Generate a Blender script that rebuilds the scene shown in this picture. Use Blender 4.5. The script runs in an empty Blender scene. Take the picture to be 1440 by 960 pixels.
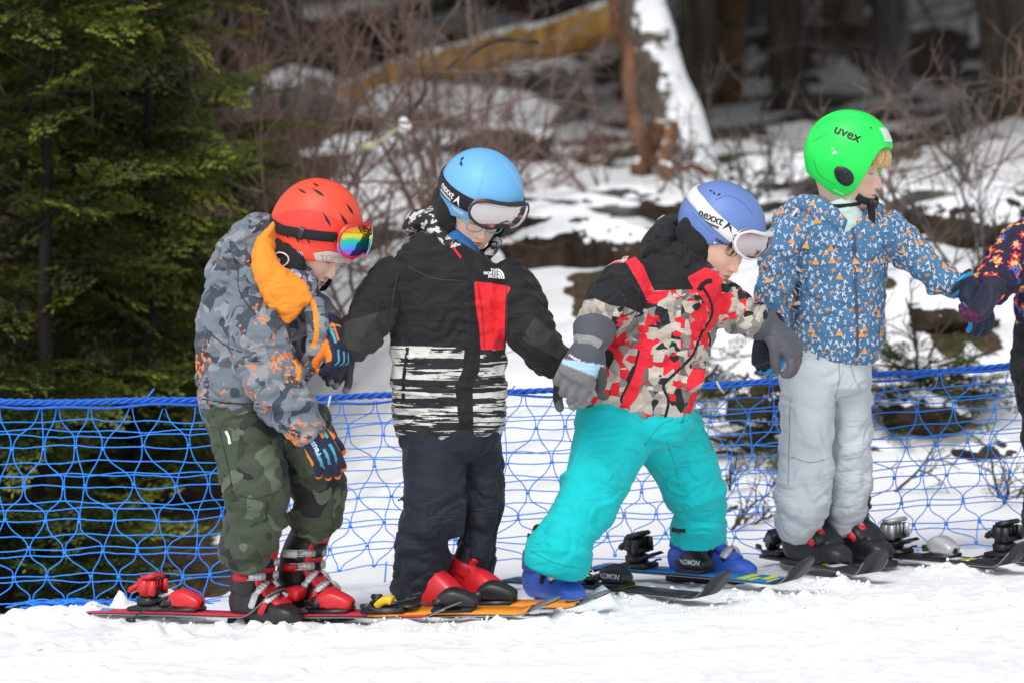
import bpy, bmesh, math, random
import numpy as np
from mathutils import Vector, Matrix
from mathutils.bvhtree import BVHTree

# ------------------------------------------------------------------ camera, light, exposure
SC = bpy.context.scene
COL = SC.collection
CAM_Y, CAM_H, FPX = -11.0, 1.15, 6039.0
PITCH = math.atan(243.0 / FPX)
cam = bpy.data.cameras.new('camera')
cam_o = bpy.data.objects.new('camera', cam)
COL.objects.link(cam_o)
cam.sensor_width = 36.0
cam.lens = 36.0 * FPX / 1440.0
cam.clip_end = 500
cam_o.location = (0, CAM_Y, CAM_H)
cam_o.rotation_euler = (math.pi / 2 - PITCH, 0, 0)
cam.dof.use_dof = True
cam.dof.focus_distance = 11.1
cam.dof.aperture_fstop = 4.0
SC.camera = cam_o

world = bpy.data.worlds.new('World')
SC.world = world
world.use_nodes = True
wn = world.node_tree
bg = wn.nodes['Background']
sky = wn.nodes.new('ShaderNodeTexSky')
sky.sky_type = 'NISHITA'
sky.sun_disc = False
SUN_EL, SUN_AZ = math.radians(52), math.radians(205)
sky.sun_elevation = SUN_EL
sky.sun_rotation = SUN_AZ
hs = wn.nodes.new('ShaderNodeHueSaturation')
hs.inputs['Saturation'].default_value = 0.22      # overcast: the blue is mostly hidden by cloud
wn.links.new(sky.outputs[0], hs.inputs['Color'])
wn.links.new(hs.outputs[0], bg.inputs['Color'])
bg.inputs['Strength'].default_value = 0.15
sun = bpy.data.lights.new('sun', 'SUN')
sun.energy = 1.3
sun.angle = math.radians(24)
sun.color = (1.0, 0.97, 0.93)
sun_o = bpy.data.objects.new('sun', sun)
COL.objects.link(sun_o)
sd = Vector((math.sin(SUN_AZ) * math.cos(SUN_EL), math.cos(SUN_AZ) * math.cos(SUN_EL), math.sin(SUN_EL)))
sun_o.rotation_euler = sd.to_track_quat('Z', 'Y').to_euler()
SC.view_settings.view_transform = 'Standard'
SC.view_settings.look = 'None'
SC.view_settings.exposure = 0.45
SC.view_settings.gamma = 1.0
SC.render.engine = 'CYCLES'
SC.cycles.use_denoising = True
SC.cycles.max_bounces = 6
SC.cycles.diffuse_bounces = 3

rng = np.random.default_rng(7)
random.seed(7)

# ------------------------------------------------------------------ small maths
FW = np.array([0, math.cos(PITCH), -math.sin(PITCH)])
UPV = np.array([0, math.sin(PITCH), math.cos(PITCH)])


def P(px, py, Y):
    """Where the ray of a photograph pixel meets the plane y = Y (a measuring aid while building)."""
    d = np.array([(px - 720) / FPX, 0, 0]) + UPV * ((480 - py) / FPX) + FW
    t = (Y - CAM_Y) / d[1]
    return np.array([0, CAM_Y, CAM_H]) + d * t


def mpp(Y):
    return (Y - CAM_Y) / FPX


def unit(v):
    v = np.asarray(v, float)
    return v / (np.linalg.norm(v) + 1e-12)


def hash3(i, j, k, seed):
    h = (i * 374761393 + j * 668265263 + k * 2147483647 + seed * 1274126177) & 0xFFFFFFFF
    h = ((h ^ (h >> 13)) * 1274126177) & 0xFFFFFFFF
    h = (h ^ (h >> 16)) & 0xFFFFFFFF
    return h.astype(np.float64) / 0xFFFFFFFF * 2 - 1


def noise(p, seed=0):
    """Smooth value noise, -1..1, of an (n,3) array."""
    p = np.asarray(p, float)
    i = np.floor(p).astype(np.int64)
    f = p - i
    f = f * f * f * (f * (f * 6 - 15) + 10)
    r = 0
    for dx in (0, 1):
        wx = f[:, 0] if dx else 1 - f[:, 0]
        for dy in (0, 1):
            wy = f[:, 1] if dy else 1 - f[:, 1]
            for dz in (0, 1):
                wz = f[:, 2] if dz else 1 - f[:, 2]
                r = r + wx * wy * wz * hash3(i[:, 0] + dx, i[:, 1] + dy, i[:, 2] + dz, seed)
    return r


def fbm(p, seed=0, n=3):
    r, a, t = 0, 1, 0
    for k in range(n):
        r = r + a * noise(np.asarray(p) * (2.03 ** k), seed + k)
        t += a
        a *= 0.5
    return r / t


def sstep(a, b, x):
    t = np.clip((x - a) / (b - a), 0, 1)
    return t * t * (3 - 2 * t)


def catmull(K, m):
    K = np.asarray(K, float)
    n = len(K)
    if n == 2:
        t = np.linspace(0, 1, m)[:, None]
        return K[0] * (1 - t) + K[1] * t
    E = np.vstack([2 * K[0] - K[1], K, 2 * K[-1] - K[-2]])
    u = np.linspace(0, n - 1 - 1e-9, m)
    i = u.astype(int)
    t = (u - i)[:, None]
    a, b, c, d = E[i], E[i + 1], E[i + 2], E[i + 3]
    return 0.5 * (2 * b + (c - a) * t + (2 * a - 5 * b + 4 * c - d) * t * t + (3 * b - a - 3 * c + d) * t ** 3)


# ------------------------------------------------------------------ things and parts
def thing(name, label, cat, loc=(0, 0, 0), group=None):
    o = bpy.data.objects.new(name, None)
    COL.objects.link(o)
    o.location = loc
    o.empty_display_size = 0.05
    o['label'] = label
    o['category'] = cat
    if group:
        o['group'] = group
    return o


def tag(o, label, cat, group=None):
    o['label'] = label
    o['category'] = cat
    if group:
        o['group'] = group
    return o


def root_loc(o):
    v = np.zeros(3)
    while o is not None:
        v = v + np.array(o.location)
        o = o.parent
    return v


def to_mesh(name, V, F):
    me = bpy.data.meshes.new(name)
    V = np.asarray(V, np.float64)
    if isinstance(F, np.ndarray):
        k = F.shape[1]
        me.vertices.add(len(V))
        me.vertices.foreach_set('co', V.astype(np.float32).ravel())
        me.loops.add(F.size)
        me.loops.foreach_set('vertex_index', F.astype(np.int32).ravel())
        me.polygons.add(len(F))
        me.polygons.foreach_set('loop_start', (np.arange(len(F)) * k).astype(np.int32))
        me.polygons.foreach_set('loop_total', np.full(len(F), k, np.int32))
        me.update(calc_edges=True)
    else:
        me.from_pydata([tuple(v) for v in V], [], [tuple(int(q) for q in f) for f in F])
        me.update()
    return me


def obj(name, V, F, mat, parent=None, smooth=True, attrs=None, label=None):
    """One mesh object from world-space vertices."""
    V = np.asarray(V, float)
    off = root_loc(parent) if parent is not None else np.zeros(3)
    me = to_mesh(name, V - off, F)
    if smooth:
        me.polygons.foreach_set('use_smooth', np.ones(len(me.polygons), bool))
    for k, a in (attrs or {}).items():
        a = np.asarray(a, np.float32)
        if a.ndim == 1:
            at = me.attributes.new(k, 'FLOAT', 'POINT')
            at.data.foreach_set('value', a)
        else:
            at = me.attributes.new(k, 'FLOAT_COLOR', 'POINT')
            at.data.foreach_set('color', np.hstack([a[:, :3], np.ones((len(a), 1), np.float32)]).ravel())
    mats = mat if isinstance(mat, (list, tuple)) else [mat]
    for m in mats:
        me.materials.append(m)
    o = bpy.data.objects.new(name, me)
    COL.objects.link(o)
    if parent is not None:
        o.parent = parent
    if label:
        o['label'] = label
    return o


def join(parts):
    Vs, Fs, n = [], [], 0
    quads = all(isinstance(f, np.ndarray) and f.shape[1] == 4 for _, f in parts)
    for V, F in parts:
        Vs.append(np.asarray(V, float))
        if quads:
            Fs.append(F + n)
        else:
            Fs.extend([[int(i) + n for i in f] for f in F])
        n += len(V)
    return np.vstack(Vs), (np.vstack(Fs) if quads else Fs)


def loft3(C, A, B, n=24, hint=(0, 1, 0), sup=2.0, cap=0.35, fold=None, seed=0, lam=0.04, S_fixed=None):
    """Tube through centres C with half-widths A (across hint) and B (along hint), closed rounded ends; all quads."""
    C = np.asarray(C, float)
    m = len(C)
    A = np.broadcast_to(np.asarray(A, float), (m,)).copy()
    B = np.broadcast_to(np.asarray(B, float), (m,)).copy()
    T = np.gradient(C, axis=0)
    T /= np.linalg.norm(T, axis=1)[:, None] + 1e-12
    h = np.asarray(hint, float)
    S = np.cross(T, h)
    S /= np.linalg.norm(S, axis=1)[:, None] + 1e-9
    D = np.cross(S, T)
    v = np.linspace(0, 2 * np.pi, n, endpoint=False)
    cv, sv = np.cos(v), np.sin(v)
    e = 2.0 / sup
    cs = np.sign(cv) * np.abs(cv) ** e
    ss = np.sign(sv) * np.abs(sv) ** e
    arc = np.concatenate([[0], np.cumsum(np.linalg.norm(np.diff(C, axis=0), axis=1))])
    add = np.zeros((m, n))
    if fold is not None:
        fold = np.broadcast_to(np.asarray(fold, float), (m,))
        q = np.stack([np.repeat(arc[:, None] / lam, n, 1) + 0.55 * np.cos(v + seed)[None, :],
                      np.repeat(0.9 * cv[None, :], m, 0), np.repeat(0.9 * sv[None, :], m, 0)], -1).reshape(-1, 3)
        f1 = np.abs(noise(q, seed)) * 2.6 - 0.75
        f2 = noise(q * np.array([2.1, 1.7, 1.7]), seed + 5) * 0.35
        add = (f1 + f2).reshape(m, n) * fold[:, None]
    R = (C[:, None, :] + S[:, None, :] * ((A[:, None] + add) * cs[None, :])[..., None]
         + D[:, None, :] * ((B[:, None] + add) * ss[None, :])[..., None])
    rings = [R[i] for i in range(m)]
    if cap > 0:
        for end, sgn in ((0, -1), (m - 1, 1)):
            k = rings[0] if sgn < 0 else rings[-1]
            r = min(A[end], B[end])
            steps = [(0.75, 0.66 * cap), (0.4, 0.92 * cap), (0.03, cap)]
            new = [C[end] + (k - C[end]) * s + T[end] * sgn * r * d for s, d in steps]
            rings = (new[::-1] + rings) if sgn < 0 else (rings + new)
    else:
        for end, sgn in ((0, -1), (m - 1, 1)):
            k = rings[0] if sgn < 0 else rings[-1]
            new = [C[end] + (k - C[end]) * 0.03]
            rings = (new + rings) if sgn < 0 else (rings + new)
    M = len(rings)
    V = np.vstack(rings)
    i = np.arange(M - 1)[:, None] * n
    j = np.arange(n)[None, :]
    F = np.stack([i + j, i + (j + 1) % n, i + n + (j + 1) % n, i + n + j], -1).reshape(-1, 4)
    # n-gon ends fanned as quads
    ends = []
    for base in (0, (M - 1) * n):
        for q in range(1, n - 2, 2):
            f = [base, base + q, base + q + 1, base + q + 2]
            ends.append(f if base else f[::-1])
    F = np.vstack([F[:, ::-1], np.array(ends)[:, ::-1]])
    return V, F


def loft(secs, n=36, step=0.006, sup=2.2, cap=0.35, seed=0, lam=0.04, hint=(0, 1, 0)):
    """secs: rows (px, py, Y, half width px, half depth px[, fold px])."""
    secs = [tuple(s) + (0,) * (6 - len(s)) for s in secs]
    K = []
    for (px, py, Y, a, b, f) in secs:
        s = mpp(Y)
        K.append(np.concatenate([P(px, py, Y), [a * s, b * s, f * s]]))
    K = np.array(K)
    L = np.linalg.norm(np.diff(K[:, :3], axis=0), axis=1).sum()
    m = max(6, int(L / step))
    Q = catmull(K, m)
    return loft3(Q[:, :3], np.maximum(Q[:, 3], 0.002), np.maximum(Q[:, 4], 0.002), n, hint, sup, cap,
                 Q[:, 5], seed, lam)


def union(parts, voxel=0.004, smooth=2):
    """Overlapping closed shapes grown into one continuous surface."""
    V, F = join(parts)
    me = to_mesh('tmp', V, F)
    o = bpy.data.objects.new('tmp', me)
    COL.objects.link(o)
    md = o.modifiers.new('r', 'REMESH')
    md.mode = 'VOXEL'
    md.voxel_size = voxel
    dg = bpy.context.evaluated_depsgraph_get()
    ev = o.evaluated_get(dg)
    m2 = ev.to_mesh()
    n = len(m2.vertices)
    V = np.empty(n * 3, np.float32)
    m2.vertices.foreach_get('co', V)
    F = np.empty(len(m2.loops), np.int32)
    m2.loops.foreach_get('vertex_index', F)
    V = V.reshape(-1, 3).astype(float)
    F = F.reshape(-1, 4)
    ev.to_mesh_clear()
    bpy.data.objects.remove(o)
    bpy.data.meshes.remove(me)
    V = relax(V, F, smooth)
    return V, F


def relax(V, F, it, k=0.5):
    for _ in range(it):
        acc = np.zeros_like(V)
        cnt = np.zeros(len(V))
        for a in range(4):
            b = (a + 1) % 4
            for c in range(3):
                acc[:, c] += np.bincount(F[:, a], V[F[:, b], c], len(V)) + np.bincount(F[:, b], V[F[:, a], c], len(V))
            cnt += np.bincount(F[:, a], minlength=len(V)) + np.bincount(F[:, b], minlength=len(V))
        V = V * (1 - k) + k * acc / np.maximum(cnt, 1)[:, None]
    return V


def normals(V, F):
    a, b, c, d = (V[F[:, i]] for i in range(4))
    n = np.cross(c - a, d - b)
    N = np.zeros_like(V)
    for i in range(4):
        for c in range(3):
            N[:, c] += np.bincount(F[:, i], n[:, c], len(V))
    return N / (np.linalg.norm(N, axis=1)[:, None] + 1e-12)


def bvh(V, F):
    return BVHTree.FromPolygons([tuple(v) for v in V], [tuple(int(i) for i in f) for f in F])


def boxm(c, s, R=np.eye(3), bev=0.15):
    """Bevelled box: centre, full sizes, rotation columns; all quads (a lofted superellipse)."""
    c = np.asarray(c, float)
    R = np.asarray(R, float)
    bm = bmesh.new()
    bmesh.ops.create_cube(bm, size=1)
    for v in bm.verts:
        v.co = Vector((v.co.x * s[0], v.co.y * s[1], v.co.z * s[2]))
    if bev > 0:
        bmesh.ops.bevel(bm, geom=list(bm.edges), offset=min(s) * bev, segments=2, affect='EDGES')
    V = np.array([v.co[:] for v in bm.verts])
    bm.verts.index_update()
    F = [[v.index for v in f.verts] for f in bm.faces]
    bm.free()
    return V @ R.T + c, F


def tube(pts, r, n=8, step=None, taper=None, cap=0.5):
    pts = np.asarray(pts, float)
    L = np.linalg.norm(np.diff(pts, axis=0), axis=1).sum()
    m = max(len(pts), int(L / step)) if step else len(pts)
    C = catmull(pts, m) if len(pts) > 2 or step else pts
    rr = np.interp(np.linspace(0, 1, len(C)), np.linspace(0, 1, len(np.atleast_1d(r))), np.atleast_1d(r))
    d = C[-1] - C[0]
    h = np.array([0, 1, 0.]) if abs(unit(d)[1]) < 0.9 else np.array([1., 0, 0])
    return loft3(C, rr, rr, n, h, 2.0, cap)


# ------------------------------------------------------------------ materials
def mat(name, col, rough=0.6, spec=0.35, metal=0.0, var=0.08, vscale=9.0, bump=0.0, bscale=900.0, coat=0.0,
        sheen=0.0, sss=0.0, bump2=0.0, b2scale=60.0):
    m = bpy.data.materials.new(name)
    m.use_nodes = True
    nt = m.node_tree
    b = nt.nodes['Principled BSDF']
    b.inputs['Roughness'].default_value = rough
    b.inputs['Specular IOR Level'].default_value = spec
    b.inputs['Metallic'].default_value = metal
    b.inputs['Coat Weight'].default_value = coat
    b.inputs['Sheen Weight'].default_value = sheen
    if sss:
        b.inputs['Subsurface Weight'].default_value = sss
        b.inputs['Subsurface Radius'].default_value = (0.012, 0.005, 0.003)
        b.inputs['Subsurface Scale'].default_value = 0.6
    tc = nt.nodes.new('ShaderNodeTexCoord')
    nz = nt.nodes.new('ShaderNodeTexNoise')
    nz.inputs['Scale'].default_value = vscale
    nz.inputs['Detail'].default_value = 5
    nt.links.new(tc.outputs['Object'], nz.inputs['Vector'])
    hsv = nt.nodes.new('ShaderNodeHueSaturation')
    mr = nt.nodes.new('ShaderNodeMapRange')
    mr.inputs['From Min'].default_value = 0.25
    mr.inputs['From Max'].default_value = 0.75
    mr.inputs['To Min'].default_value = 1 - var
    mr.inputs['To Max'].default_value = 1 + var
    nt.links.new(nz.outputs['Fac'], mr.inputs['Value'])
    nt.links.new(mr.outputs[0], hsv.inputs['Value'])
    if isinstance(col, str):
        at = nt.nodes.new('ShaderNodeAttribute')
        at.attribute_name = col
        nt.links.new(at.outputs['Color'], hsv.inputs['Color'])
    else:
        hsv.inputs['Color'].default_value = (*col, 1)
    nt.links.new(hsv.outputs[0], b.inputs['Base Color'])
    last = None
    for st, sc in ((bump, bscale), (bump2, b2scale)):
        if st:
            nb = nt.nodes.new('ShaderNodeTexNoise')
            nb.inputs['Scale'].default_value = sc
            nb.inputs['Detail'].default_value = 3
            nt.links.new(tc.outputs['Object'], nb.inputs['Vector'])
            bp = nt.nodes.new('ShaderNodeBump')
            bp.inputs['Strength'].default_value = st
            bp.inputs['Distance'].default_value = 0.6 / sc
            nt.links.new(nb.outputs['Fac'], bp.inputs['Height'])
            if last:
                nt.links.new(last.outputs[0], bp.inputs['Normal'])
            last = bp
    if last:
        nt.links.new(last.outputs[0], b.inputs['Normal'])
    m['hsv'] = hsv.name
    return m


def fabric(name, col, **k):
    d = dict(rough=0.72, spec=0.25, var=0.06, vscale=14, bump=0.35, bscale=1400, sheen=0.08, bump2=0.25, b2scale=75)
    crease = k.pop('crease', 0.55)
    d.update(k)
    m = mat(name, col, **d)
    if crease:
        # small sharp creases, gathered in some places and absent in others
        nt = m.node_tree
        b = nt.nodes['Principled BSDF']
        old = b.inputs['Normal'].links[0].from_socket if b.inputs['Normal'].links else None
        f = noisen(nt, objvec(nt, (6.5, 6.5, 17), (1, 2, 3), (.25, .35, .2)), 1.0, 2.5, .55, 1.1)
        a = mathn(nt, 'ABSOLUTE', mathn(nt, 'SUBTRACT', f, .5))
        a = mathn(nt, 'MINIMUM', mathn(nt, 'MULTIPLY', a, 9.0), 1.0)
        g = noisen(nt, objvec(nt, (5, 5, 6), (4, 4, 4)), 1.0, 1.5)
        mr = N(nt, 'MapRange')
        mr.inputs['From Min'].default_value = .46
        mr.inputs['From Max'].default_value = .62
        nt.links.new(g, mr.inputs['Value'])
        h = mathn(nt, 'MULTIPLY', mathn(nt, 'SUBTRACT', a, 1.0), mr.outputs[0])
        bp = N(nt, 'Bump')
        bp.inputs['Strength'].default_value = crease
        bp.inputs['Distance'].default_value = .0042
        nt.links.new(h, bp.inputs['Height'])
        if old:
            nt.links.new(old, bp.inputs['Normal'])
        nt.links.new(bp.outputs[0], b.inputs['Normal'])
    return m


def nodes_of(m):
    nt = m.node_tree
    return nt, nt.nodes[m['hsv']], nt.nodes['Principled BSDF']


def N(nt, kind, **k):
    n = nt.nodes.new('ShaderNode' + kind)
    for a, v in k.items():
        if a.startswith('i_'):
            key = a[2:]
            n.inputs[int(key) if key.isdigit() else key].default_value = v
        else:
            setattr(n, a, v)
    return n


def mixc(nt, fac, a, b):
    """colour a where fac is 0, b where 1; each a tuple or a socket"""
    n = nt.nodes.new('ShaderNodeMix')
    n.data_type = 'RGBA'
    ins = [n.inputs[0], n.inputs[6], n.inputs[7]]
    for s, v in zip(ins, (fac, a, b)):
        if isinstance(v, (int, float)):
            s.default_value = v
        elif isinstance(v, tuple):
            s.default_value = (*v, 1)
        else:
            nt.links.new(v, s)
    return n.outputs[2]


def mathn(nt, op, a, b=0.0):
    n = nt.nodes.new('ShaderNodeMath')
    n.operation = op
    for s, v in zip(n.inputs, (a, b)):
        if isinstance(v, (int, float)):
            s.default_value = v
        else:
            nt.links.new(v, s)
    return n.outputs[0]


def objvec(nt, scale=(1, 1, 1), loc=(0, 0, 0), rot=(0, 0, 0)):
    tc = N(nt, 'TexCoord')
    mp = N(nt, 'Mapping')
    mp.inputs['Scale'].default_value = scale
    mp.inputs['Location'].default_value = loc
    mp.inputs['Rotation'].default_value = rot
    nt.links.new(tc.outputs['Object'], mp.inputs['Vector'])
    return mp.outputs[0]


def noisen(nt, vec, scale, detail=2, rough=0.5, dist=0.0):
    n = N(nt, 'TexNoise')
    n.inputs['Scale'].default_value = scale
    n.inputs['Detail'].default_value = detail
    n.inputs['Roughness'].default_value = rough
    n.inputs['Distortion'].default_value = dist
    nt.links.new(vec, n.inputs['Vector'])
    return n.outputs['Fac']


def attrn(nt, name):
    return N(nt, 'Attribute', attribute_name=name).outputs['Fac']


# ------------------------------------------------------------------ prints and seams lying on a surface
def text2d(body, bold=0.0, size=1.0, shear=0.0, fine=0.12, align='LEFT', space=1.0):
    cu = bpy.data.curves.new('t', 'FONT')
    cu.body = body
    cu.size = size
    cu.offset = bold
    cu.shear = shear
    cu.space_character = space
    cu.resolution_u = 3
    cu.align_x = align
    cu.fill_mode = 'FRONT'
    o = bpy.data.objects.new('t', cu)
    COL.objects.link(o)
    dg = bpy.context.evaluated_depsgraph_get()
    me = bpy.data.meshes.new_from_object(o.evaluated_get(dg))
    bm = bmesh.new()
    bm.from_mesh(me)
    bmesh.ops.remove_doubles(bm, verts=list(bm.verts), dist=1e-4)
    V, F = tess(bm, fine)
    bpy.data.objects.remove(o)
    bpy.data.curves.remove(cu)
    bpy.data.meshes.remove(me)
    return V, F


def tess(bm, fine):
    bmesh.ops.triangulate(bm, faces=list(bm.faces))
    for _ in range(4):
        long = [e for e in bm.edges if e.calc_length() > fine]
        if not long:
            break
        bmesh.ops.subdivide_edges(bm, edges=long, cuts=1)
        bmesh.ops.triangulate(bm, faces=list(bm.faces))
    bm.verts.index_update()
    V = np.array([v.co[:2] for v in bm.verts])
    F = [[v.index for v in f.verts] for f in bm.faces]
    bm.free()
    return V, F


def poly2d(pts, fine=0.2):
    bm = bmesh.new()
    bm.faces.new([bm.verts.new((p[0], p[1], 0)) for p in pts])
    return tess(bm, fine)


def join2d(L):
    Vs, Fs, n = [], [], 0
    for V, F in L:
        Vs.append(V)
        Fs += [[i + n for i in f] for f in F]
        n += len(V)
    return np.vstack(Vs), Fs


def press(tree, Q, d, off=0.0012, back=0.25):
    """Drop each 3-D point Q along direction d onto the surface; returns points lifted off it."""
    out = np.empty_like(Q)
    d = Vector(unit(d))
    for i, q in enumerate(Q):
        h, n, _, _ = tree.ray_cast(Vector(q) - d * back, d, back * 2)
        if h is None:
            h, n, _, _ = tree.find_nearest(Vector(q))
            if h is None:
                out[i] = q
                continue
        if n.dot(d) > 0:
            n = -n
        out[i] = np.array(h) + np.array(n) * off
    return out


def decal(tree, V2, F2, o, u, v, size, d=None, off=0.0012, back=0.25):
    """2-D shape laid on a surface at o, with axes u, v, pressed along d."""
    u, v = unit(u), unit(v)
    Q = np.asarray(o) + (V2[:, :1] * u + V2[:, 1:2] * v) * size
    d = -np.cross(u, v) if d is None else d
    return press(tree, Q, d, off, back), F2


def decal_px(tree, pts, Y, off=0.0015, fine=7.0, back=0.4):
    """Polygon given in photograph pixels laid on a garment."""
    V2, F2 = poly2d(pts, fine)
    Q = np.array([P(x, y, Y) for x, y in V2])
    return press(tree, Q, FW, off, back), F2


def strip_px(tree, line, w, Y, off=0.002, back=0.4, step=5.0):
    """A seam or zip: a strip w px wide along a pixel polyline, laid on a garment."""
    line = np.asarray(line, float)
    L = np.linalg.norm(np.diff(line, axis=0), axis=1).sum()
    C = catmull(line, max(3, int(L / step)))
    T = np.gradient(C, axis=0)
    T /= np.linalg.norm(T, axis=1)[:, None] + 1e-9
    Nn = np.stack([-T[:, 1], T[:, 0]], 1)
    rows = [C + Nn * w * k for k in (-0.5, -0.2, 0.2, 0.5)]
    lift = [off * 0.2, off, off, off * 0.2]
    V = []
    for r, l in zip(rows, lift):
        V.append(press(tree, np.array([P(x, y, Y) for x, y in r]), FW, l, back))
    V = np.vstack(V)
    m = len(C)
    F = [[k * m + i, k * m + i + 1, (k + 1) * m + i + 1, (k + 1) * m + i] for k in range(3) for i in range(m - 1)]
    return V, F


def sdpoly(pts, poly):
    """Signed distance (positive inside) of 2-D points to a polygon."""
    pts = np.asarray(pts, float)
    poly = np.asarray(poly, float)
    n = len(poly)
    d2 = np.full(len(pts), 1e18)
    inside = np.zeros(len(pts), bool)
    for i in range(n):
        a, b = poly[i], poly[(i + 1) % n]
        e = b - a
        w = pts - a
        t = np.clip((w @ e) / (e @ e + 1e-12), 0, 1)
        q = w - t[:, None] * e
        d2 = np.minimum(d2, (q ** 2).sum(1))
        c = (a[1] > pts[:, 1]) != (b[1] > pts[:, 1])
        xx = a[0] + (pts[:, 1] - a[1]) / (b[1] - a[1] + 1e-12) * e[0]
        inside ^= c & (pts[:, 0] < xx)
    d = np.sqrt(d2)
    return np.where(inside, d, -d)


def to_px(V):
    """Photograph pixel of 3-D points, used to lay out garment panels while building."""
    q = np.asarray(V) - np.array([0, CAM_Y, CAM_H])
    z = q @ FW
    return np.stack([720 + FPX * q[:, 0] / z, 480 - FPX * (q @ UPV) / z], 1)
# ------------------------------------------------------------------ shared plain materials
M_BLACK = fabric('black_fabric', (0.012, 0.012, 0.014))
M_BLACKP = mat('black_plastic', (0.016, 0.016, 0.018), rough=0.42, spec=0.5, var=0.15, vscale=40, bump=0.05, bscale=300)
M_GREYP = mat('grey_plastic', (0.17, 0.17, 0.18), rough=0.4, spec=0.5, var=0.12, vscale=40)
M_SILVER = mat('buckle_metal', (0.68, 0.68, 0.69), rough=0.38, metal=0.45, var=0.1, vscale=60)
M_REDP = mat('red_plastic', (0.62, 0.018, 0.028), rough=0.35, spec=0.5, var=0.08, vscale=30, bump=0.04, bscale=220)
M_YELP = mat('yellow_plastic', (0.78, 0.5, 0.02), rough=0.4, spec=0.5)
M_BLUEP = mat('blue_plastic', (0.035, 0.12, 0.58), rough=0.36, spec=0.5, var=0.08, vscale=30)
M_WHITEP = mat('white_plastic', (0.72, 0.72, 0.72), rough=0.4, spec=0.4)
M_SILVERP = mat('silver_plastic', (0.45, 0.46, 0.47), rough=0.3, spec=0.6, metal=0.3, var=0.15, vscale=50)
M_PRINT_W = mat('white_print', (0.78, 0.78, 0.79), rough=0.6)
M_PRINT_K = mat('black_print', (0.01, 0.01, 0.012), rough=0.5)
M_SKIN = mat('skin', 'Col', rough=0.48, spec=0.35, var=0.04, vscale=30, sss=0.12, bump=0.06, bscale=700)
M_LASH = mat('lash', (0.03, 0.018, 0.012), rough=0.7)


def frame(f, u=(0, 0, 1)):
    f = unit(f)
    u = np.asarray(u, float)
    u = unit(u - f * (u @ f))
    r = np.cross(f, u)
    return np.stack([r, f, u], 1)


class Head:
    def __init__(self, px, py, Y, f, u=(0, 0, 1), s=1.0, zs=1.0):
        self.c = P(px, py, Y)
        self.zs = zs
        self.R = frame(f, u)
        self.s = s

    def w(self, L):
        return np.asarray(L, float) * self.s * np.array([1, 1, self.zs]) @ self.R.T + self.c


HA, HB, HC = 0.102, 0.117, 0.110


def dome(th, ph, off=0.0, wide=1.0):
    """Point of the helmet ellipsoid: azimuth th from the brow, polar angle ph from the crown (radians)."""
    th, ph = np.broadcast_arrays(np.asarray(th, float), np.asarray(ph, float))
    lo = np.maximum(ph - np.pi / 2, 0)
    r = np.where(ph < np.pi / 2, np.sin(ph) ** 0.92, 1 - 0.42 * lo ** 1.6)
    z = np.where(ph < np.pi / 2, np.cos(ph), -np.sin(lo) * 1.02)
    V = np.stack([(HA + off) * wide * r * np.sin(th), (HB + off) * r * np.cos(th), (HC + off) * z], -1)
    return V


def grid_faces(m, n, wrap=False):
    i = np.arange(m - 1)[:, None] * n
    j = np.arange(n if wrap else n - 1)[None, :]
    return np.stack([i + j, i + (j + 1) % n, i + n + (j + 1) % n, i + n + j], -1).reshape(-1, 4)


def helmet_shell(H, table, ridge=0.0):
    n, m = 120, 44
    th = np.linspace(0, 2 * np.pi, n, endpoint=False)
    dg = np.degrees(np.minimum(th, 2 * np.pi - th))
    tx, ty = zip(*table)
    pm = np.radians(np.interp(dg, tx, ty))
    for _ in range(5):
        pm = (np.roll(pm, 1) + 2 * pm + np.roll(pm, -1)) / 4
    t = np.linspace(0.004, 1, m)
    ph = t[:, None] * pm[None, :]
    TH = np.repeat(th[None, :], m, 0)
    V = dome(TH, ph)
    if ridge:
        nv = V / np.linalg.norm(V, axis=-1, keepdims=True)
        k = np.exp(-((np.abs(V[..., 0]) - 0.042) / 0.012) ** 2) * sstep(0.0, 0.06, V[..., 2])
        V = V + nv * (k * ridge)[..., None]
    rim = dome(th, pm, 0.0025)
    inner = dome(TH, ph, -0.012)[::-1]
    layers = np.concatenate([V, dome(th, pm + 0.012, -0.001)[None], dome(th, pm + 0.012, -0.011)[None], inner], 0)
    F = grid_faces(layers.shape[0], n, True)
    return H.w(layers.reshape(-1, 3)), F[:, ::-1]


def ribbon(H, ths, phs, half, off, thick=0.002):
    """Strap on the helmet along (ths, phs); half = half height in radians of polar angle."""
    m = len(ths)
    rows = []
    for k, o in ((-1, off * 0.2), (-0.93, off + thick), (-0.3, off + thick), (0.3, off + thick), (0.93, off + thick), (1, off * 0.2)):
        rows.append(dome(ths, np.asarray(phs) + k * half, o))
    V = np.stack(rows, 0).reshape(-1, 3)
    return H.w(V), grid_faces(6, m)


def ellipsoid(c, r, n=20, m=12):
    th = np.linspace(0, 2 * np.pi, n, endpoint=False)
    ph = np.linspace(0.02, np.pi - 0.02, m)
    V = np.stack([np.outer(np.sin(ph), np.cos(th)) * r[0], np.outer(np.sin(ph), np.sin(th)) * r[1],
                  np.repeat(np.cos(ph)[:, None], n, 1) * r[2]], -1).reshape(-1, 3) + np.asarray(c)
    return V, grid_faces(m, n, True)[:, ::-1]


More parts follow.
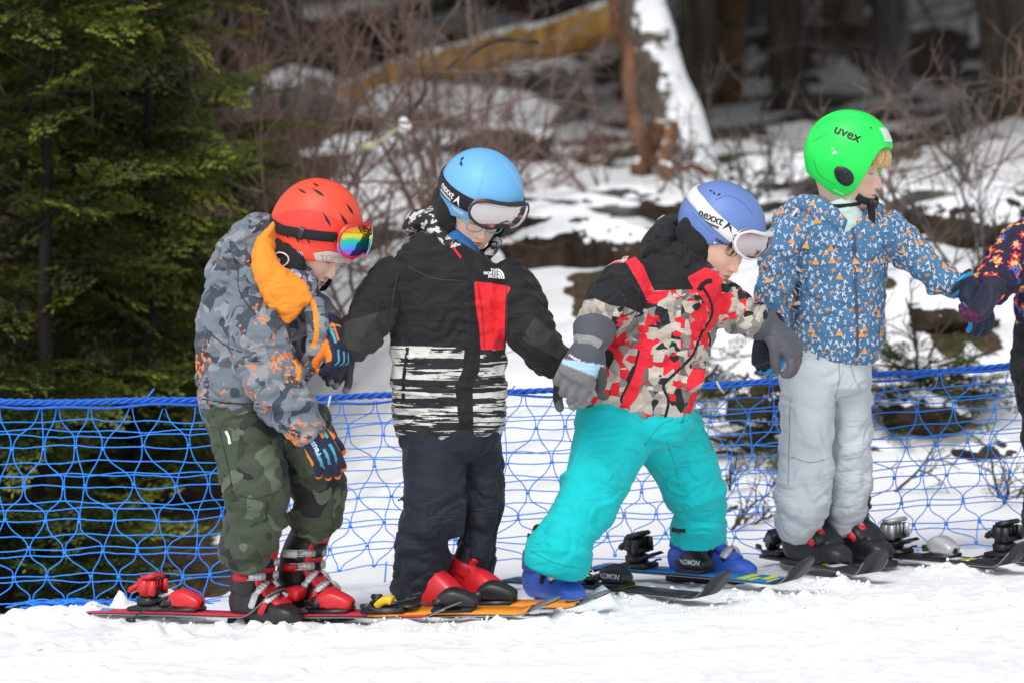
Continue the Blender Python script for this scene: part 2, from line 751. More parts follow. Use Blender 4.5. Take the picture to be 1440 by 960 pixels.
def dome_at(H, px, py):
    """Azimuth and polar angle of the shell point that a photograph pixel falls on."""
    if not hasattr(H, 'tab'):
        th, ph = np.meshgrid(np.radians(np.arange(-180, 180, 1.5)), np.radians(np.arange(6, 140, 1.5)))
        a = H.w(dome(th.ravel(), ph.ravel(), 0.0))
        b = H.w(dome(th.ravel(), ph.ravel(), 0.01))
        ok = ((b - a) @ FW) < 0
        H.tab = (th.ravel()[ok], ph.ravel()[ok], to_px(a[ok]))
    t, p, q = H.tab
    i = ((q - np.array([px, py])) ** 2).sum(1).argmin()
    return float(t[i]), float(p[i])


def slot_px(H, p0, p1, wpx, tree, off=0.0012):
    """Black teardrop painting the shade inside a vent, from the narrow end p0 to the wide end p1 (photograph pixels), laid on the shell."""
    p0, p1 = np.array(p0, float), np.array(p1, float)
    d = p1 - p0
    L = np.linalg.norm(d)
    d /= L
    n = np.array([-d[1], d[0]])
    t = np.linspace(0, 1, 9)
    w = wpx * np.sin(np.pi * np.clip(t ** 1.5, 0.01, .99)) * .5
    pts = [p0 + d * L * a + n * b for a, b in zip(t, w)] + [p0 + d * L * a - n * b for a, b in zip(t[::-1], w[::-1])]
    Yh = H.c[1]
    return decal_px(tree, [tuple(p) for p in pts], Yh, off, 3.0, .5)


def words_px(H, tree, parent, T2, F2, p0, p1, m, off=.0013, name='lettering', height=None):
    """Print whose base line runs from pixel p0 to p1, laid on the shell or strap."""
    p0, p1 = np.array(p0, float), np.array(p1, float)
    d = p1 - p0
    w = T2[:, 0].max() - T2[:, 0].min()
    k = np.linalg.norm(d) / w
    d = d / np.linalg.norm(d)
    n = np.array([d[1], -d[0]])
    kh = k if height is None else height / (T2[:, 1].max() - T2[:, 1].min())
    q = p0 + np.outer((T2[:, 0] - T2[:, 0].min()) * k, d) + np.outer(T2[:, 1] * kh, n)
    Q = np.array([P(a, b, H.c[1]) for a, b in q])
    V = press(tree, Q, FW, off, .5)
    return obj(name, V, F2, m, parent, smooth=False)


def slot(H, th, ph, L, W, ang, off=0.0008):
    """Black teardrop on the shell, painting the shade inside an opening."""
    t = np.linspace(0, 2 * np.pi, 14, endpoint=False)
    x = np.cos(t) * L / 2
    y = np.sin(t) * W / 2 * (0.55 - 0.45 * np.cos(t))
    c, s = math.cos(ang), math.sin(ang)
    a, b = x * c - y * s, x * s + y * c
    rr = max(0.3, math.sin(ph))
    V = dome(th + a / (HA * rr), ph + b / HC, off)
    cen = dome(th, ph, off - 0.0005)
    V = np.vstack([V, cen[None]])
    return H.w(V), [[i, (i + 1) % 14, 14] for i in range(14)]


def goggles(root, H, m_frame, m_lens, m_strap, ph0=80.0, half=17.0, wide=52.0, out=0.016, strap_ph=(86, 88, 84), notch=6.0,
            strap_half=8.0, rt=0.0055, clip=True, nose=True, squash=1.0):
    """Ski goggles worn round the helmet; returns (frame, strap BVH)."""
    wa, ha = math.radians(wide), math.radians(half)
    p0 = math.radians(ph0)
    m, n = 17, 33
    a = np.linspace(-1, 1, n)
    b = np.linspace(-1, 1, m)

    def pt(u, v, off):
        u, v = np.broadcast_arrays(np.asarray(u, float), np.asarray(v, float))
        # rounded outline: height shrinks to the temples
        h = (1 - np.abs(u) ** 5) ** 0.45 * 0.98 + 0.02
        h = np.maximum(h, 0.03)
        vv = v * h
        d = np.where(v > 0, math.radians(notch) * np.exp(-(u / 0.2) ** 2) * v, 0) if nose else 0
        return dome(u * wa, p0 + vv * ha - d, off)

    U, Vv = np.meshgrid(a, b)
    bul = out + 0.006 * (1 - U ** 2) * (1 - Vv ** 2)
    L = pt(U, Vv, bul)
    lv = H.w(L.reshape(-1, 3))
    g = bpy.data.objects.new('goggles', None)
    COL.objects.link(g)
    g.parent = root
    t = np.linspace(0, 2 * np.pi, 72, endpoint=False)
    # outline of the unit square with rounded parametrisation
    uu = np.sign(np.cos(t)) * np.abs(np.cos(t)) ** 0.5
    vv = np.sign(np.sin(t)) * np.abs(np.sin(t)) ** 0.5
    O = H.w(pt(uu * 0.99, vv * 0.99, out - 0.001))
    I = H.w(pt(uu * 1.03, vv * 1.08, 0.001))
    O2 = H.w(pt(uu * 0.93, vv * 0.86, out + 0.0035))
    O1 = H.w(pt(uu * 1.0, vv * 1.02, out + 0.002))
    O3 = H.w(pt(uu * 1.04, vv * 1.09, out * 0.55))
    st = np.stack([I, O3, O1, O2, H.w(pt(uu * 0.9, vv * 0.82, out - 0.001))], 0)
    fo = obj('goggle_frame', st.reshape(-1, 3), grid_faces(5, 72, True), m_frame, g)
    obj('goggle_lens', lv, grid_faces(m, n)[:, ::-1], m_lens, g)
    ths = np.linspace(wa * 0.97, 2 * np.pi - wa * 0.97, 60)
    k = np.abs(ths - np.pi) / (np.pi - wa)
    phs = np.radians(np.where(k > 0.5, strap_ph[1] + (ph0 - strap_ph[1]) * (k - 0.5) * 2,
                              strap_ph[2] + (strap_ph[1] - strap_ph[2]) * k * 2))
    sv, sf = ribbon(H, ths, phs, math.radians(strap_half), 0.0025)
    obj('goggle_strap', sv, sf, m_strap, g)
    if clip:
        for sg in (1, -1):
            q = ths[9] if sg > 0 else ths[-10]
            w1, f1 = ribbon(H, np.linspace(q - 0.05, q + 0.05, 4), np.full(4, phs[9] if sg > 0 else phs[-10]),
                            math.radians(strap_half + 1.2), 0.005)
            obj('strap_clip', w1, f1, M_BLACKP, g)
    return g, bvh(sv, sf)


def lens_material(name, cols, dark=0.0):
    """Mirror lens: cols run from the top edge down, in world height."""
    m = bpy.data.materials.new(name)
    m.use_nodes = True
    nt = m.node_tree
    b = nt.nodes['Principled BSDF']
    b.inputs['Roughness'].default_value = 0.06
    b.inputs['Metallic'].default_value = 0.92
    b.inputs['Coat Weight'].default_value = 0.15
    tc = N(nt, 'TexCoord')
    sp = N(nt, 'SeparateXYZ')
    nt.links.new(tc.outputs['Generated'], sp.inputs[0])
    nz = noisen(nt, tc.outputs['Generated'], 3.0, 3)
    h = mathn(nt, 'ADD', sp.outputs['Z'], mathn(nt, 'MULTIPLY', mathn(nt, 'SUBTRACT', nz, 0.5), 0.25))
    r = N(nt, 'ValToRGB')
    nt.links.new(h, r.inputs[0])
    e = r.color_ramp.elements
    while len(e) < len(cols):
        e.new(0.5)
    for i, (p, c) in enumerate(cols):
        e[i].position = p
        e[i].color = (*c, 1)
    nt.links.new(r.outputs[0], b.inputs['Base Color'])
    return m


# ------------------------------------------------------------------ head with a face
def skull(H, skin=(0.83, 0.56, 0.43), lip=(0.5, 0.13, 0.11), flush=0.5, turn=0.0, chest=None, brow=(0.16, 0.09, 0.05), eye=0.0):
    """Head and neck as one surface; returns V, F, colours in world space."""
    Z = np.concatenate([np.linspace(0.094, 0.02, 26), np.linspace(0.0185, -0.128, 112), np.linspace(-0.132, -0.19, 16)])
    zt = [0.095, 0.088, 0.07, 0.045, 0.02, -0.01, -0.035, -0.06, -0.08, -0.095, -0.107, -0.116, -0.124, -0.132, -0.19]
    wt = [0.005, 0.032, 0.056, 0.069, 0.0735, 0.0735, 0.0715, 0.067, 0.061, 0.054, 0.047, 0.041, 0.038, 0.037, 0.043]
    ft = [0.006, 0.036, 0.065, 0.082, 0.0885, 0.0845, 0.086, 0.0865, 0.087, 0.0855, 0.084, 0.074, 0.05, 0.026, 0.022]
    bt = [-0.006, -0.04, -0.07, -0.087, -0.093, -0.093, -0.09, -0.08, -0.07, -0.064, -0.060, -0.058, -0.057, -0.057, -0.062]
    o = np.argsort(zt)
    gi = lambda a: np.interp(Z, np.array(zt)[o], np.array(a)[o])
    w, fr, bk = gi(wt), gi(ft), gi(bt)
    for a in (w, fr, bk):
        for _ in range(3):
            a[1:-1] = (a[:-2] + 2 * a[1:-1] + a[2:]) / 4
    n = 150
    t = np.linspace(-np.pi, np.pi, n, endpoint=False)
    t = t - 0.42 * np.sin(t)                      # denser across the face
    X = w[:, None] * np.sign(np.sin(t)) * np.abs(np.sin(t))[None, :] ** 0.92
    c = np.cos(t)[None, :]
    Yv = np.where(c > 0, fr[:, None] * np.abs(c) ** 0.8, bk[:, None] * np.abs(c) ** 0.9)
    ZZ = np.repeat(Z[:, None], n, 1)
    front = sstep(0.2, 0.6, c) * np.ones_like(X)
    ax = np.abs(X)

    def G(x0, z0, sx, sz, sym=True):
        xx = ax if sym else X
        return np.exp(-((xx - x0) / sx) ** 2 - ((ZZ - z0) / sz) ** 2) * front

    Yv = Yv - 0.0075 * G(0.029, -0.012, 0.015, 0.012)              # sockets
    Yv = Yv + 0.0050 * G(0.029, -0.013, 0.0125, 0.0085)            # lids over the eyeballs
    Yv = Yv + 0.0030 * G(0.026, 0.006, 0.018, 0.006)               # brow
    nz = sstep(0.0, -0.048, ZZ) * sstep(-0.064, -0.052, ZZ)
    Yv = Yv + front * nz * 0.0185 * np.exp(-(ax / (0.0065 + 0.004 * sstep(-0.03, -0.05, ZZ))) ** 2)
    Yv = Yv + 0.0055 * G(0.0095, -0.050, 0.005, 0.006)             # nostril wings
    Yv = Yv - 0.0022 * G(0.0, -0.063, 0.004, 0.005)                # philtrum
    Yv = Yv + 0.0042 * G(0.0, -0.0715, 0.0175, 0.0042)             # upper lip
    Yv = Yv - 0.0035 * G(0.0, -0.0760, 0.020, 0.0016)              # mouth line
    Yv = Yv + 0.0048 * G(0.0, -0.0815, 0.015, 0.0042)              # lower lip
    Yv = Yv - 0.0030 * G(0.0, -0.0905, 0.014, 0.004)
    Yv = Yv + 0.0035 * G(0.0, -0.103, 0.014, 0.008)                # chin
    Yv = Yv + 0.0040 * G(0.038, -0.045, 0.016, 0.018)              # cheeks
    lid = ZZ - (-0.0185 + 0.0035 * (((ax - 0.029) / 0.013) ** 2))
    Yv = Yv - 0.0018 * np.exp(-(lid / 0.0014) ** 2) * np.exp(-((ax - 0.029) / 0.013) ** 4) * front
    V = np.stack([X, Yv, ZZ], -1)
    col = np.ones(V.shape) * np.array(skin)
    red = np.array([0.62, 0.2, 0.16])

    def tint(c2, k):
        nonlocal col
        col = col * (1 - k[..., None]) + np.array(c2) * k[..., None]

    tint(red, flush * 0.55 * G(0.040, -0.045, 0.017, 0.016))
    tint(red, flush * 0.55 * G(0.0, -0.050, 0.012, 0.01))
    tint(lip, 0.9 * np.clip(G(0, -0.0770, 0.0185, 0.0078) * 1.9 - 0.55, 0, 1))
    tint((0.12, 0.03, 0.03), 0.8 * G(0, -0.0762, 0.0165, 0.0011))
    tint((0.25, 0.08, 0.06), 0.75 * G(0.0065, -0.0575, 0.0028, 0.0022))
    tint((0.5, 0.24, 0.17), 0.35 * G(0.029, -0.012, 0.015, 0.008))
    tint((0.035, 0.02, 0.015), 0.92 * np.exp(-(lid / 0.0016) ** 2) * np.exp(-((ax - 0.030) / 0.0125) ** 6) * front)
    bz = ZZ - (0.0055 - 0.18 * np.maximum(ax - 0.032, 0) + 0.05 * np.minimum(ax - 0.03, 0))
    tint(brow, 0.75 * np.exp(-(bz / 0.0026) ** 2) * np.exp(-((ax - 0.029) / 0.0165) ** 6) * front)
    M, nn = V.shape[:2]
    Vw = H.w(V.reshape(-1, 3)).reshape(M, nn, 3)
    F = grid_faces(M, nn, True)
    C = col.reshape(-1, 3)
    L = Vw.reshape(-1, 3)
    if chest is not None:                       # the neck runs on down into the body
        base = Vw[-1]
        cen = base.mean(0)
        rows = [L]
        cols = [C]
        for k in np.linspace(0.12, 1, 8):
            q = cen + (np.asarray(chest) - cen) * k
            rad = (base - cen) * (1 + 0.9 * k ** 2)
            rows.append(rad + q)
            cols.append(np.repeat(np.array([skin]), nn, 0))
        L = np.vstack(rows)
        C = np.vstack(cols)
        F = grid_faces(M + 8, nn, True)
    # ears
    parts = [(L, F[:, ::-1])]
    E = []
    for sg in (1, -1):
        ev, ef = ellipsoid((sg * 0.0745, -0.008, -0.025), (0.007, 0.017, 0.027))
        parts.append((H.w(ev), ef if sg > 0 else ef))
        E.append(np.repeat(np.array([skin]), len(ev), 0))
    Vt, Ft = join(parts)
    return Vt, Ft, np.vstack([C] + E)


def strands(H, roots, mat_, root, r=0.0016, name='hair', seed=0):
    """Locks of hair: list of local polylines."""
    parts = []
    for p in roots:
        L = catmull(np.array(p), 9)
        parts.append(loft3(H.w(L), np.linspace(r * 2.2, r * 0.5, 9), np.linspace(r, r * 0.3, 9), 6, H.R[:, 1], 2, 0.4))
    V, F = join(parts)
    return obj(name, V, F, mat_, root)


# ------------------------------------------------------------------ gloves
def glove(w, d, n, s=1.0, curl=(0.5, 0.6, 0.4), spread=0.08, thumb=(0.7, 0.35), thumb_side=1, cuff=None, voxel=0.0026,
          mitten=False, cuff_r=0.036, tcurl=0.35, tl=1.0):
    """Gloved hand. w wrist (world), d finger direction, n back-of-hand direction. Returns V, F, local coords, finger id."""
    d = unit(d)
    n = unit(np.asarray(n) - d * (np.asarray(n) @ d))
    a = np.cross(n, d) * thumb_side            # towards the thumb
    parts = []
    ids = []

    def add(vf):
        parts.append(vf)

    def wp(x, y, z):
        return np.asarray(w) + (d * x + a * y + n * z) * s

    if cuff is not None:
        c0 = np.asarray(w) + np.asarray(cuff)
        C = catmull(np.array([c0, (c0 + w) / 2, w]), 10)
        k = np.linspace(0, 1, 10)
        add(loft3(C, s * (cuff_r * 1.1 - (cuff_r * 0.25) * k), s * (cuff_r * 0.95 - cuff_r * 0.33 * k), 22, n, 2.2, 0.25, 0.0018, 3, 0.016))
    pc = [wp(-0.012, 0, 0), wp(0.012, 0, 0.002), wp(0.04, 0, 0.003), wp(0.066, 0, 0.001), wp(0.076, 0, -0.001)]
    add(loft3(catmull(np.array(pc), 16), np.interp(np.linspace(0, 1, 16), [0, .35, .8, 1], np.array([.027, .036, .039, .037]) * s),
              np.interp(np.linspace(0, 1, 16), [0, .4, 1], np.array([.022, .022, .017]) * s), 22, n, 2.6, 0.4))
    tips = []
    ys = [0.029, 0.0098, -0.0098, -0.0285]
    lens = [0.058, 0.066, 0.061, 0.049]
    for k in range(4):
        q = np.array([0.068 - 0.004 * abs(k - 1.2), ys[k], 0.0])
        sp = spread * (1.5 - k)
        ang = 0.0
        pts = [q.copy() - np.array([0.012, 0, 0])]
        pts.append(q.copy())
        for seg, frac in enumerate((0.45, 0.32, 0.23)):
            ang += curl[seg] * (1 + 0.06 * (k - 1.5))
            dirv = np.array([math.cos(ang) * math.cos(sp), math.cos(ang) * math.sin(sp), -math.sin(ang)])
            q = q + dirv * lens[k] * frac
            pts.append(q.copy())
        W = np.array([wp(*p) for p in pts])
        C = catmull(W, 16)
        r = np.linspace(0.0112, 0.0092, 16) * s
        add(loft3(C, r, r, 12, n if abs(math.sin(ang)) < 0.8 else a, 2.0, 0.9))
        tips.append(W)
    tp = [np.array([0.012, 0.022, -0.004]), np.array([0.034, 0.036, -0.006])]
    ang = thumb[0]
    q = tp[-1].copy()
    dz = -thumb[1]
    for L in (0.03 * tl, 0.024 * tl):
        q = q + unit(np.array([math.cos(ang), math.sin(ang), dz])) * L
        tp.append(q.copy())
        ang -= tcurl
        dz -= 0.15
    W = np.array([wp(*p) for p in tp])
    r = np.linspace(0.0145, 0.0105, 14) * s
    add(loft3(catmull(W, 14), r, r, 12, n, 2.0, 0.9))
    tips.append(W)
    V, F = union(parts, voxel * max(s, 0.9), 2)
    q = (V - np.asarray(w)) / s
    loc = np.stack([q @ d, q @ a, q @ n], 1)
    dist = []
    for W in tips:
        C = catmull(W[1:], 20)
        dd = np.linalg.norm(V[:, None, :] - C[None, :, :], axis=2)
        dist.append(np.stack([dd.min(1), dd.argmin(1) / 19.0], 1))
    return V, F, loc, np.array(dist)          # dist[k] = (distance, position along) for each finger


# ------------------------------------------------------------------ boots
def boot(root, heel, yaw, s, shell, cuffm, inner, toe, buckle=True, lean=0.14, tall=0.17, sole=M_BLACKP, strapm=M_BLACK, roll=0.0, label=None,
         straps=True, toemat=None, wide_tongue=False, lever=None, high=0.0):
    """Ski boot; heel = ground point under the heel, yaw about z (0 = toe to +x)."""
    cy, sy = math.cos(yaw), math.sin(yaw)
    fx = np.array([cy, sy, 0])
    fy = np.array([-sy, cy, 0])
    fz = np.array([0, 0, 1.0])
    R = np.stack([fx, fy, fz], 1)

    def w(L):
        return np.asarray(L, float) * s @ R.T + np.asarray(heel)

    b = bpy.data.objects.new('boot', None)
    COL.objects.link(b)
    b.parent = root
    # lower shell: from heel to toe, then the ankle
    X = np.array([0.0, 0.02, 0.06, 0.11, 0.16, 0.205, 0.228])
    C = np.stack([X, 0 * X, np.array([.05, .055, .058, .052, .043, .036, .032])], 1)
    A = np.array([.03, .036, .038, .04, .043, .038, .026])
    Bz = np.array([.036, .046, .05, .044, .034, .027, .019]) + high * np.array([0, .3, .8, 1, .9, .45, .1])
    C[:, 2] += high * np.array([0, .3, .8, 1, .9, .45, .1])
    n = 24
    Cc, Aa, Bb = catmull(C, n), catmull(A[:, None], n)[:, 0], catmull(Bz[:, None], n)[:, 0]
    lo = loft3(w(Cc), Aa * s, Bb * s, 26, fz, 2.7, 0.35)
    an = np.array([[0.045, 0, 0.06], [0.05, 0, 0.10], [0.058, 0, 0.13]])
    lo2 = loft3(w(catmull(an, 10)), np.full(10, .039) * s, np.linspace(.05, .045, 10) * s, 24, fx, 2.3, 0.3)
    V, F = union([lo, lo2], 0.0032, 3)
    loc = (V - np.asarray(heel)) @ R / s
    obj('boot_shell', V, F, shell, b)
    # cuff
    h = tall
    cu = np.array([[0.044, 0, 0.085], [0.05, 0, 0.12], [0.05 + lean * 0.06, 0, h * 0.85], [0.05 + lean * 0.14 + 0.005, 0, h + 0.02]])
    m = 14
    cv, cf = loft3(w(catmull(cu, m)), np.linspace(.0445, .0475, m) * s, np.linspace(.054, .052, m) * s, 28, fx, 2.3, 0.12)
    obj('boot_cuff', cv, cf, cuffm, b)
    li = np.array([[0.055 + lean * 0.1, 0, h], [0.058 + lean * 0.16, 0, h + 0.035], [0.062 + lean * 0.26, 0, h + 0.065]])
    lv, lf = loft3(w(catmull(li, 8)), np.full(8, .041) * s, np.full(8, .046) * s, 22, fx, 2.2, 0.2)
    obj('boot_liner', lv, lf, inner, b)
    # tongue panel on the instep
    tg = np.array([[0.185, 0, 0.064], [0.15, 0, 0.083], [0.118, 0, 0.107], [0.107, 0, 0.14], [0.11 + lean * 0.1, 0, h + 0.03]])
    tv, tf = loft3(w(catmull(tg, 18)), np.full(18, .012) * s, (np.linspace(.031, .036, 18) if wide_tongue else np.linspace(.030, .034, 18)) * s, 18, fy, 2.6, 0.4)
    obj('boot_tongue', tv, tf, toe, b)
    if toemat is not None:
        tcv, tcf = loft3(w([[0.18, 0, .036], [0.205, 0, .034], [0.229, 0, .031]]), np.array([.044, .0405, .029]) * s, np.array([.033, .0295, .021]) * s, 22, fz, 2.7, 0.35)
        obj('toe_cap', tcv, tcf, toemat, b)
    # sole
    sv, sf = loft3(w([[-0.012, 0, 0.009], [0.02, 0, 0.009], [0.1, 0, 0.009], [0.2, 0, 0.009], [0.242, 0, 0.009]]),
                   np.array([.026, .031, .029, .034, .026]) * s, np.full(5, .010) * s, 20, fz, 4.0, 0.1)
    obj('boot_sole', sv, sf, sole, b)
    if buckle:
        spots = [(0.165, 0.070, 0.036, 0.35), (0.128, 0.096, 0.038, 0.2), (0.108, 0.135, 0.049, 0.0), (0.112, 0.17, 0.05, -0.05)]
        for i, (x, z, r, tl) in enumerate(spots):
            k = 14
            t = np.linspace(-1.35, 1.35, k)
            cx = x - 0.055 if i > 1 else x - 0.04
            rx = 0.055 if i > 1 else 0.046
            pts = np.stack([cx + np.cos(t) * (rx + 0.016), np.sin(t) * (r + 0.006), np.full(k, z) - tl * 0.05 * (1 - np.cos(t))], 1)
            if i <= 1:
                pts[:, 0] = x - 0.012 * (1 - np.cos(t))
                pts[:, 1] = np.sin(t) * (r + 0.005)
                pts[:, 2] = 0.02 + np.cos(t) ** 0.8 * (z - 0.004) if False else 0.028 + np.clip(np.cos(t), 0, 1) ** 0.7 * (z - 0.008)
            up = fz if i > 1 else fx
            hv, hf = loft3(w(pts), np.full(k, .0025) * s, np.full(k, .0085 if i != 3 else 0.013) * s, 10, up, 3.0, 0.2)
            if straps:
                obj('buckle_strap', hv, hf, strapm, b)
            # ratchet ladder (bright) on the outer side and the lever
            for sg in (-1, 1):
                q = pts[3] if sg < 0 else pts[-4]
                q2 = pts[5] if sg < 0 else pts[-6]
                dirv = unit((q2 - q))
                zc = unit(np.cross(dirv, [0, sg, 0.0]) + 1e-6)
                yc = np.cross(zc, dirv)
                Rb = R @ np.stack([dirv, yc, zc], 1)
                cpos = w((q + q2) / 2 + np.array([0.002, sg * 0.006, 0.001]))
                bv, bf = boxm(cpos, (0.046 * s, 0.010 * s, 0.019 * s), Rb, 0.25)
                teeth = [boxm(cpos + Rb @ np.array([(-0.010 + 0.009 * q_) * s, 0, 0]), (0.0045 * s, 0.0135 * s, 0.0215 * s), Rb, 0.2) for q_ in range(3)]
                bv, bf = join([(bv, bf)] + teeth)
                obj('buckle', bv, bf, M_SILVER, b)
                if lever is not None:
                    ql = pts[1] if sg < 0 else pts[-2]
                    qm = pts[2] if sg < 0 else pts[-3]
                    d2 = unit(qm - ql)
                    z2 = unit(np.cross(d2, [0, sg, 0.0]) + 1e-6)
                    R2 = R @ np.stack([d2, np.cross(z2, d2), z2], 1)
                    lv2, lf2 = boxm(w(ql + np.array([-.004, sg * .009, -.002])), (.044 * s, .010 * s, .021 * s), R2, .3)
                    obj('buckle_lever', lv2, lf2, lever if i % 2 == 0 else M_WHITEP, b)
                    for dz in (-.008, .008):
                        wv, wf = tube([w(ql + np.array([0, sg * .011, dz])), w(q + np.array([.002, sg * .011, dz])), w(q2 + np.array([.002, sg * .012, dz * .8]))], .0014, 5)
                        obj('buckle_wire', wv, wf, M_SILVER, b)
    return b, w, R


# ------------------------------------------------------------------ skis
def ski(label, tail, yaw, L, top, edge, base, group, tipm=None, width=0.066, rise=0.05, pitch=0.0, roll=0.0, heel=None, toe=None, hm=M_BLACKP, tm=M_BLACKP,
        brake=True, opened=True, hscale=1.0, deco=None, tail_rise=0.0, accent=None, word=None, thick=0.011, tipL=0.16):
    root = thing('ski', label, 'ski', tuple(tail), group)
    cy, sy, cp, sp = math.cos(yaw), math.sin(yaw), math.cos(pitch), math.sin(pitch)
    fx = np.array([cy * cp, sy * cp, sp])
    side = np.array([-sy, cy, 0])
    up = np.cross(fx, side)
    side, up = side * math.cos(roll) + up * math.sin(roll), up * math.cos(roll) - side * math.sin(roll)

    def w(q):
        q = np.asarray(q, float)
        return np.asarray(tail) + q[..., :1] * fx + q[..., 1:2] * side + q[..., 2:3] * up

    m = 50
    t = np.linspace(0, 1, m)
    x = t * L
    wd = width * (0.86 + 0.34 * np.abs(t - 0.42) ** 1.6 * 2.2) / 2
    wd = wd * np.where(x > L - 0.07, np.sqrt(np.clip(1 - ((x - (L - 0.07)) / 0.072) ** 2, 0.01, 1)), 1)
    wd = wd * np.where(x < 0.012, 0.8, 1)
    z = rise * sstep(L - tipL, L + 0.02, x) ** 1.25 + tail_rise * sstep(0.08, 0, x)
    th = np.where(x > L - 0.12, 0.005, thick * (0.55 + 0.45 * np.exp(-((t - 0.42) / 0.3) ** 2)))

    def slab(z0, z1, k, lo=0, hi=m):
        sl = slice(lo, hi)
        a = np.stack([x[sl], -wd[sl] * k, z[sl] + z0(th[sl])], 1)
        b = np.stack([x[sl], wd[sl] * k, z[sl] + z0(th[sl])], 1)
        c = np.stack([x[sl], wd[sl] * k * 0.97, z[sl] + z1(th[sl])], 1)
        d = np.stack([x[sl], -wd[sl] * k * 0.97, z[sl] + z1(th[sl])], 1)
        R_ = np.stack([a, b, c, d], 1)
        n = R_.shape[0]
        V = w(R_.reshape(-1, 3))
        i = np.arange(n - 1)[:, None] * 4
        j = np.arange(4)[None, :]
        F = np.stack([i + j, i + 4 + j, i + 4 + (j + 1) % 4, i + (j + 1) % 4], -1).reshape(-1, 4)
        F = np.vstack([F, [[0, 1, 2, 3]], [[(n - 1) * 4 + 3, (n - 1) * 4 + 2, (n - 1) * 4 + 1, (n - 1) * 4]]])
        return V, F[:, ::-1]

    V, F = slab(lambda h: 0 * h, lambda h: h * 0.55, 1.0)
    obj('ski_core', V, F, base, root, smooth=False)
    V, F = slab(lambda h: h * 0.55 + 0.0002, lambda h: h, 0.985, 0, m - 8 if tipm else m)
    tv = obj('top_sheet', V, F, top, root, smooth=False)
    if tipm:
        V, F = slab(lambda h: h * 0.55 + 0.0002, lambda h: h * 1.02, 0.985, m - 8, m)
        obj('ski_tip', V, F, tipm, root, smooth=False)
    for k in (-1, 1):
        q = np.stack([x[2:-3], k * wd[2:-3] * 1.005, z[2:-3] + 0.0012], 1)
        V, F = loft3(w(q), np.full(len(q), .0016), np.full(len(q), .0012), 6, up, 3, 0.3)
        obj('steel_edge', V, F, edge, root, smooth=False)
    if accent:
        for (m_, x0, x1, y0, y1) in accent:
            k = 10
            xs = np.linspace(x0, x1, k)
            zz = np.interp(xs, x, z + th) + 0.0006
            q = np.concatenate([np.stack([xs, np.full(k, y0), zz], 1), np.stack([xs, np.full(k, y1), zz], 1)])
            obj('ski_graphic', w(q), [[i, i + 1, k + i + 1, k + i] for i in range(k - 1)], m_, root)

    def bx(nm, c, s, m_, tilt=0.0, par=None, bev=0.22):
        ct, st = math.cos(tilt), math.sin(tilt)
        Rt = np.stack([fx * ct + up * st, side, -fx * st + up * ct], 1)
        V, F = boxm(w(np.array(c)), s, Rt, bev)
        return obj(nm, V, F, m_, par or root)

    zt = thick
    if toe is not None:
        tp = bpy.data.objects.new('toe_binding', None)
        COL.objects.link(tp)
        tp.parent = root
        bx('toe_plate', (toe, 0, zt + 0.005), (0.11, 0.058, 0.010), M_BLACKP, 0, tp)
        # wedge housing
        C = np.array([[toe - 0.03, 0, zt + .026], [toe - .01, 0, zt + .033], [toe + .02, 0, zt + .03], [toe + .05, 0, zt + .02], [toe + 0.058, 0, zt + .016]])
        V, F = loft3(w(catmull(C, 14)), np.interp(np.linspace(0, 1, 14), [0, .3, 1], [.026, .031, .018]), np.interp(np.linspace(0, 1, 14), [0, .35, 1], [.018, .026, .012]), 20, up, 3.0, 0.3)
        obj('toe_housing', V, F, tm, tp)
        for k in (-1, 1):
            bx('toe_wing', (toe - 0.035, k * 0.024, zt + .026), (0.03, 0.012, 0.018), M_BLACKP, 0.1, tp)
        V, F = loft3(w([[toe + .052, 0, zt + .02], [toe + .063, 0, zt + .018]]), [.009, .009], [.009, .009], 12, up, 2, 0.2)
        obj('setting_screw', V, F, M_BLACKP, tp)
        if word:
            ht = bvh(*loft3(w(catmull(C, 14)), np.interp(np.linspace(0, 1, 14), [0, .3, 1], [.026, .031, .018]), np.interp(np.linspace(0, 1, 14), [0, .35, 1], [.018, .026, .012]), 20, up, 3.0, 0.3))
            T, TF = text2d(word, 0.02, 1.0, 0.1, 0.3)
            T[:, 0] -= T[:, 0].mean()
            T[:, 1] -= 0.35
            near = -side if side[1] > 0 else side
            dv, df = decal(ht, T, TF, w(np.array([toe + 0.006, 0, zt + .033])) + near * 0.03, fx, unit(up * 0.9 - near * 0.45), 0.018, -near * 0.9 - up * 0.4, 0.0008)
            obj('lettering', dv, df, M_PRINT_W, tp)
    if heel is not None:
        hp = bpy.data.objects.new('heel_binding', None)
        COL.objects.link(hp)
        hp.parent = root
        bx('heel_plate', (heel - 0.01, 0, zt + 0.005), (0.12, 0.056, 0.012), M_BLACKP, 0, hp)
        if opened:
            bx('heel_base', (heel - .012, 0, zt + .024), (.062, .044, .034), M_BLACKP, 0, hp)
            bx('heel_housing', (heel - .008, 0, zt + .066), (.046, .060, .052), hm, -.18, hp, .2)
            bx('heel_roof', (heel + .010, 0, zt + .091), (.040, .064, .013), hm, .12, hp, .3)
            bx('heel_recess', (heel + .0155, 0, zt + .064), (.006, .044, .032), M_BLACKP if hm is M_BLACKP else mat('shaded_plastic', (.32, .01, .014), rough=.5) if hm is M_REDP else M_GREYP, -.18, hp, .2)  # plate in a darker tone, the shade of a recess put into its colour
            bx('heel_lever', (heel - 0.052, 0, zt + .060), (0.045, 0.036, 0.016), hm, 0.45, hp, .3)
            bx('heel_cup', (heel + 0.012, 0, zt + .05), (0.03, 0.05, 0.012), M_BLACKP, -0.5, hp)
            for k in (-1, 1):
                bx('heel_claw', (heel + 0.022, k * 0.026, zt + .062), (0.024, 0.010, 0.040), hm, -.1, hp)
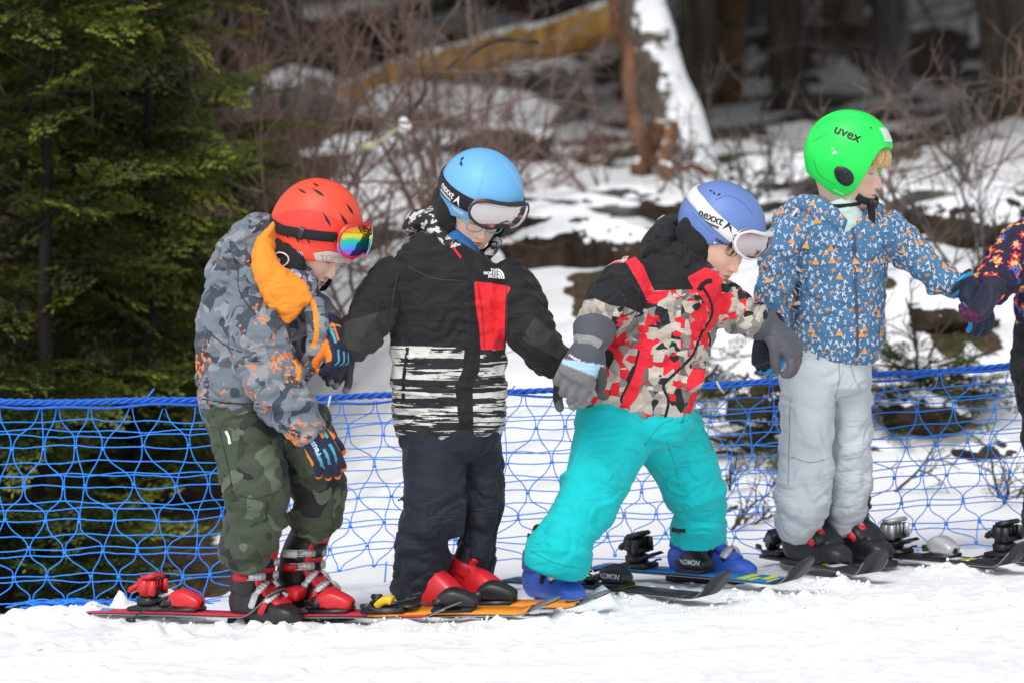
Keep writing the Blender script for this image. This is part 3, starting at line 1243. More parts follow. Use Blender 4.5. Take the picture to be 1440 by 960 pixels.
            for k in (-1, 0, 1):
                bx('lever_rib', (heel + 0.0195, k * 0.013, zt + .066), (0.006, 0.005, 0.030), hm, -.18, hp)
        else:
            q_ = hscale
            C = np.array([[heel - .05 * q_, 0, zt + .02 * q_], [heel - .03 * q_, 0, zt + .04 * q_], [heel, 0, zt + .05 * q_], [heel + 0.02 * q_, 0, zt + .045 * q_]])
            V, F = loft3(w(catmull(C, 14)), np.full(14, .018 * q_), np.linspace(.02, .03, 14) * q_, 18, side, 3.0, 0.3)
            obj('heel_housing', V, F, hm, hp)
            bx('heel_lever', (heel - 0.055 * q_, 0, zt + .05 * q_), (0.06 * q_, 0.03 * q_, 0.010), M_BLACKP, 0.6, hp)
        if brake:
            for k in (-1, 1):
                pts = [w(np.array([heel + .05, k * .036, zt + .016])), w(np.array([heel + .01, k * .043, zt + .008])),
                       w(np.array([heel - .045, k * .043, zt - .022 if opened else zt + 0.025]))]
                V, F = tube(pts, [.0028, .0028, .0028], 6, 0.01)
                br = obj('brake_arm', V, F, M_BLACKP, hp)
                V, F = boxm(pts[-1], (.032, .009, .014), np.stack([fx, side, up], 1), 0.3)
                obj('brake_pad', V, F, M_BLACKP, br) if False else obj('brake_pad', V, F, M_BLACKP, hp)
            bx('brake_pedal', (heel + 0.055, 0, zt + (.034 if opened else .016)), (0.045, 0.05, 0.006), M_BLACKP, 0.35 if opened else 0, hp)
            for k in (-1, 1):
                V, F = tube([w(np.array([heel + .04, k * .02, zt + .03])), w(np.array([heel + .085, k * .02, zt + .04]))], [.003, .003], 6)
                obj('brake_link', V, F, M_BLACKP, hp)
    return root
# ------------------------------------------------------------------ ground
def gz(x, y):
    """Height of the smooth snow surface (arrays)."""
    x, y = np.asarray(x, float), np.asarray(y, float)
    base = 0.05 * np.clip(x, -4, 4)
    start = 1.55 + 1.3 * sstep(-0.1, -1.1, x)
    t = np.maximum(y - start, 0)
    lf = sstep(1.3, -1.2, x)
    bank = 1.0 * sstep(0, 6.8, t) + (0.048 + .022 * lf) * np.clip(y - 8.0, 0, 14) + 0.26 * np.maximum(y - 22.0, 0)
    dip = -0.26 * np.exp(-((x + 1.7) / 1.0) ** 2 - ((y - 2.3) / 0.9) ** 2)
    mound = 0.26 * np.exp(-((x - 1.6) / 1.5) ** 2 - ((y - 4.6) / 1.6) ** 2)
    return base + bank + dip + mound * sstep(1.5, 3, y)


def ground_z(x, y):
    return float(gz(np.array([x]), np.array([y]))[0])


def PG(px, py):
    """The point of the flat snow seen at a photograph pixel."""
    lo, hi = -3.0, 8.0
    for _ in range(50):
        m = (lo + hi) / 2
        p = P(px, py, m)
        if p[2] > 0.05 * p[0]:
            lo = m
        else:
            hi = m
    return P(px, py, lo)


def PGB(px, py, lo=1.5, hi=60.0):
    """The first point of the whole terrain seen at a pixel."""
    ys = np.concatenate([np.arange(lo, 12, .04), np.arange(12, hi, .2)])
    for yv in ys:
        p = P(px, py, yv)
        if p[2] <= ground_z(p[0], yv):
            return p
    return P(px, py, hi)


def build_ground():
    xs = np.concatenate([np.linspace(-45, -4, 24)[:-1], np.linspace(-4, -1.9, 34)[:-1], np.arange(-1.9, 1.9, .0125), np.linspace(1.9, 4, 34), np.linspace(4, 45, 24)[1:]])
    ys = np.concatenate([np.linspace(-14, -2.2, 20)[:-1], np.arange(-2.2, 1.3, .0115), np.arange(1.3, 9, .034), np.linspace(9, 30, 90)[1:], np.linspace(30, 110, 40)[1:]])
    X, Y = np.meshgrid(xs, ys)
    x, y = X.ravel(), Y.ravel()
    p = np.stack([x, y, 0 * x], 1)
    z = gz(x, y)
    near = sstep(2.4, 1.0, y)
    # trodden snow: soft hummocks, small clods, finer grains on the piste
    z = z + near * (0.010 * fbm(p * 3.1, 1, 3) + 0.0075 * np.maximum(fbm(p * 11, 4, 3), -.2) + 0.0032 * noise(p * 37, 8) + 0.0013 * noise(p * 74, 9))
    clod = np.maximum(noise(p * 24, 21) * 0.6 + noise(p * 9, 22) * .55 - 0.42, 0)
    band = np.exp(-((y - 0.0) / .55) ** 2)
    z = z + near * clod * (0.020 + 0.035 * band)
    # faint ski tracks and boot prints
    for (y0, k, d) in ((-.35, .10, .010), (-.42, .10, .010), (-.75, -.06, .008), (-.83, -.05, .008), (-1.2, .14, .009), (-1.28, .15, .009)):
        c = y - y0 - k * x - .03 * np.sin(x * 2.3 + y0 * 9)
        z = z - near * d * np.exp(-(c / .024) ** 2) * sstep(-.5, .1, noise(p * 1.7 + y0, 51)) + near * d * .5 * np.exp(-((np.abs(c) - .045) / .016) ** 2)
    Rf = np.random.default_rng(77)
    for i in range(16):
        cx, cy, ca = Rf.uniform(-1.3, 1.3), Rf.uniform(-1.3, -.25), Rf.uniform(0, 3.1)
        u_ = (x - cx) * math.cos(ca) + (y - cy) * math.sin(ca)
        v_ = -(x - cx) * math.sin(ca) + (y - cy) * math.cos(ca)
        q = (u_ / .12) ** 4 + (v_ / .05) ** 4
        z = z - near * .013 * np.exp(-q) + near * .006 * np.exp(-((q ** .25 - 1.25) / .2) ** 2)
    # snow pushed up beside the skis and boots
    for (px, py, r, h) in [(215, 868, .07, .055), (180, 862, .05, .05), (255, 868, .06, .035), (115, 870, .10, .03), (560, 876, .05, .02), (380, 890, .05, .015), (700, 872, .06, .018), (745, 850, .07, .035),
                           (845, 848, .06, .025), (925, 842, .08, .028), (1090, 806, .05, .02), (1180, 826, .06, .022), (1255, 780, .05, .02), (1330, 806, .08, .02), (1400, 800, .1, .02), (30, 874, .12, .03), (470, 884, .05, .014)]:
        c = PG(px, py)
        q = ((x - c[0]) ** 2 + (y - c[1]) ** 2) / r ** 2
        z = z + h * np.exp(-q) * (1 + .5 * noise(p * 30, 31)) * near
    far = 1 - near
    z = z + far * (0.05 * fbm(p * 1.3, 11, 3) + 0.035 * fbm(p * 4, 12, 3) * sstep(2, 4, y)) + sstep(6, 14, y) * 0.13 * fbm(p * .55, 14, 3)
    # where bare soil shows: under the evergreens, and patches on the bank and among the trees
    n1 = fbm(p * np.array([1.0, .8, 1]), 41, 4)
    n2 = fbm(p * np.array([3.2, 2.2, 1]), 42, 3)
    left = sstep(-0.62, -1.02, x + 0.30 * (y - 2.2) * sstep(3.6, 2.0, y) + .16 * n2 - 0.02) * sstep(1.15, 1.6, y + .12 * n2)
    wood = sstep(-.05, .2, n1 + .9 * n2 + .06 * sstep(8, 16, y) - .30 * sstep(19, 25, y) - .10 * sstep(.6, -.6, x)) * sstep(8.6, 11.5, y)
    bankp = sstep(.20, .36, n1 * .7 + .55 * n2) * sstep(2.2, 3.5, y) * sstep(9, 6, y) * .9
    soil = np.clip(np.maximum.reduce([left, wood, bankp * sstep(.1, .6, x + .4)]), 0, 1)
    V = np.stack([x, y, z], 1)
    F = grid_faces(len(ys), len(xs))
    m = mat('snow', (.86, .865, .88), rough=.55, spec=.3, var=.015, vscale=5, bump=.3, bscale=130, bump2=.2, b2scale=420)
    nt, hsv, b = nodes_of(m)
    v = objvec(nt)
    so = attrn(nt, 'soil')
    e = noisen(nt, v, 16, 5, .7)
    k = mathn(nt, 'GREATER_THAN', mathn(nt, 'ADD', so, mathn(nt, 'MULTIPLY', mathn(nt, 'SUBTRACT', e, .5), 1.0)), .55)
    s2 = noisen(nt, v, 30, 4, .7)
    r = N(nt, 'ValToRGB')
    nt.links.new(s2, r.inputs[0])
    el = r.color_ramp.elements
    el.new(.5)
    for i, (pp, c) in enumerate([(.32, (.02, .014, .010)), (.5, (.06, .042, .025)), (.7, (.15, .105, .055))]):
        el[i].position = pp
        el[i].color = (*c, 1)
    # faint grit on the trodden snow
    lit = noisen(nt, v, 70, 3, .75)
    inwood = attrn(nt, 'wood')
    g = noisen(nt, v, 55, 2, .6)
    gr = mathn(nt, 'GREATER_THAN', g, .84)
    snowc = mixc(nt, mathn(nt, 'MULTIPLY', noisen(nt, v, 3.2, 4, .6), .10), (.86, .865, .88), (.66, .62, .58))
    snowc = mixc(nt, gr, snowc, (.25, .2, .16))
    litter = mathn(nt, 'GREATER_THAN', mathn(nt, 'ADD', lit, mathn(nt, 'MULTIPLY', inwood, .22)), .72)  # specks thicken into the wood: debris, and tree shade put into the colour
    snowc = mixc(nt, litter, snowc, (.13, .10, .075))
    nt.links.new(mixc(nt, k, snowc, r.outputs[0]), hsv.inputs['Color'])
    o = obj('snow_ground', V, F, m, attrs={'soil': soil, 'wood': sstep(2.0, 9.0, y) * (0.55 + .45 * fbm(p * .9, 45, 2))})
    o['kind'] = 'structure'
    # loose crumbs of snow
    R = np.random.default_rng(9)
    sph = bmesh.new()
    bmesh.ops.create_icosphere(sph, subdivisions=1, radius=1)
    sv = np.array([q.co[:] for q in sph.verts])
    sf = np.array([[q.index for q in f.verts] for f in sph.faces])
    sph.free()
    VV, FF = [], []
    spots = [(215, 866), (180, 862), (300, 872), (120, 872), (560, 876), (690, 872), (745, 848), (850, 846), (925, 845), (1075, 815), (1100, 836), (1190, 826), (1250, 784), (1330, 802), (1400, 806), (640, 880), (470, 880), (980, 856), (800, 862)]
    tree = bvh(V[(np.abs(x) < 1.9) & (np.abs(y) < 2)], []) if False else None
    bvh_g = None
    ng = 0
    for i in range(620):
        s = spots[R.integers(0, len(spots))]
        c = PG(*s)
        xx, yy = c[0] + R.normal(0, .09), c[1] + R.normal(0, .055)
        if i > 380:
            xx, yy = R.uniform(-1.4, 1.4), R.normal(-.15, .35)
        rr = abs(R.normal(0, .003)) + .0016
        ix = np.clip(np.searchsorted(xs, xx), 0, len(xs) - 1)
        iy = np.clip(np.searchsorted(ys, yy), 0, len(ys) - 1)
        zz = z[iy * len(xs) + ix]
        q = sv * rr * R.uniform(.7, 1.3, 3) * (1 + .25 * R.normal(0, 1, (len(sv), 1))) + np.array([xx, yy, zz + rr * .4])
        VV.append(q)
        FF.append(sf + ng)
        ng += len(sv)
    o = obj('snow_crumbs', np.vstack(VV), np.vstack(FF), mat('loose_snow', (.9, .905, .92), rough=.6, bump=.3, bscale=300))
    o['kind'] = 'stuff'
    o['label'] = 'loose crumbs of snow lying round the skis and boots'
# ------------------------------------------------------------------ patterned cloth
def camo_mat(name, cols, scale, thr, speck=None, stretch=(1, 1, 1), dist=0.6, **k):
    m = fabric(name, cols[0], **k)
    nt, hsv, b = nodes_of(m)
    v = objvec(nt, stretch)
    c = cols[0]
    for i, (cc, t) in enumerate(zip(cols[1:], thr)):
        v2 = objvec(nt, stretch, (3.1 * i + 1.7, 1.3 * i, 5.7 * i))
        f = noisen(nt, v2, scale * (1 + 0.12 * i), 1.4, 0.45, dist)
        c = mixc(nt, mathn(nt, 'GREATER_THAN', f, t), c, cc)
    if speck:
        sn = N(nt, 'VectorMath', operation='SNAP')
        nt.links.new(objvec(nt), sn.inputs[0])
        sn.inputs[1].default_value = (0.0058, 0.0058, 0.0058)
        a = noisen(nt, objvec(nt, (1, 1, 1.0), (9, 2, 4)), 12, 2, 0.6, 0.4)
        d = noisen(nt, sn.outputs[0], 80, 2, 0.75)
        f = mathn(nt, 'GREATER_THAN', mathn(nt, 'ADD', mathn(nt, 'MULTIPLY', a, 1.05), mathn(nt, 'MULTIPLY', d, 1.05)), speck[1])
        c = mixc(nt, f, c, speck[0])
    nt.links.new(c, hsv.inputs['Color'])
    return m


M_J1 = camo_mat('grey_camouflage_cloth', [(.155, .185, .22), (.045, .058, .08), (.25, .265, .29), (.09, .105, .125)], 17, [.545, .60, .62],
                ((.80, .215, .045), 1.25))
M_P1 = camo_mat('green_camouflage_cloth', [(.052, .068, .043), (.018, .021, .020), (.105, .135, .088), (.03, .04, .027)], 13, [.57, .585, .62])
M_ORANGE = fabric('orange_lining', (.86, .27, .025))
M_NAVY = fabric('navy_cloth', (.014, .018, .030), crease=.8)
M_TURQ = fabric('turquoise_cloth', (.006, .51, .53), var=.06, rough=.8, spec=.18, crease=.8)
M_LGREY = fabric('light_grey_cloth', (.54, .57, .61), var=.08, vscale=7, rough=.8, spec=.18, crease=.8)
M_GREYGL = fabric('grey_glove_cloth', (.15, .155, .17))

# black jacket with a brushed stripe lower half and a red chest panel
M_J2 = fabric('black_jacket_cloth', (.012, .012, .013))
nt, hsv, b_ = nodes_of(M_J2)
v = objvec(nt, (1.3, 1.3, 25), (0, 0, 3.3))
brush = noisen(nt, v, 2.9, 3, 0.62, 0.25)
brush2 = noisen(nt, objvec(nt, (26, 26, 190)), 1.0, 3, 0.7)
blk = noisen(nt, objvec(nt, (2.2, 2.2, 42), (4, 2, 1)), 2.2, 1, 0.5)
s_ = mathn(nt, 'ADD', brush, mathn(nt, 'MULTIPLY', mathn(nt, 'SUBTRACT', brush2, 0.5), 0.20))
st = mathn(nt, 'MAXIMUM', mathn(nt, 'GREATER_THAN', s_, 0.512), mathn(nt, 'GREATER_THAN', blk, 0.66))
stripe = mixc(nt, st, mixc(nt, mathn(nt, 'GREATER_THAN', mathn(nt, 'ADD', s_, mathn(nt, 'MULTIPLY', mathn(nt, 'SUBTRACT', brush2, .5), .5)), .54), (.60, .59, .55), (.2, .2, .2)), (.02, .02, .022))
c_ = mixc(nt, mathn(nt, 'GREATER_THAN', attrn(nt, 'low'), 0.0), (.012, .012, .013), stripe)
c_ = mixc(nt, mathn(nt, 'GREATER_THAN', attrn(nt, 'grey'), 0.0), c_, (.034, .033, .032))
c_ = mixc(nt, mathn(nt, 'GREATER_THAN', attrn(nt, 'red'), 0.0), c_, (.78, .022, .03))
nt.links.new(c_, hsv.inputs['Color'])

M_HOOD2 = fabric('brushed_stripe_cloth', (.5, .5, .5))
nt, hsv, b_ = nodes_of(M_HOOD2)
s_ = noisen(nt, objvec(nt, (18, 18, 30), (0, 0, 1), (0.5, 0.4, 0)), 1.5, 3, .6)
nt.links.new(mixc(nt, mathn(nt, 'GREATER_THAN', s_, .5), (.62, .61, .58), (.02, .02, .022)), hsv.inputs['Color'])

# shard camouflage: straight-sided flakes of beige, grey, red and black
M_J3 = fabric('shard_pattern_cloth', (.5, .5, .5))
nt, hsv, b_ = nodes_of(M_J3)


def shards(scale, loc, stretch):
    w = N(nt, 'TexVoronoi')
    w.feature = 'F1'
    w.distance = 'EUCLIDEAN'
    w.inputs['Scale'].default_value = scale
    w.inputs['Randomness'].default_value = 1.0
    nt.links.new(objvec(nt, stretch, loc, (0.4, 0.7, 0.5)), w.inputs['Vector'])
    sp = N(nt, 'SeparateColor')
    nt.links.new(w.outputs['Color'], sp.inputs[0])
    return sp.outputs[0], sp.outputs[1]


a1, a2 = shards(33, (0, 0, 0), (1.25, 1, .8))
r = N(nt, 'ValToRGB')
r.color_ramp.interpolation = 'CONSTANT'
e = r.color_ramp.elements
cols3 = [(0, (.47, .42, .35)), (.28, (.24, .225, .21)), (.44, (.52, .48, .42)), (.56, (.13, .125, .12)), (.66, (.70, .018, .035)), (.81, (.018, .018, .02)), (.92, (.38, .345, .30))]
while len(e) < len(cols3):
    e.new(.5)
for i, (p, c) in enumerate(cols3):
    e[i].position = p
    e[i].color = (*c, 1)
nt.links.new(a1, r.inputs[0])
b1, b2 = shards(48, (5, 3, 1), (.8, 1, 1.35))
r2 = N(nt, 'ValToRGB')
r2.color_ramp.interpolation = 'CONSTANT'
e = r2.color_ramp.elements
cols3 = [(0, (.54, .49, .42)), (.35, (.70, .02, .035)), (.60, (.25, .235, .22)), (.78, (.02, .02, .02))]
while len(e) < len(cols3):
    e.new(.5)
for i, (p, c) in enumerate(cols3):
    e[i].position = p
    e[i].color = (*c, 1)
nt.links.new(b1, r2.inputs[0])
c_ = mixc(nt, mathn(nt, 'GREATER_THAN', b2, 0.72), r.outputs[0], r2.outputs[0])
c_ = mixc(nt, mathn(nt, 'GREATER_THAN', attrn(nt, 'black'), 0.0), c_, (.012, .012, .014))
c_ = mixc(nt, mathn(nt, 'GREATER_THAN', attrn(nt, 'red'), 0.0), c_, (.78, .022, .04))
nt.links.new(c_, hsv.inputs['Color'])

M_J4 = fabric('blue_jacket_cloth', (.065, .175, .32), var=.08)
M_J5 = fabric('dark_floral_cloth', (.022, .016, .045))
M_GAITER = camo_mat('grey_gaiter_cloth', [(.2, .21, .25), (.05, .055, .07), (.4, .4, .42)], 40, [.5, .58])
M_MINT = fabric('mint_shirt_cloth', (.48, .6, .56))


def garment(name, parts, mat_, root, voxel=0.0042, wr=0.0035, seed=0, masks=None, smooth=3, aniso=(22, 22, 34), fine=0.0009, post=None):
    """Overlapping lofts become one cloth surface with creases; masks: attribute -> polygon list in photograph pixels."""
    V, F = union(parts, voxel, smooth)
    Nn = normals(V, F)
    q = V * np.array(aniso)
    wp_ = fbm(V * 8, seed + 40, 2)[:, None] * np.array([1.2, 1.2, 1.9])
    f = np.abs(fbm(q + wp_, seed, 2))
    d = (0.34 - np.minimum(f * 1.9, 1.0)) * wr * 1.15
    f2 = noise(q * np.array([1.1, 1.1, 1.35]) + wp_ * 1.2 + 7.7, seed + 3)
    gate = sstep(-.15, .35, noise(V * 9 + 3, seed + 6))
    d -= gate * np.exp(-(f2 / 0.10) ** 2) * wr * .85
    d += noise(V * np.array([70, 70, 110.]), seed + 9) * fine
    V = V + Nn * d[:, None]
    V = relax(V, F, 1, 0.4)
    attrs = {}
    px = to_px(V)
    for k, polys in (masks or {}).items():
        val = np.full(len(V), -1e3)
        for p in polys:
            val = np.maximum(val, sdpoly(px, p))
        attrs[k] = val
    if post:
        attrs.update(post(V, px))
    o = obj(name, V, F, mat_, root, attrs=attrs)
    return o, V, F, bvh(V, F)


def add_decals(name, L, mat_, parent, smooth=False):
    V, F = join([(v, [list(map(int, f)) for f in F]) for v, F in L])
    return obj(name, V, F, mat_, parent, smooth=smooth)


def paint_glove(V, loc, dist, base, tips=None, tipcol=None, rules=()):
    col = np.ones((len(V), 3)) * np.array(base)
    for fn, c in rules:
        k = np.clip(fn(loc, dist), 0, 1)[:, None]
        col = col * (1 - k) + np.array(c) * k
    if tipcol is not None:
        dd = dist[:, :, 0]
        near = dd.argmin(0)
        al = dist[near, np.arange(len(V)), 1]
        k = (np.clip((al - tips) * 12, 0, 1) * (dd.min(0) < 0.016))[:, None]
        col = col * (1 - k) + np.array(tipcol) * k
    return col


M_GLOVE = fabric('glove_cloth', 'Col', rough=.6, bump=.25, bscale=900)
HMAT = lambda n, c, **k: mat(n, c, rough=.47, spec=.42, coat=.0, var=.03, vscale=6, bump=.02, bscale=500, **k)
PAD = [(0, 88), (40, 92), (58, 100), (72, 113), (86, 110), (100, 101), (122, 108), (150, 121), (180, 118)]


def ear_pads(H, helm, m=None, zl=-.055):
    for sg in (1, -1):
        parts = [(lambda v: (H.w(v[0]), v[1]))(ellipsoid((sg * .083, -.004, zl), (.019, .040, .048)))]
        parts.append((lambda v: (H.w(v[0]), v[1]))(ellipsoid((sg * .078, -.038, zl + .012), (.02, .034, .04))))
        parts.append((lambda v: (H.w(v[0]), v[1]))(ellipsoid((sg * .074, .024, zl - .024), (.014, .022, .034))))
        V, F = union(parts, .004, 4)
        obj('ear_pad', V, F, m or M_BLACK, helm)


def chin_strap(H, helm):
    V, F = tube(H.w(np.array([[.078, .012, -.085], [.058, .045, -.122], [.0, .062, -.136], [-.058, .045, -.122], [-.078, .012, -.085]])), .006, 8, .01)
    obj('chin_strap', V, F, M_BLACK, helm)


def helm_obj(root, label=None):
    h = bpy.data.objects.new('helmet', None)
    COL.objects.link(h)
    h.parent = root
    return h


G1 = 'children holding hands in a line on the snow'


def person(label, px, py, Y):
    p = P(px, py, Y)
    return thing('person', label, 'person', (p[0], p[1], ground_z(p[0], p[1])), G1)


# ================================================================== child in the orange helmet
def kid1():
    K = person('child in orange-red helmet and grey camouflage jacket bending over beside the black jacket child', 400, 870, .1)
    y = .1
    H = Head(444, 325, y, (.87, -.36, -.30), (.08, -.05, 1), 1.06, 1.17)
    HF = Head(444, 337, y, (.72, -.36, -.60), (.2, -.05, 1), .98)
    torso = loft([(343, 578, y, 61, 54, 1), (346, 545, y, 70, 58, 1.5), (356, 505, y, 82, 60, 2), (364, 465, y, 88, 60, 1.5), (372, 425, y, 82, 58, 1.5),
                  (385, 395, y, 66, 52, 1), (398, 372, y, 44, 42, 0)], sup=2.4)
    near = loft([(352, 430, y - .05, 34, 36, 1), (364, 470, y - .12, 42, 42, 2), (374, 515, y - .15, 43, 42, 3), (394, 552, y - .17, 40, 38, 4), (420, 588, y - .18, 33, 32, 3), (438, 612, y - .18, 27, 28, 1)], lam=.03, seed=3)
    far = loft([(418, 425, y + .09, 36, 36, 1), (445, 445, y + .05, 28, 28, 2), (466, 462, y + .0, 19, 20, 1)], seed=8)
    flap = loft([(440, 425, y - .11, 14, 14), (447, 460, y - .13, 15, 16), (440, 500, y - .12, 14, 16), (428, 530, y - .11, 10, 12)], seed=4)
    hood = loft([(325, 432, y + .0, 40, 46, 2), (328, 398, y + .01, 41, 52, 3), (342, 360, y + .02, 40, 52, 3), (362, 330, y + .02, 30, 44, 3), (384, 314, y + .03, 16, 30, 1)], seed=6, lam=.03)
    j, V, F, T = garment('jacket', [torso, near, far, flap, hood], M_J1, K, seed=11, wr=.009, aniso=(10, 10, 20))
    ol = loft([(382, 328, y + .0, 9, 30, 1), (373, 350, y - .04, 14, 34, 2), (374, 378, y - .085, 20, 24, 2), (390, 404, y - .12, 26, 16, 2), (405, 430, y - .135, 23, 10, 1), (403, 453, y - .13, 7, 8, 0)], lam=.02)
    ol2 = loft([(392, 400, y - .09, 26, 22), (418, 415, y - .12, 22, 14), (436, 424, y - .125, 10, 8)])
    garment('hood_lining', [ol, ol2], M_ORANGE, K, seed=5, voxel=.0035, wr=.0022)
    g = loft([(392, 372, y + .01, 34, 40), (408, 392, y - .03, 34, 36, 2), (428, 408, y - .07, 26, 26, 2), (440, 414, y - .08, 14, 16)], lam=.014)
    garment('neck_gaiter', [g], M_GAITER, K, voxel=.003, seed=2)
    # zips
    add_decals('front_zip', [strip_px(T, [(441, 418), (447, 440), (449, 470), (444, 490)], 7, y)], M_ORANGE, j)
    add_decals('pocket_zip', [strip_px(T, [(418, 505), (427, 518), (424, 534)], 6, y)], M_ORANGE, j)
    # trousers
    pel = loft([(346, 560, y, 62, 54), (352, 590, y, 62, 56), (380, 615, y + .03, 60, 52)])
    l1 = loft([(346, 590, y - .05, 52, 50, 1), (350, 635, y - .06, 49, 48, 1.5), (361, 678, y - .08, 48, 46, 2), (363, 710, y - .07, 46, 46, 5), (356, 742, y - .06, 42, 42, 5), (347, 766, y - .05, 38, 40, 3), (338, 786, y - .03, 34, 38, 2)], seed=2, lam=.035)
    l2 = loft([(415, 590, y + .06, 50, 50, 1), (436, 640, y + .06, 42, 44, 1.5), (447, 690, y + .04, 41, 42, 2), (445, 714, y + .04, 37, 40, 4), (436, 732, y + .05, 31, 34, 4), (428, 742, y + .06, 29, 30, 2)], seed=5, lam=.03)
    t, Vt, Ft, Tt = garment('trousers', [pel, l1, l2], M_P1, K, seed=21, wr=.007, aniso=(9, 9, 21))
    add_decals('pocket_zip', [strip_px(Tt, [(322, 604), (326, 612), (328, 622)], 4, y)], M_WHITEP, t)
    ms1 = mat('dark_seam', (.02, .024, .03))
    for q_ in ([(300, 470), (322, 486), (352, 497)], [(286, 560), (330, 566), (372, 566)], [(398, 590), (412, 600), (424, 603)], [(322, 350), (336, 372), (340, 410), (360, 438)]):
        v_, f_ = strip_px(T, q_, 1.8, y, .0012)
        obj('seam', v_, f_, ms1, j)
    ms2 = mat('dark_green_seam', (.014, .018, .012))
    for q_ in ([(310, 590), (325, 650), (334, 700)], [(398, 600), (402, 640)], [(335, 690), (360, 697), (385, 692)]):
        v_, f_ = strip_px(Tt, q_, 1.6, y, .0012)
        obj('seam', v_, f_, ms2, t)
    # head, helmet, goggles
    V, F, C = skull(HF, chest=P(392, 420, y))
    obj('body', V, F, M_SKIN, K, attrs={'Col': C})
    hm = helm_obj(K)
    V, F = helmet_shell(H, [(0, 112), (40, 113), (58, 115), (72, 119), (86, 112), (100, 104), (122, 110), (150, 121), (180, 118)])
    mh = HMAT('orange_red_shell', (.80, .075, .035))
    nt, hsv, b = nodes_of(mh)
    tc = N(nt, 'TexCoord')
    sh = obj('helmet_shell', V, F, mh, hm)
    TS = bvh(V, F)
    # darker lower half of the two-tone shell
    low = []
    th = np.linspace(math.radians(24), math.radians(336), 90)
    top = np.radians(74 - 14 * np.cos(th) + 10 * np.cos(2 * th))
    rows = [dome(th, top + (np.radians(100) - top) * k, .0009) for k in np.linspace(0, 1, 7)]
    obj('lower_shell', H.w(np.stack(rows).reshape(-1, 3)), grid_faces(7, 90)[:, ::-1], HMAT('red_shell', (.78, .04, .028)), hm)
    ear_pads(H, hm, None, -.072)
    chin_strap(HF, hm)
    for p0, p1, w_ in [((419, 266), (433, 274), 4.5), ((439, 265.5), (458, 278), 6), ((440, 258.5), (450, 264), 4), ((455, 298), (468, 321), 6), ((479, 300), (491, 320), 6.5), ((487, 286), (498, 303), 4.5),
                       ((403.5, 328), (409, 337), 4), ((418, 334), (423, 342), 4), ((434, 337), (439, 344), 4)]:
        v_, f_ = slot_px(H, p0, p1, w_ * .62, TS, .0016)
        obj('vent', v_, f_, M_PRINT_K, hm, smooth=False)
    # tape on the brow with pale pencil letters, ring emblem, silver ear ring
    v_, f_ = decal_px(TS, [(443, 357), (462, 354), (490, 358), (510, 352), (511, 362), (500, 368), (484, 373), (465, 374), (447, 370)], y, .002, 5)
    tp = obj('name_tape', v_, f_, mat('paper_tape', (.62, .50, .45), rough=.7, var=.1, vscale=30), hm)
    TT = TS
    T2, F2 = text2d('TOMM', -.01, 1, .1, .2)
    words_px(H, TS, hm, T2, F2, (453, 368), (487, 367), mat('pencil', (.30, .28, .28)), .0028)
    rings = []
    for i in range(4):
        t_ = np.linspace(0, 2 * np.pi, 17)[:-1]
        a = np.stack([np.cos(t_), np.sin(t_)], 1)
        rings.append((np.vstack([a * .5 + [i * .72, 0], a * .37 + [i * .72, 0]]), [[k, (k + 1) % 16, 16 + (k + 1) % 16, 16 + k] for k in range(16)]))
    rg = join2d(rings)
    words_px(H, TS, hm, rg[0], rg[1], (416, 355), (429, 358.5), M_PRINT_W, .002, 'ring_emblem')
    t_ = np.linspace(0, 2 * np.pi, 26)
    pts = np.stack([np.full(26, .103), -.022 + .019 * np.cos(t_) * (1 + .25 * np.sin(t_)), -.066 + .0145 * np.sin(t_)], 1)
    V, F = tube(H.w(pts), .0021, 8)
    obj('ear_ring', V, F, M_SILVER, hm)
    lm = lens_material('rainbow_mirror', [(0, (.75, .05, .5)), (.18, (.2, .15, .95)), (.36, (.02, .5, .8)), (.5, (.05, .6, .25)), (.62, (.85, .75, .05)), (.78, (.9, .35, .03)), (1, (.55, .1, .05))])
    goggles(K, H, mat('red_frame', (.62, .012, .03), rough=.3, spec=.5, coat=.3, var=.04), lm, M_BLACK, ph0=84, half=17, wide=44, out=.020, strap_ph=(93, 94, 92), strap_half=5.6)
    # gloves
    for (wp_, d, n, kw, side, cuf) in [((437, 606, y - .18), (.50, -.12, -.86), (.25, -.95, .25), dict(curl=(.25, .35, .3), spread=.05, thumb=(.5, .5)), 1, (-.022, .01, .04)),
                                       ((466, 468, y - .10), (.22, -.25, -.85), (.80, -.55, .10), dict(curl=(.55, .9, .7), spread=.03, thumb=(.25, .95)), -1, (-.012, .02, .025))]:
        V, F, loc, dist = glove(P(*wp_), d, n, 1.06, thumb_side=side, cuff=np.array(cuf), cuff_r=.034, **kw)
        rules = [(lambda l, q: (np.abs(np.abs(l[:, 1]) - .042) < .006) * (l[:, 0] > -.01) * (l[:, 0] < .075), (.85, .22, .02)),
                 (lambda l, q: (np.abs(np.abs(l[:, 1] - .0) - .0195) < .0035) * (l[:, 0] > .05) * (l[:, 2] > 0), (.09, .36, .48)),
                 (lambda l, q: (np.abs(l[:, 1]) < .0035) * (l[:, 0] > .055) * (l[:, 2] > 0), (.09, .36, .48)),
                 (lambda l, q: (np.abs(l[:, 1] - .013) < .004) * (l[:, 0] > -.02) * (l[:, 0] < .03) * (l[:, 2] > 0), (.85, .2, .02)),
                 (lambda l, q: (np.abs(l[:, 1] - .023) < .004) * (l[:, 0] > -.02) * (l[:, 0] < .035) * (l[:, 2] > 0), (.1, .4, .5)),
                 (lambda l, q: (np.abs(l[:, 0] + .012) < .003) * 1.0, (.8, .35, .03)),
                 (lambda l, q: (q[4][:, 0] < .017) * (q[4][:, 1] > .1), (.85, .2, .02) if side < 0 else (.016, .022, .05))]
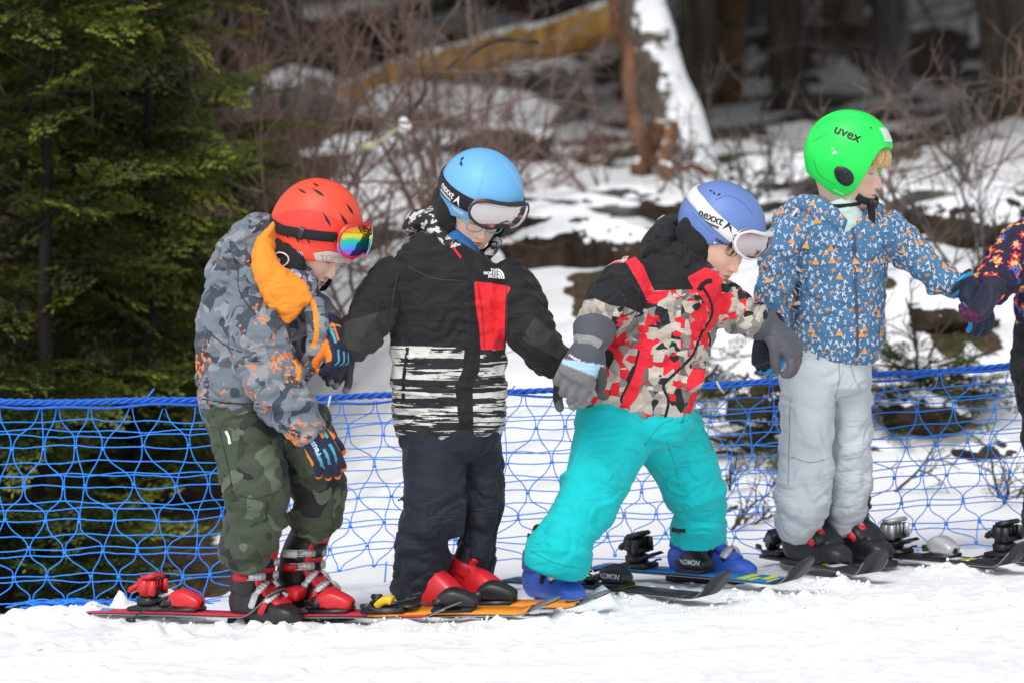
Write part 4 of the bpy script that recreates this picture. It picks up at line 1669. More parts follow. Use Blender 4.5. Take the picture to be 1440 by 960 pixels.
        C = paint_glove(V, loc, dist, (.014, .02, .048), .80, (.85, .2, .03), rules)
        go = obj('glove', V, F, M_GLOVE, K, attrs={'Col': C})
        if side > 0:
            T2, F2 = text2d('reusch', .03, 1, 0, .3)
            dd, nn = unit(d), unit(n)
            nn = unit(nn - dd * (nn @ dd))
            a = np.cross(nn, dd)
            dv, df = decal(bvh(V, F), T2, F2, P(*wp_) + dd * .066 + a * -.012 + nn * .03, -dd, -a, .022, -nn, .001)
            obj('lettering', dv, df, mat('pale_blue_print', (.45, .6, .7)), go, smooth=False)
    # boots
    h1, h2 = PG(334, 874), PG(398, 868)
    rb = dict(inner=M_GREYP)
    boot(K, h1 + [0, 0, -.004], -.78, .98, M_BLACKP, M_BLACKP, M_GREYP, M_REDP, tall=.185, lean=.16, wide_tongue=True, lever=M_REDP)
    boot(K, h2 + [0, 0, .012], -.70, .98, M_BLACKP, M_BLACKP, M_GREYP, M_REDP, tall=.20, lean=.34, wide_tongue=True, lever=M_REDP)


# ================================================================== child in the light blue helmet
def kid2():
    K = person('child in light blue helmet and black jacket with striped lower half and red chest panel', 625, 865, .13)
    y = .13
    H = Head(676, 273, y, (.44, -.72, -.54), (.14, -.10, 1), 1.05)
    HF = Head(671, 286, y - .005, (.28, -.74, -.58), (.12, -.1, 1), .91)
    torso = loft([(634, 608, y, 76, 56, 1), (632, 575, y, 80, 60, 2), (631, 530, y, 80, 62, 2), (630, 490, y, 80, 62, 2), (630, 445, y, 80, 62, 2), (634, 405, y, 86, 60, 1), (636, 378, y, 82, 54, 1),
                  (642, 364, y + .02, 58, 34, 0), (650, 350, y + .03, 40, 26, 0)], sup=2.5)
    ra = loft([(562, 386, y + .0, 36, 42, 0), (544, 408, y - .02, 38, 40, 2), (526, 438, y - .06, 35, 36, 3), (507, 468, y - .09, 29, 30, 4), (491, 494, y - .11, 22, 24, 2)], seed=4, lam=.03)
    la = loft([(704, 384, y, 34, 42, 0), (722, 412, y - .01, 38, 40, 2), (736, 445, y - .04, 37, 38, 3), (753, 478, y - .07, 32, 34, 4), (774, 502, y - .04, 29, 29, 3), (789, 514, y - .03, 26, 26, 1)], seed=7, lam=.03)
    collar = loft([(646, 380, y + .0, 54, 40), (650, 367, y + .005, 48, 32), (655, 356, y + .02, 44, 26)], cap=.1)
    low = [[(530, 487), (560, 484), (620, 487), (655, 489), (678, 491), (700, 492), (740, 493), (740, 640), (530, 640)]]
    red = [[(667, 396), (690, 398), (716, 403), (718, 407), (711, 417), (709, 492), (676, 491), (674, 460), (669, 430)]]
    grey = [[(484, 452), (560, 432), (556, 455), (534, 488), (492, 516), (474, 490)], [(752, 446), (800, 486), (786, 505), (735, 478), (742, 462)]]

    def post(V, px):
        k = sdpoly(px, low[0])
        band = np.maximum.reduce([sdpoly(px, p) for p in [[(655, 480), (676, 480), (674, 520), (664, 545), (640, 545), (651, 520)], [(640, 540), (664, 540), (666, 625), (649, 625)]]])
        arms = np.where((px[:, 0] < 545) & (px[:, 1] < 530) | (px[:, 0] > 716) & (px[:, 1] < 545), -5, 5)
        # arms hang in front of the body: keep the stripes on the trunk only
        return {'low': np.minimum.reduce([k, -band - .5, arms])}
    j, V, F, T = garment('jacket', [torso, ra, la, collar], M_J2, K, seed=31, wr=.008, masks={'red': red, 'grey': grey}, post=post, aniso=(9, 9, 21))
    add_decals('front_zip', [strip_px(T, [(655, 368), (657, 400), (660, 440), (665, 490), (662, 520), (651, 548), (657, 606)], 12, y, .0022)], M_BLACK, j)
    add_decals('pocket_zip', [strip_px(T, [(574, 488), (572, 510), (569, 530), (568, 560)], 5, y)], M_BLACK, j)
    add_decals('chest_zip', [strip_px(T, [(672, 398), (678, 440), (681, 488)], 2.5, y)], mat('dark_red_zip', (.45, .012, .02)), j)
    # chest logo: three right-aligned words and a quarter dome
    L = []
    for i, wd in enumerate(('THE', 'NORTH', 'FACE')):
        t, f = text2d(wd, .04, 1, 0, .3, 'RIGHT')
        L.append((t + np.array([0, -i * .82]), f))
    arcs = []
    for r0, r1 in ((.25, 1.0), (1.18, 1.75), (1.93, 2.5)):
        a = np.linspace(0, np.pi / 2, 9)
        o1 = np.stack([np.cos(a) * r1 * .8, np.sin(a) * r1], 1)
        o0 = np.stack([np.cos(a) * r0 * .8, np.sin(a) * r0], 1)
        arcs.append((np.vstack([o1, o0]) + np.array([.15, -1.72]), [[k, k + 1, 10 + k, 9 + k] for k in range(8)]))
    lg = join2d(L + arcs)
    dv, df = decal(T, lg[0], lg[1], P(699, 379, y) + np.array([0, -.2, 0]), (1, .25, -.06), (.05, 0, 1), .0098, FW, .0016, .4)
    obj('lettering', dv, df, M_PRINT_W, j, smooth=False)
    t, f = text2d('THE NORTH FACE', .03, 1, 0, .3)
    for (x, yy, s, fl) in ((577, 532, .0068, 1), (634, 572, .0068, -1), (690, 492, .005, 1)):
        dv, df = decal(T, t, f, P(x, yy, y) + np.array([0, -.2, 0]), (fl, 0, -.06 * fl), (0, 0, fl), s, FW, .0016, .4)
        obj('lettering', dv, df, M_PRINT_K, j, smooth=False)
    hd = loft([(574, 322, y + .09, 13, 24, 2), (592, 315, y + .08, 19, 34, 2), (614, 322, y + .05, 22, 40, 2), (628, 340, y - .0, 19, 30, 2), (644, 354, y - .07, 11, 14, 1)], lam=.02)
    hd2 = loft([(694, 350, y + .04, 6, 14), (689, 357, y - .01, 7, 10), (680, 364, y - .035, 5, 6)])
    hd3 = loft([(574, 322, y + .09, 13, 24), (620, 310, y + .12, 20, 24), (690, 332, y + .11, 10, 18), (694, 350, y + .04, 7, 12)])
    garment('hood', [hd, hd2, hd3], M_HOOD2, K, voxel=.0035, seed=8)
    nk = loft([(642, 346, y + .0, 26, 34), (655, 356, y - .02, 22, 26), (666, 362, y - .035, 12, 16)], lam=.015)
    garment('neck_warmer', [nk], mat('blue_lining', (.02, .12, .33), rough=.8), K, voxel=.003)
    add_decals('collar_piping', [strip_px(T, [(631, 340), (640, 352), (649, 364)], 3.5, y, .003)], M_REDP, j)
    # trousers
    ms = mat('grey_black_seam', (.035, .035, .037))
    for q_ in ([(560, 386), (553, 430), (552, 470)], [(712, 400), (713, 440), (711, 480)], [(575, 376), (610, 392), (650, 396)]):
        v_, f_ = strip_px(T, q_, 1.6, y, .0012)
        obj('seam', v_, f_, ms, j)
    pel = loft([(634, 585, y, 72, 54), (633, 612, y, 70, 54), (633, 632, y, 62, 50)])
    l1 = loft([(604, 605, y - .01, 43, 46, 1), (610, 645, y - .02, 44, 45, 1.5), (611, 685, y - .03, 44, 44, 2), (611, 712, y - .04, 47, 46, 5), (598, 742, y - .02, 40, 42, 6), (594, 775, y - .01, 39, 40, 4), (594, 800, y + .0, 38, 40, 3), (585, 823, y + .02, 35, 38, 2), (574, 839, y + .03, 31, 34, 1)], seed=3, lam=.04)
    l2 = loft([(670, 605, y + .04, 34, 44, 1), (677, 650, y + .05, 31, 42, 2), (680, 700, y + .04, 28, 40, 3), (675, 735, y + .05, 26, 38, 4), (669, 780, y + .06, 26, 36, 3), (665, 803, y + .08, 25, 34, 3), (656, 824, y + .09, 23, 30, 1)], seed=9, lam=.04)
    garment('trousers', [pel, l1, l2], M_NAVY, K, seed=41, wr=.0062, aniso=(6, 6, 17))
    # head
    V, F, C = skull(HF, chest=P(640, 390, y + .02), flush=.6, lip=(.55, .09, .10))
    obj('body', V, F, M_SKIN, K, attrs={'Col': C})
    # spectacles
    sp = bpy.data.objects.new('spectacles', None)
    COL.objects.link(sp)
    sp.parent = K
    mg = mat('teal_frame', (.05, .36, .42), rough=.35, spec=.5)
    for sg in (1, -1):
        t_ = np.linspace(0, 2 * np.pi, 22)
        q = np.stack([sg * .031 + .0235 * np.sign(np.cos(t_)) * np.abs(np.cos(t_)) ** .75, .0985 - .25 * np.maximum(np.abs(sg * .031 + .0235 * np.cos(t_)) - .03, 0) - .002 + 0 * t_, -.016 + .0165 * np.sign(np.sin(t_)) * np.abs(np.sin(t_)) ** .75], 1)
        V, F = tube(HF.w(q), .0016, 6)
        obj('spectacle_rim', V, F, mg, sp)
        V, F = tube(HF.w(np.array([[sg * .054, .091, -.012], [sg * .072, .06, -.012], [sg * .078, .0, -.014]])), .0016, 6, .01)
        obj('temple', V, F, mg, sp)
    V, F = tube(HF.w(np.array([[.009, .0985, -.014], [0, .1, -.011], [-.009, .0985, -.014]])), .0015, 6)
    obj('bridge', V, F, mg, sp)
    hm = helm_obj(K)
    V, F = helmet_shell(H, [(0, 101), (40, 103), (58, 108), (72, 116), (86, 111), (100, 102), (122, 108), (150, 121), (180, 118)])
    obj('helmet_shell', V, F, HMAT('light_blue_shell', (.145, .42, .74)), hm)
    TS = bvh(V, F)
    ear_pads(H, hm)
    chin_strap(HF, hm)
    for p0, p1 in (((647, 229), (653, 222.5)), ((646.5, 234), (650.5, 229)), ((648, 236), (651, 232.5))):
        v_, f_ = slot_px(H, p0, p1, 2.4, TS, .0016)
        obj('vent', v_, f_, M_PRINT_K, hm, smooth=False)
    for th0 in (44, -40):
        th = np.full(14, math.radians(th0)) + np.linspace(.25, 0, 14)
        ph = np.radians(np.linspace(14, 66, 14))
        V, F = tube(H.w(dome(th, ph, .0)), .0016, 6)
        obj('shell_ridge', V, F, HMAT('pale_blue_ridge', (.2, .48, .78)), hm)
    lm = lens_material('silver_mirror', [(0, (.22, .10, .09)), (.2, (.55, .46, .46)), (.5, (.62, .60, .60)), (.8, (.58, .55, .56)), (.93, (.3, .16, .15)), (1, (.2, .05, .04))])
    g, TB = goggles(K, H, M_BLACKP, lm, M_BLACK, ph0=84, half=17, wide=48, out=.017, strap_ph=(86, 90, 92), strap_half=9.5, clip=False)
    nexxt(H, TB, g, 80, 87, .026, M_PRINT_W, True)
    nexxt(H, TS, hm, 62, 99.5, .017, M_PRINT_W, False)
    # gloves
    V, F, loc, dist = glove(P(790, 512, y + .0), (.62, .02, -.78), (.15, .95, .30), 1.12, curl=(.5, .9, .7), spread=.04, thumb=(.7, .3), thumb_side=1)
    C = paint_glove(V, loc, dist, (.27, .265, .265), None, None, [(lambda l, q: (q[4][:, 0] < .02) * 1.0, (.03, .03, .03)), (lambda l, q: (q[:4, :, 0].min(0) > .0118) * (l[:, 0] > .06), (.12, .12, .12))])
    obj('glove', V, F, M_GLOVE, K, attrs={'Col': C})
    V, F, loc, dist = glove(P(488, 500, y - .06), (-.62, .12, -.72), (.25, .9, .35), .9, curl=(.75, 1.0, .7), spread=.04, thumb=(.7, .3), thumb_side=-1)
    C = paint_glove(V, loc, dist, (.055, .055, .06), .8, (.2, .2, .2))
    obj('glove', V, F, M_GLOVE, K, attrs={'Col': C})
    boot(K, PG(563, 865) + [0, 0, .016], -.66, .88, M_REDP, M_REDP, M_BLACKP, M_REDP, buckle=False, tall=.13, sole=M_YELP, high=.022)
    boot(K, PG(632, 860) + [0, 0, .016], -.66, .82, M_REDP, M_REDP, M_BLACKP, M_REDP, buckle=False, tall=.13, sole=M_YELP, high=.018)


def nexxt(H, tree, parent, th_, ph_, size, m, mountain, rot=0.0, word='nexxt'):
    a, b2 = math.radians(th_), math.radians(ph_)
    o = H.w(dome(a, b2, .006))
    u = unit(H.w(dome(a - .03, b2 + rot, .006)) - H.w(dome(a + .03, b2 - rot, .006)))
    n_ = unit(o - H.w(dome(a, b2, -.03)))
    v_ = np.cross(n_, u)
    T2, F2 = text2d(word, .016, 1, .05, .12)
    w0 = T2[:, 0].max()
    L = [(T2, F2)]
    if mountain:
        L.append(poly2d([(w0 + .12, -.28), (w0 + .55, .75), (w0 + .98, -.28), (w0 + .72, -.02), (w0 + .55, .2), (w0 + .38, -.02)], .2))
        t3, f3 = text2d('PERFORMANCE', .02, .26, 0, .2, space=1.18)
        L.append((t3 + np.array([.1, -.36]), f3))
    T2, F2 = join2d(L)
    T2 = T2 - np.array([(T2[:, 0].max() + T2[:, 0].min()) / 2, (T2[:, 1].max() + T2[:, 1].min()) / 2])
    # wrap round the shell rather than pressing flat
    d, f = decal(tree, T2, F2, o, u, v_, size, -n_, .0014, .08)
    return obj('lettering', d, f, m, parent, smooth=False)


# ================================================================== child in the violet-blue helmet
def kid3():
    K = person('child in violet-blue helmet, red and beige shard jacket and turquoise trousers, striding', 890, 850, .28)
    y = .28
    H = Head(1014, 317, y, (.74, -.40, -.54), (.28, -.1, .95), 1.03)
    HF = Head(1011, 329, y - .012, (.66, -.52, -.55), (.24, -.1, .95), 1.0)
    torso = loft([(888, 583, y, 80, 54, 1), (893, 555, y, 86, 60, 1.5), (903, 515, y, 84, 62, 2), (920, 468, y, 84, 62, 2), (940, 428, y, 78, 60, 1), (957, 398, y, 62, 52, 1), (972, 378, y, 42, 42, 0)], sup=2.4)
    ra = loft([(895, 392, y - .03, 38, 40, 0), (872, 415, y - .08, 40, 40, 2), (850, 440, y - .14, 34, 34, 4), (833, 466, y - .17, 26, 27, 3)], seed=3, lam=.026)
    la = loft([(990, 412, y + .0, 34, 38, 0), (1018, 428, y + .0, 31, 32, 2), (1046, 444, y + .01, 27, 28, 3), (1070, 455, y + .03, 22, 23, 3), (1080, 461, y + .04, 19, 20, 1)], seed=5, lam=.026)
    hood = loft([(925, 372, y + .03, 30, 44, 1), (930, 346, y + .05, 27, 52, 2), (940, 322, y + .06, 21, 46, 2), (957, 306, y + .06, 10, 30, 0)], seed=6, lam=.025)
    neck = loft([(950, 392, y, 52, 48, 0), (968, 372, y, 40, 46, 2), (980, 356, y - .0, 34, 44, 2)], lam=.02, seed=2)
    coll = loft([(975, 412, y - .06, 30, 26, 0), (990, 395, y - .085, 26, 24, 1), (1002, 382, y - .09, 20, 20, 0)])
    pk = loft([(968, 545, y - .08, 12, 12), (978, 532, y - .09, 13, 12), (982, 523, y - .08, 9, 9)])
    black = [[(880, 369), (900, 325), (955, 290), (990, 340), (993, 378), (967, 391), (976, 407), (920, 409), (906, 378), (894, 363)],
             [(812, 424), (838, 383), (860, 371), (881, 369), (897, 397), (909, 421), (903, 442), (880, 432), (860, 430), (836, 420)], [(1015, 398), (1030, 402), (1024, 412), (1008, 410)], [(965, 320), (1004, 340), (1010, 374), (992, 382), (970, 384)]]
    red = [[(877, 368), (893, 361), (905, 374), (916, 403), (919, 410), (942, 408), (938, 418), (919, 428), (909, 421), (897, 396), (882, 371)],
           [(967, 390), (992, 376), (1020, 386), (1014, 402), (1017, 432), (1004, 460), (982, 480), (1000, 446), (988, 420), (976, 408)],
           [(924, 475), (898, 491), (889, 525), (872, 562), (884, 573), (897, 557), (905, 525), (918, 487), (929, 480)],
           [(966, 533), (975, 516), (992, 520), (990, 536), (965, 552)]]
    j, V, F, T = garment('jacket', [torso, ra, la, hood, neck, coll, pk], M_J3, K, seed=51, wr=.008, masks={'black': black, 'red': red}, aniso=(10, 10, 20), voxel=.0038)
    add_decals('front_zip', [strip_px(T, [(985, 405), (997, 424), (999, 444), (983, 472), (972, 499), (947, 524), (931, 541), (938, 562), (933, 588)], 4, y, .002)], M_BLACK, j)
    add_decals('collar_tab', [strip_px(T, [(980, 409), (988, 398), (998, 396)], 7, y, .003)], M_BLACK, j)
    for q_ in [strip_px(T, [(897, 492), (888, 525), (873, 557), (873, 565)], 3, y, .002), strip_px(T, [(866, 448), (888, 440), (908, 423)], 2, y, .0016)]:
        add_decals('flap_edge', [q_], M_PRINT_K, j)
    add_decals('zip_pull', [(lambda vf: vf)(tube([P(996, 468, y - .14), P(999, 478, y - .145), P(998, 486, y - .14)], .003, 6))], M_BLACK, j, True)
    pel = loft([(894, 560, y, 80, 52), (893, 588, y, 84, 56), (890, 612, y, 78, 54)])
    l1 = loft([(868, 598, y - .03, 60, 54, 1), (850, 650, y - .07, 50, 50, 1.5), (832, 695, y - .12, 46, 46, 3), (806, 740, y - .15, 41, 42, 2), (788, 768, y - .16, 42, 42, 1.5), (784, 786, y - .16, 44, 42, .5)], seed=3, lam=.045)
    c1 = loft([(791, 762, y - .16, 46, 44, 0), (785, 779, y - .16, 48.5, 45, .7), (780, 796, y - .15, 47, 42, 0)], cap=.15)
    l2 = loft([(930, 600, y + .05, 56, 52, 1), (958, 645, y + .09, 48, 48, 1.5), (976, 690, y + .13, 43, 44, 2), (984, 718, y + .16, 39, 42, 2.5), (983, 740, y + .20, 38, 40, 1.5)], seed=8, lam=.045)
    c2 = loft([(983, 730, y + .20, 40, 42, 0), (982, 744, y + .21, 41.5, 42, .6), (982, 755, y + .22, 40, 40, 0)], cap=.08)
    t, Vt, Ft, Tt = garment('trousers', [pel, l1, l2, c1, c2], M_TURQ, K, seed=61, wr=.0052, aniso=(4.5, 4.5, 13))
    mk = mat('turquoise_seam', (.004, .36, .36))
    add_decals('pocket_flap', [strip_px(Tt, [(958, 590), (972, 596), (986, 600)], 16, y, .004), ], M_TURQ, t)
    for q_ in [strip_px(Tt, [(985, 598), (996, 612), (1004, 634)], 3, y, .0016), strip_px(Tt, [(936, 618), (948, 650), (957, 685)], 1.6, y, .001), strip_px(Tt, [(985, 636), (1008, 630)], 1.6, y, .001),
                        strip_px(Tt, [(745, 768), (780, 784), (825, 794)], 1.8, y, .001), strip_px(Tt, [(905, 625), (925, 598), (945, 588)], 1.8, y, .001)]:
        add_decals('seam', [q_], mk, t)
    add_decals('hem_strap', [strip_px(Tt, [(949, 748), (958, 749), (967, 748)], 7, y, .003)], M_BLACK, t)
    V, F, C = skull(HF, skin=(.74, .47, .34), chest=P(950, 410, y), flush=.45, brow=(.03, .018, .012))
    obj('body', V, F, M_SKIN, K, attrs={'Col': C})
    R = np.random.default_rng(3)
    roots = []
    for i in range(60):
        x = R.uniform(-.06, .06)
        yy = math.sqrt(max(1 - (x / .078) ** 2, 0.05)) * .098
        roots.append([(x, yy - .012, .05), (x * 1.04 + R.normal(0, .002), yy + .003, .022), (x * 1.08 + R.normal(0, .004), yy + .001, .002 + R.normal(0, .004) - .012 * abs(x) / .06)])
    strands(HF, roots, mat('dark_hair', (.012, .009, .008), rough=.45), K, .0022)
    hm = helm_obj(K)
    V, F = helmet_shell(H, PAD)
    obj('helmet_shell', V, F, HMAT('violet_blue_shell', (.125, .21, .49)), hm)
    TS = bvh(V, F)
    ear_pads(H, hm)
    chin_strap(H, hm)
    for p0, p1 in (((996.5, 268), (999, 271.5)), ((1001, 270), (1003.5, 276)), ((1006, 277), (1011.5, 274.5))):
        v_, f_ = slot_px(H, p0, p1, 2.4, TS, .0016)
        obj('vent', v_, f_, M_PRINT_K, hm, smooth=False)
    for th_, ph_ in ((112, 105), (66, 104)):
        V, F = ellipsoid(dome(math.radians(th_), math.radians(ph_), .0005), (.0035, .0035, .0035), 10, 7)
        obj('rivet', H.w(V), F, M_SILVER, hm)
    for ln in ([(1004, 283), (1022, 277), (1042, 287), (1056, 304)], [(972, 300), (982, 312), (1000, 330)]):
        v_, f_ = strip_px(TS, ln, 1.5, y, .0012)
        obj('shell_seam', v_, f_, HMAT('violet_seam', (.075, .145, .42)), hm)
    lm = lens_material('rose_mirror', [(0, (.25, .10, .09)), (.25, (.5, .43, .43)), (.6, (.56, .52, .53)), (.85, (.42, .3, .3)), (.95, (.22, .06, .05)), (1, (.18, .04, .03))])
    g, TB = goggles(K, H, M_WHITEP, lm, M_WHITEP, ph0=83, half=17.5, wide=51, out=.019, strap_ph=(80, 72, 70), strap_half=9.5, clip=False)
    nexxt(H, TB, g, 80, 78, .031, M_PRINT_K, True, rot=-.006)
    nexxt(H, TS, hm, 58, 98, .017, M_PRINT_K, False)
    # gloves
    V, F, loc, dist = glove(P(832, 484, y - .305), (-.46, .0, -.89), (-.12, -.98, .10), 1.26, curl=(.28, .3, .25), spread=.03, thumb=(.55, .55), thumb_side=1, cuff=np.array([.008, .05, .040]), cuff_r=.041)
    C = paint_glove(V, loc, dist, (.19, .185, .19), None, None, [(lambda l, q: (l[:, 0] < .040 - .3 * l[:, 1]) * 1.0, (.075, .08, .095)),
                                                              (lambda l, q: (l[:, 0] > .040 - .34 * l[:, 1]) * (l[:, 0] < .058 - .10 * l[:, 1]) * (l[:, 2] > .004), (.38, .6, .74)), (lambda l, q: (q[4][:, 0] < .018) * (l[:, 0] > .03), (.06, .06, .06))])
    go = obj('glove', V, F, M_GLOVE, K, attrs={'Col': C})
    TG = bvh(V, F)
    T2, F2 = text2d('reusch', .03, 1, .1, .3)
    dv, df = decal(TG, T2, F2, P(800, 500, y - .4), (.83, 0, -.50), (.45, 0, .85), .0125, FW, .001)
    obj('lettering', dv, df, M_PRINT_W, go, smooth=False)
    add_decals('wrist_strap', [strip_px(TG, [(803, 474), (815, 477), (830, 478), (843, 485)], 12, y - .2, .0045)], mat('grey_webbing', (.24, .24, .25)), go)
    V, F, loc, dist = glove(P(1084, 462, y + .03), (.64, -.12, -.62), (.50, -.50, .72), 1.2, curl=(.5, .8, .55), spread=.04, thumb=(.3, .8), thumb_side=-1, cuff=np.array([-.022, .0, .014]), cuff_r=.042)
    C = paint_glove(V, loc, dist, (.085, .088, .105), None, None, [(lambda l, q: (l[:, 0] > .078) * 1.0, (.115, .112, .12))])
    obj('glove', V, F, M_GLOVE, K, attrs={'Col': C})
    boot(K, PG(748, 848) + [0, 0, .006], -1.05, 1.02, M_BLUEP, M_BLUEP, M_BLACKP, M_BLUEP, tall=.12, lean=.1)
    boot(K, PG(948, 818) + [0, 0, .004], -.50, 1.04, M_BLUEP, M_BLUEP, M_BLACKP, M_BLUEP, tall=.15, lean=.1)


# ================================================================== child in the green helmet
GLY = None


def kid4():
    K = person('child in bright green helmet, blue letter-print jacket and pale grey trousers', 1160, 805, .72)
    y = .72
    H = Head(1193, 220, y, (.935, -.33, -.12), (.03, -.02, 1), 1.05, 1.10)
    HF = Head(1192, 229, y, (.93, -.33, -.16), (.03, -.02, 1), 1.0)
    torso = loft([(1177, 504, y, 61, 50, 1), (1176, 470, y, 64, 52, 2), (1178, 420, y, 64, 52, 2), (1181, 370, y, 68, 52, 1.5), (1180, 330, y, 76, 48, 1), (1180, 310, y, 66, 42, 0), (1182, 298, y, 46, 36, 0)], sup=2.5)
    ra = loft([(1118, 322, y - .02, 30, 36, 0), (1102, 352, y - .04, 30, 34, 2), (1092, 390, y - .07, 28, 30, 4), (1087, 425, y - .10, 26, 28, 4), (1087, 456, y - .12, 23, 24, 2)], seed=3, lam=.026)
    la = loft([(1240, 322, y, 32, 36, 0), (1264, 340, y, 30, 32, 2), (1290, 364, y, 26, 28, 3), (1322, 391, y - .02, 22, 24, 3), (1350, 405, y - .03, 18, 19, 1)], seed=6, lam=.028)
    c1 = loft([(1098, 306, y + .06, 12, 24, 0), (1126, 296, y + .02, 20, 26, 1), (1160, 300, y - .05, 19, 18, 1), (1184, 318, y - .085, 11, 10, 0)], seed=2)
    c2 = loft([(1230, 299, y + .02, 12, 18, 0), (1221, 309, y - .035, 14, 14, .6), (1205, 322, y - .075, 9, 9, 0)], seed=4)
    j, V, F, T = garment('jacket', [torso, ra, la, c1, c2], M_J4, K, seed=71, wr=.006, aniso=(9, 9, 18), voxel=.004)
    add_decals('front_zip', [strip_px(T, [(1196, 322), (1198, 360), (1199, 410), (1201, 450), (1202, 500)], 5.5, y, .002)], mat('dark_blue_zip', (.05, .075, .13)), j)
    add_decals('pocket_zip', [strip_px(T, [(1122, 402), (1119, 425), (1117, 455)], 3.5, y, .002)], mat('dark_blue_zip', (.05, .075, .13)), j)
    # the print: letters, little mountains and dashes all over the cloth
    R = np.random.default_rng(12)
    Nn = normals(V, F)
    glyphs = []
    for c in 'SVKASVKA':
        t, f = text2d(c, .035, 1, 0, .6)
        glyphs.append((t - t.mean(0), f, 0))
    tri = poly2d([(-.5, -.4), (.5, -.4), (0, .55)], 3)
    cap = poly2d([(-.17, .24), (.0, .16), (.17, .24), (0, .56)], 3)
    dash = poly2d([(-.12, -.3), (.12, -.3), (.12, .3), (-.12, .3)], 3)
    dot = poly2d([(math.cos(a) * .25, math.sin(a) * .25) for a in np.linspace(0, 6.28, 9)[:-1]], 3)
    arrow, _f = text2d('K', .04, 1, 0, .6)
    arrow = (arrow - arrow.mean(0), _f)
    order = R.permutation(len(V))
    cell = {}
    pts = []
    mind = .0150
    for i in order:
        p = V[i]
        if p[1] > y + .08:
            continue
        k = tuple((p / mind).astype(int))
        bad = False
        for dx in (-1, 0, 1):
            for dy in (-1, 0, 1):
                for dz in (-1, 0, 1):
                    for q in cell.get((k[0] + dx, k[1] + dy, k[2] + dz), ()):
                        if ((q - p) ** 2).sum() < mind * mind:
                            bad = True
        if not bad:
            cell.setdefault(k, []).append(p)
            pts.append(i)
    W, O = [], []
    for n_, i in enumerate(pts):
        n = Nn[i]
        up = unit(np.array([0, 0, 1.]) - n * n[2])
        rt = np.cross(up, n)
        a = R.normal(0, .35)
        kind = R.integers(0, 9)
        if kind in (0, 1, 2, 3, 4):
            g = glyphs[R.integers(0, 8)]
            s, dst = .0175, W
        elif kind == 5:
            g, s, dst, a = tri, .022, O, R.normal(0, .1)
        elif kind == 6:
            g, s, dst, a = arrow, .016, O, -1.2
        elif kind == 7:
            g, s, dst = dash, .0075, W
        else:
            g, s, dst = dot, .009, W if R.random() < .6 else O
        u = rt * math.cos(a) + up * math.sin(a)
        v_ = np.cross(n, u)
        dv, df = decal(T, g[0], g[1], V[i] + n * .01, u, v_, s, -n, .0011, .02)
        dst.append((dv, df))
        if kind == 5:
            dv, df = decal(T, cap[0], cap[1], V[i] + n * .01, u, v_, s, -n, .0018, .02)
            W.append((dv, df))
    a1_ = add_decals('white_print', W, mat('pale_print', (.62, .64, .70), rough=.7), j)
    a2_ = add_decals('orange_print', O, mat('orange_print', (.72, .33, .10), rough=.7), j)
    a1_['kind'] = 'stuff'
    a2_['kind'] = 'stuff'
    hl = loft([(1108, 298, y + .09, 9, 24), (1130, 284, y + .10, 11, 30), (1158, 278, y + .09, 11, 30), (1176, 280, y + .08, 8, 20)])
    garment('hood_lining', [hl], fabric('dark_lining', (.03, .027, .035)), K, voxel=.0035)
    sh = loft([(1190, 335, y - .05, 28, 20), (1188, 314, y - .04, 28, 24), (1186, 300, y - .03, 26, 25), (1185, 292, y - .02, 23, 23)], cap=.15)
    garment('shirt', [sh], M_MINT, K, voxel=.0035)
    t_ = np.linspace(0, 2 * np.pi, 30)
    cpt = P(1186, 288, y - .025)
    q = np.stack([cpt[0] + .047 * np.cos(t_), cpt[1] + .047 * np.sin(t_), cpt[2] + .004 * np.cos(t_) + .003 + .006 * np.sin(t_)], 1)
    V2, F2 = loft3(q, np.full(30, .0065), np.full(30, .006), 8, (0, 0, 1), 2, 0)
    obj('shirt_collar', V2, F2, M_BLACK, K)
    pel = loft([(1165, 492, y, 60, 48), (1163, 520, y, 63, 50), (1163, 545, y, 60, 48)])
    l1 = loft([(1136, 525, y - .03, 40, 42, 1), (1135, 590, y - .05, 38, 40, 2), (1133, 645, y - .06, 38, 40, 2.5), (1130, 695, y - .06, 41, 40, 4), (1125, 722, y - .04, 34, 38, 3), (1117, 742, y + .0, 29, 32, 1.5)], seed=3, lam=.045)
    l2 = loft([(1193, 525, y + .03, 33, 40, 1), (1196, 590, y + .05, 30, 38, 2), (1196, 645, y + .05, 31, 38, 3), (1191, 695, y + .05, 32, 38, 4), (1188, 718, y + .07, 27, 34, 3), (1181, 738, y + .09, 24, 29, 1.5)], seed=7, lam=.045)
    for q_ in ([(1124, 345), (1119, 380), (1122, 402)], [(1240, 345), (1243, 400), (1240, 440)]):
        v_, f_ = strip_px(T, q_, 1.5, y, .001)
        obj('seam', v_, f_, mat('blue_seam', (.03, .08, .16)), j)
    t, Vt, Ft, Tt = garment('trousers', [pel, l1, l2], M_LGREY, K, seed=81, wr=.0050, aniso=(4.5, 4.5, 12))
    for q_ in [strip_px(Tt, [(1176, 508), (1177, 530), (1172, 560)], 1.5, y, .001), strip_px(Tt, [(1192, 510), (1198, 530), (1206, 545)], 1.5, y, .001), strip_px(Tt, [(1108, 640), (1135, 648), (1160, 642)], 1.5, y, .001), strip_px(Tt, [(1108, 560), (1106, 620), (1104, 680)], 1.5, y, .001)]:
        add_decals('fly_seam', [q_], mat('grey_seam', (.28, .3, .33)), t)
    V, F, C = skull(HF, skin=(.80, .55, .44), chest=P(1182, 330, y - .02), flush=.8, lip=(.6, .14, .13), brow=(.45, .27, .14))
    obj('body', V, F, M_SKIN, K, attrs={'Col': C})
    R = np.random.default_rng(5)
    roots = []
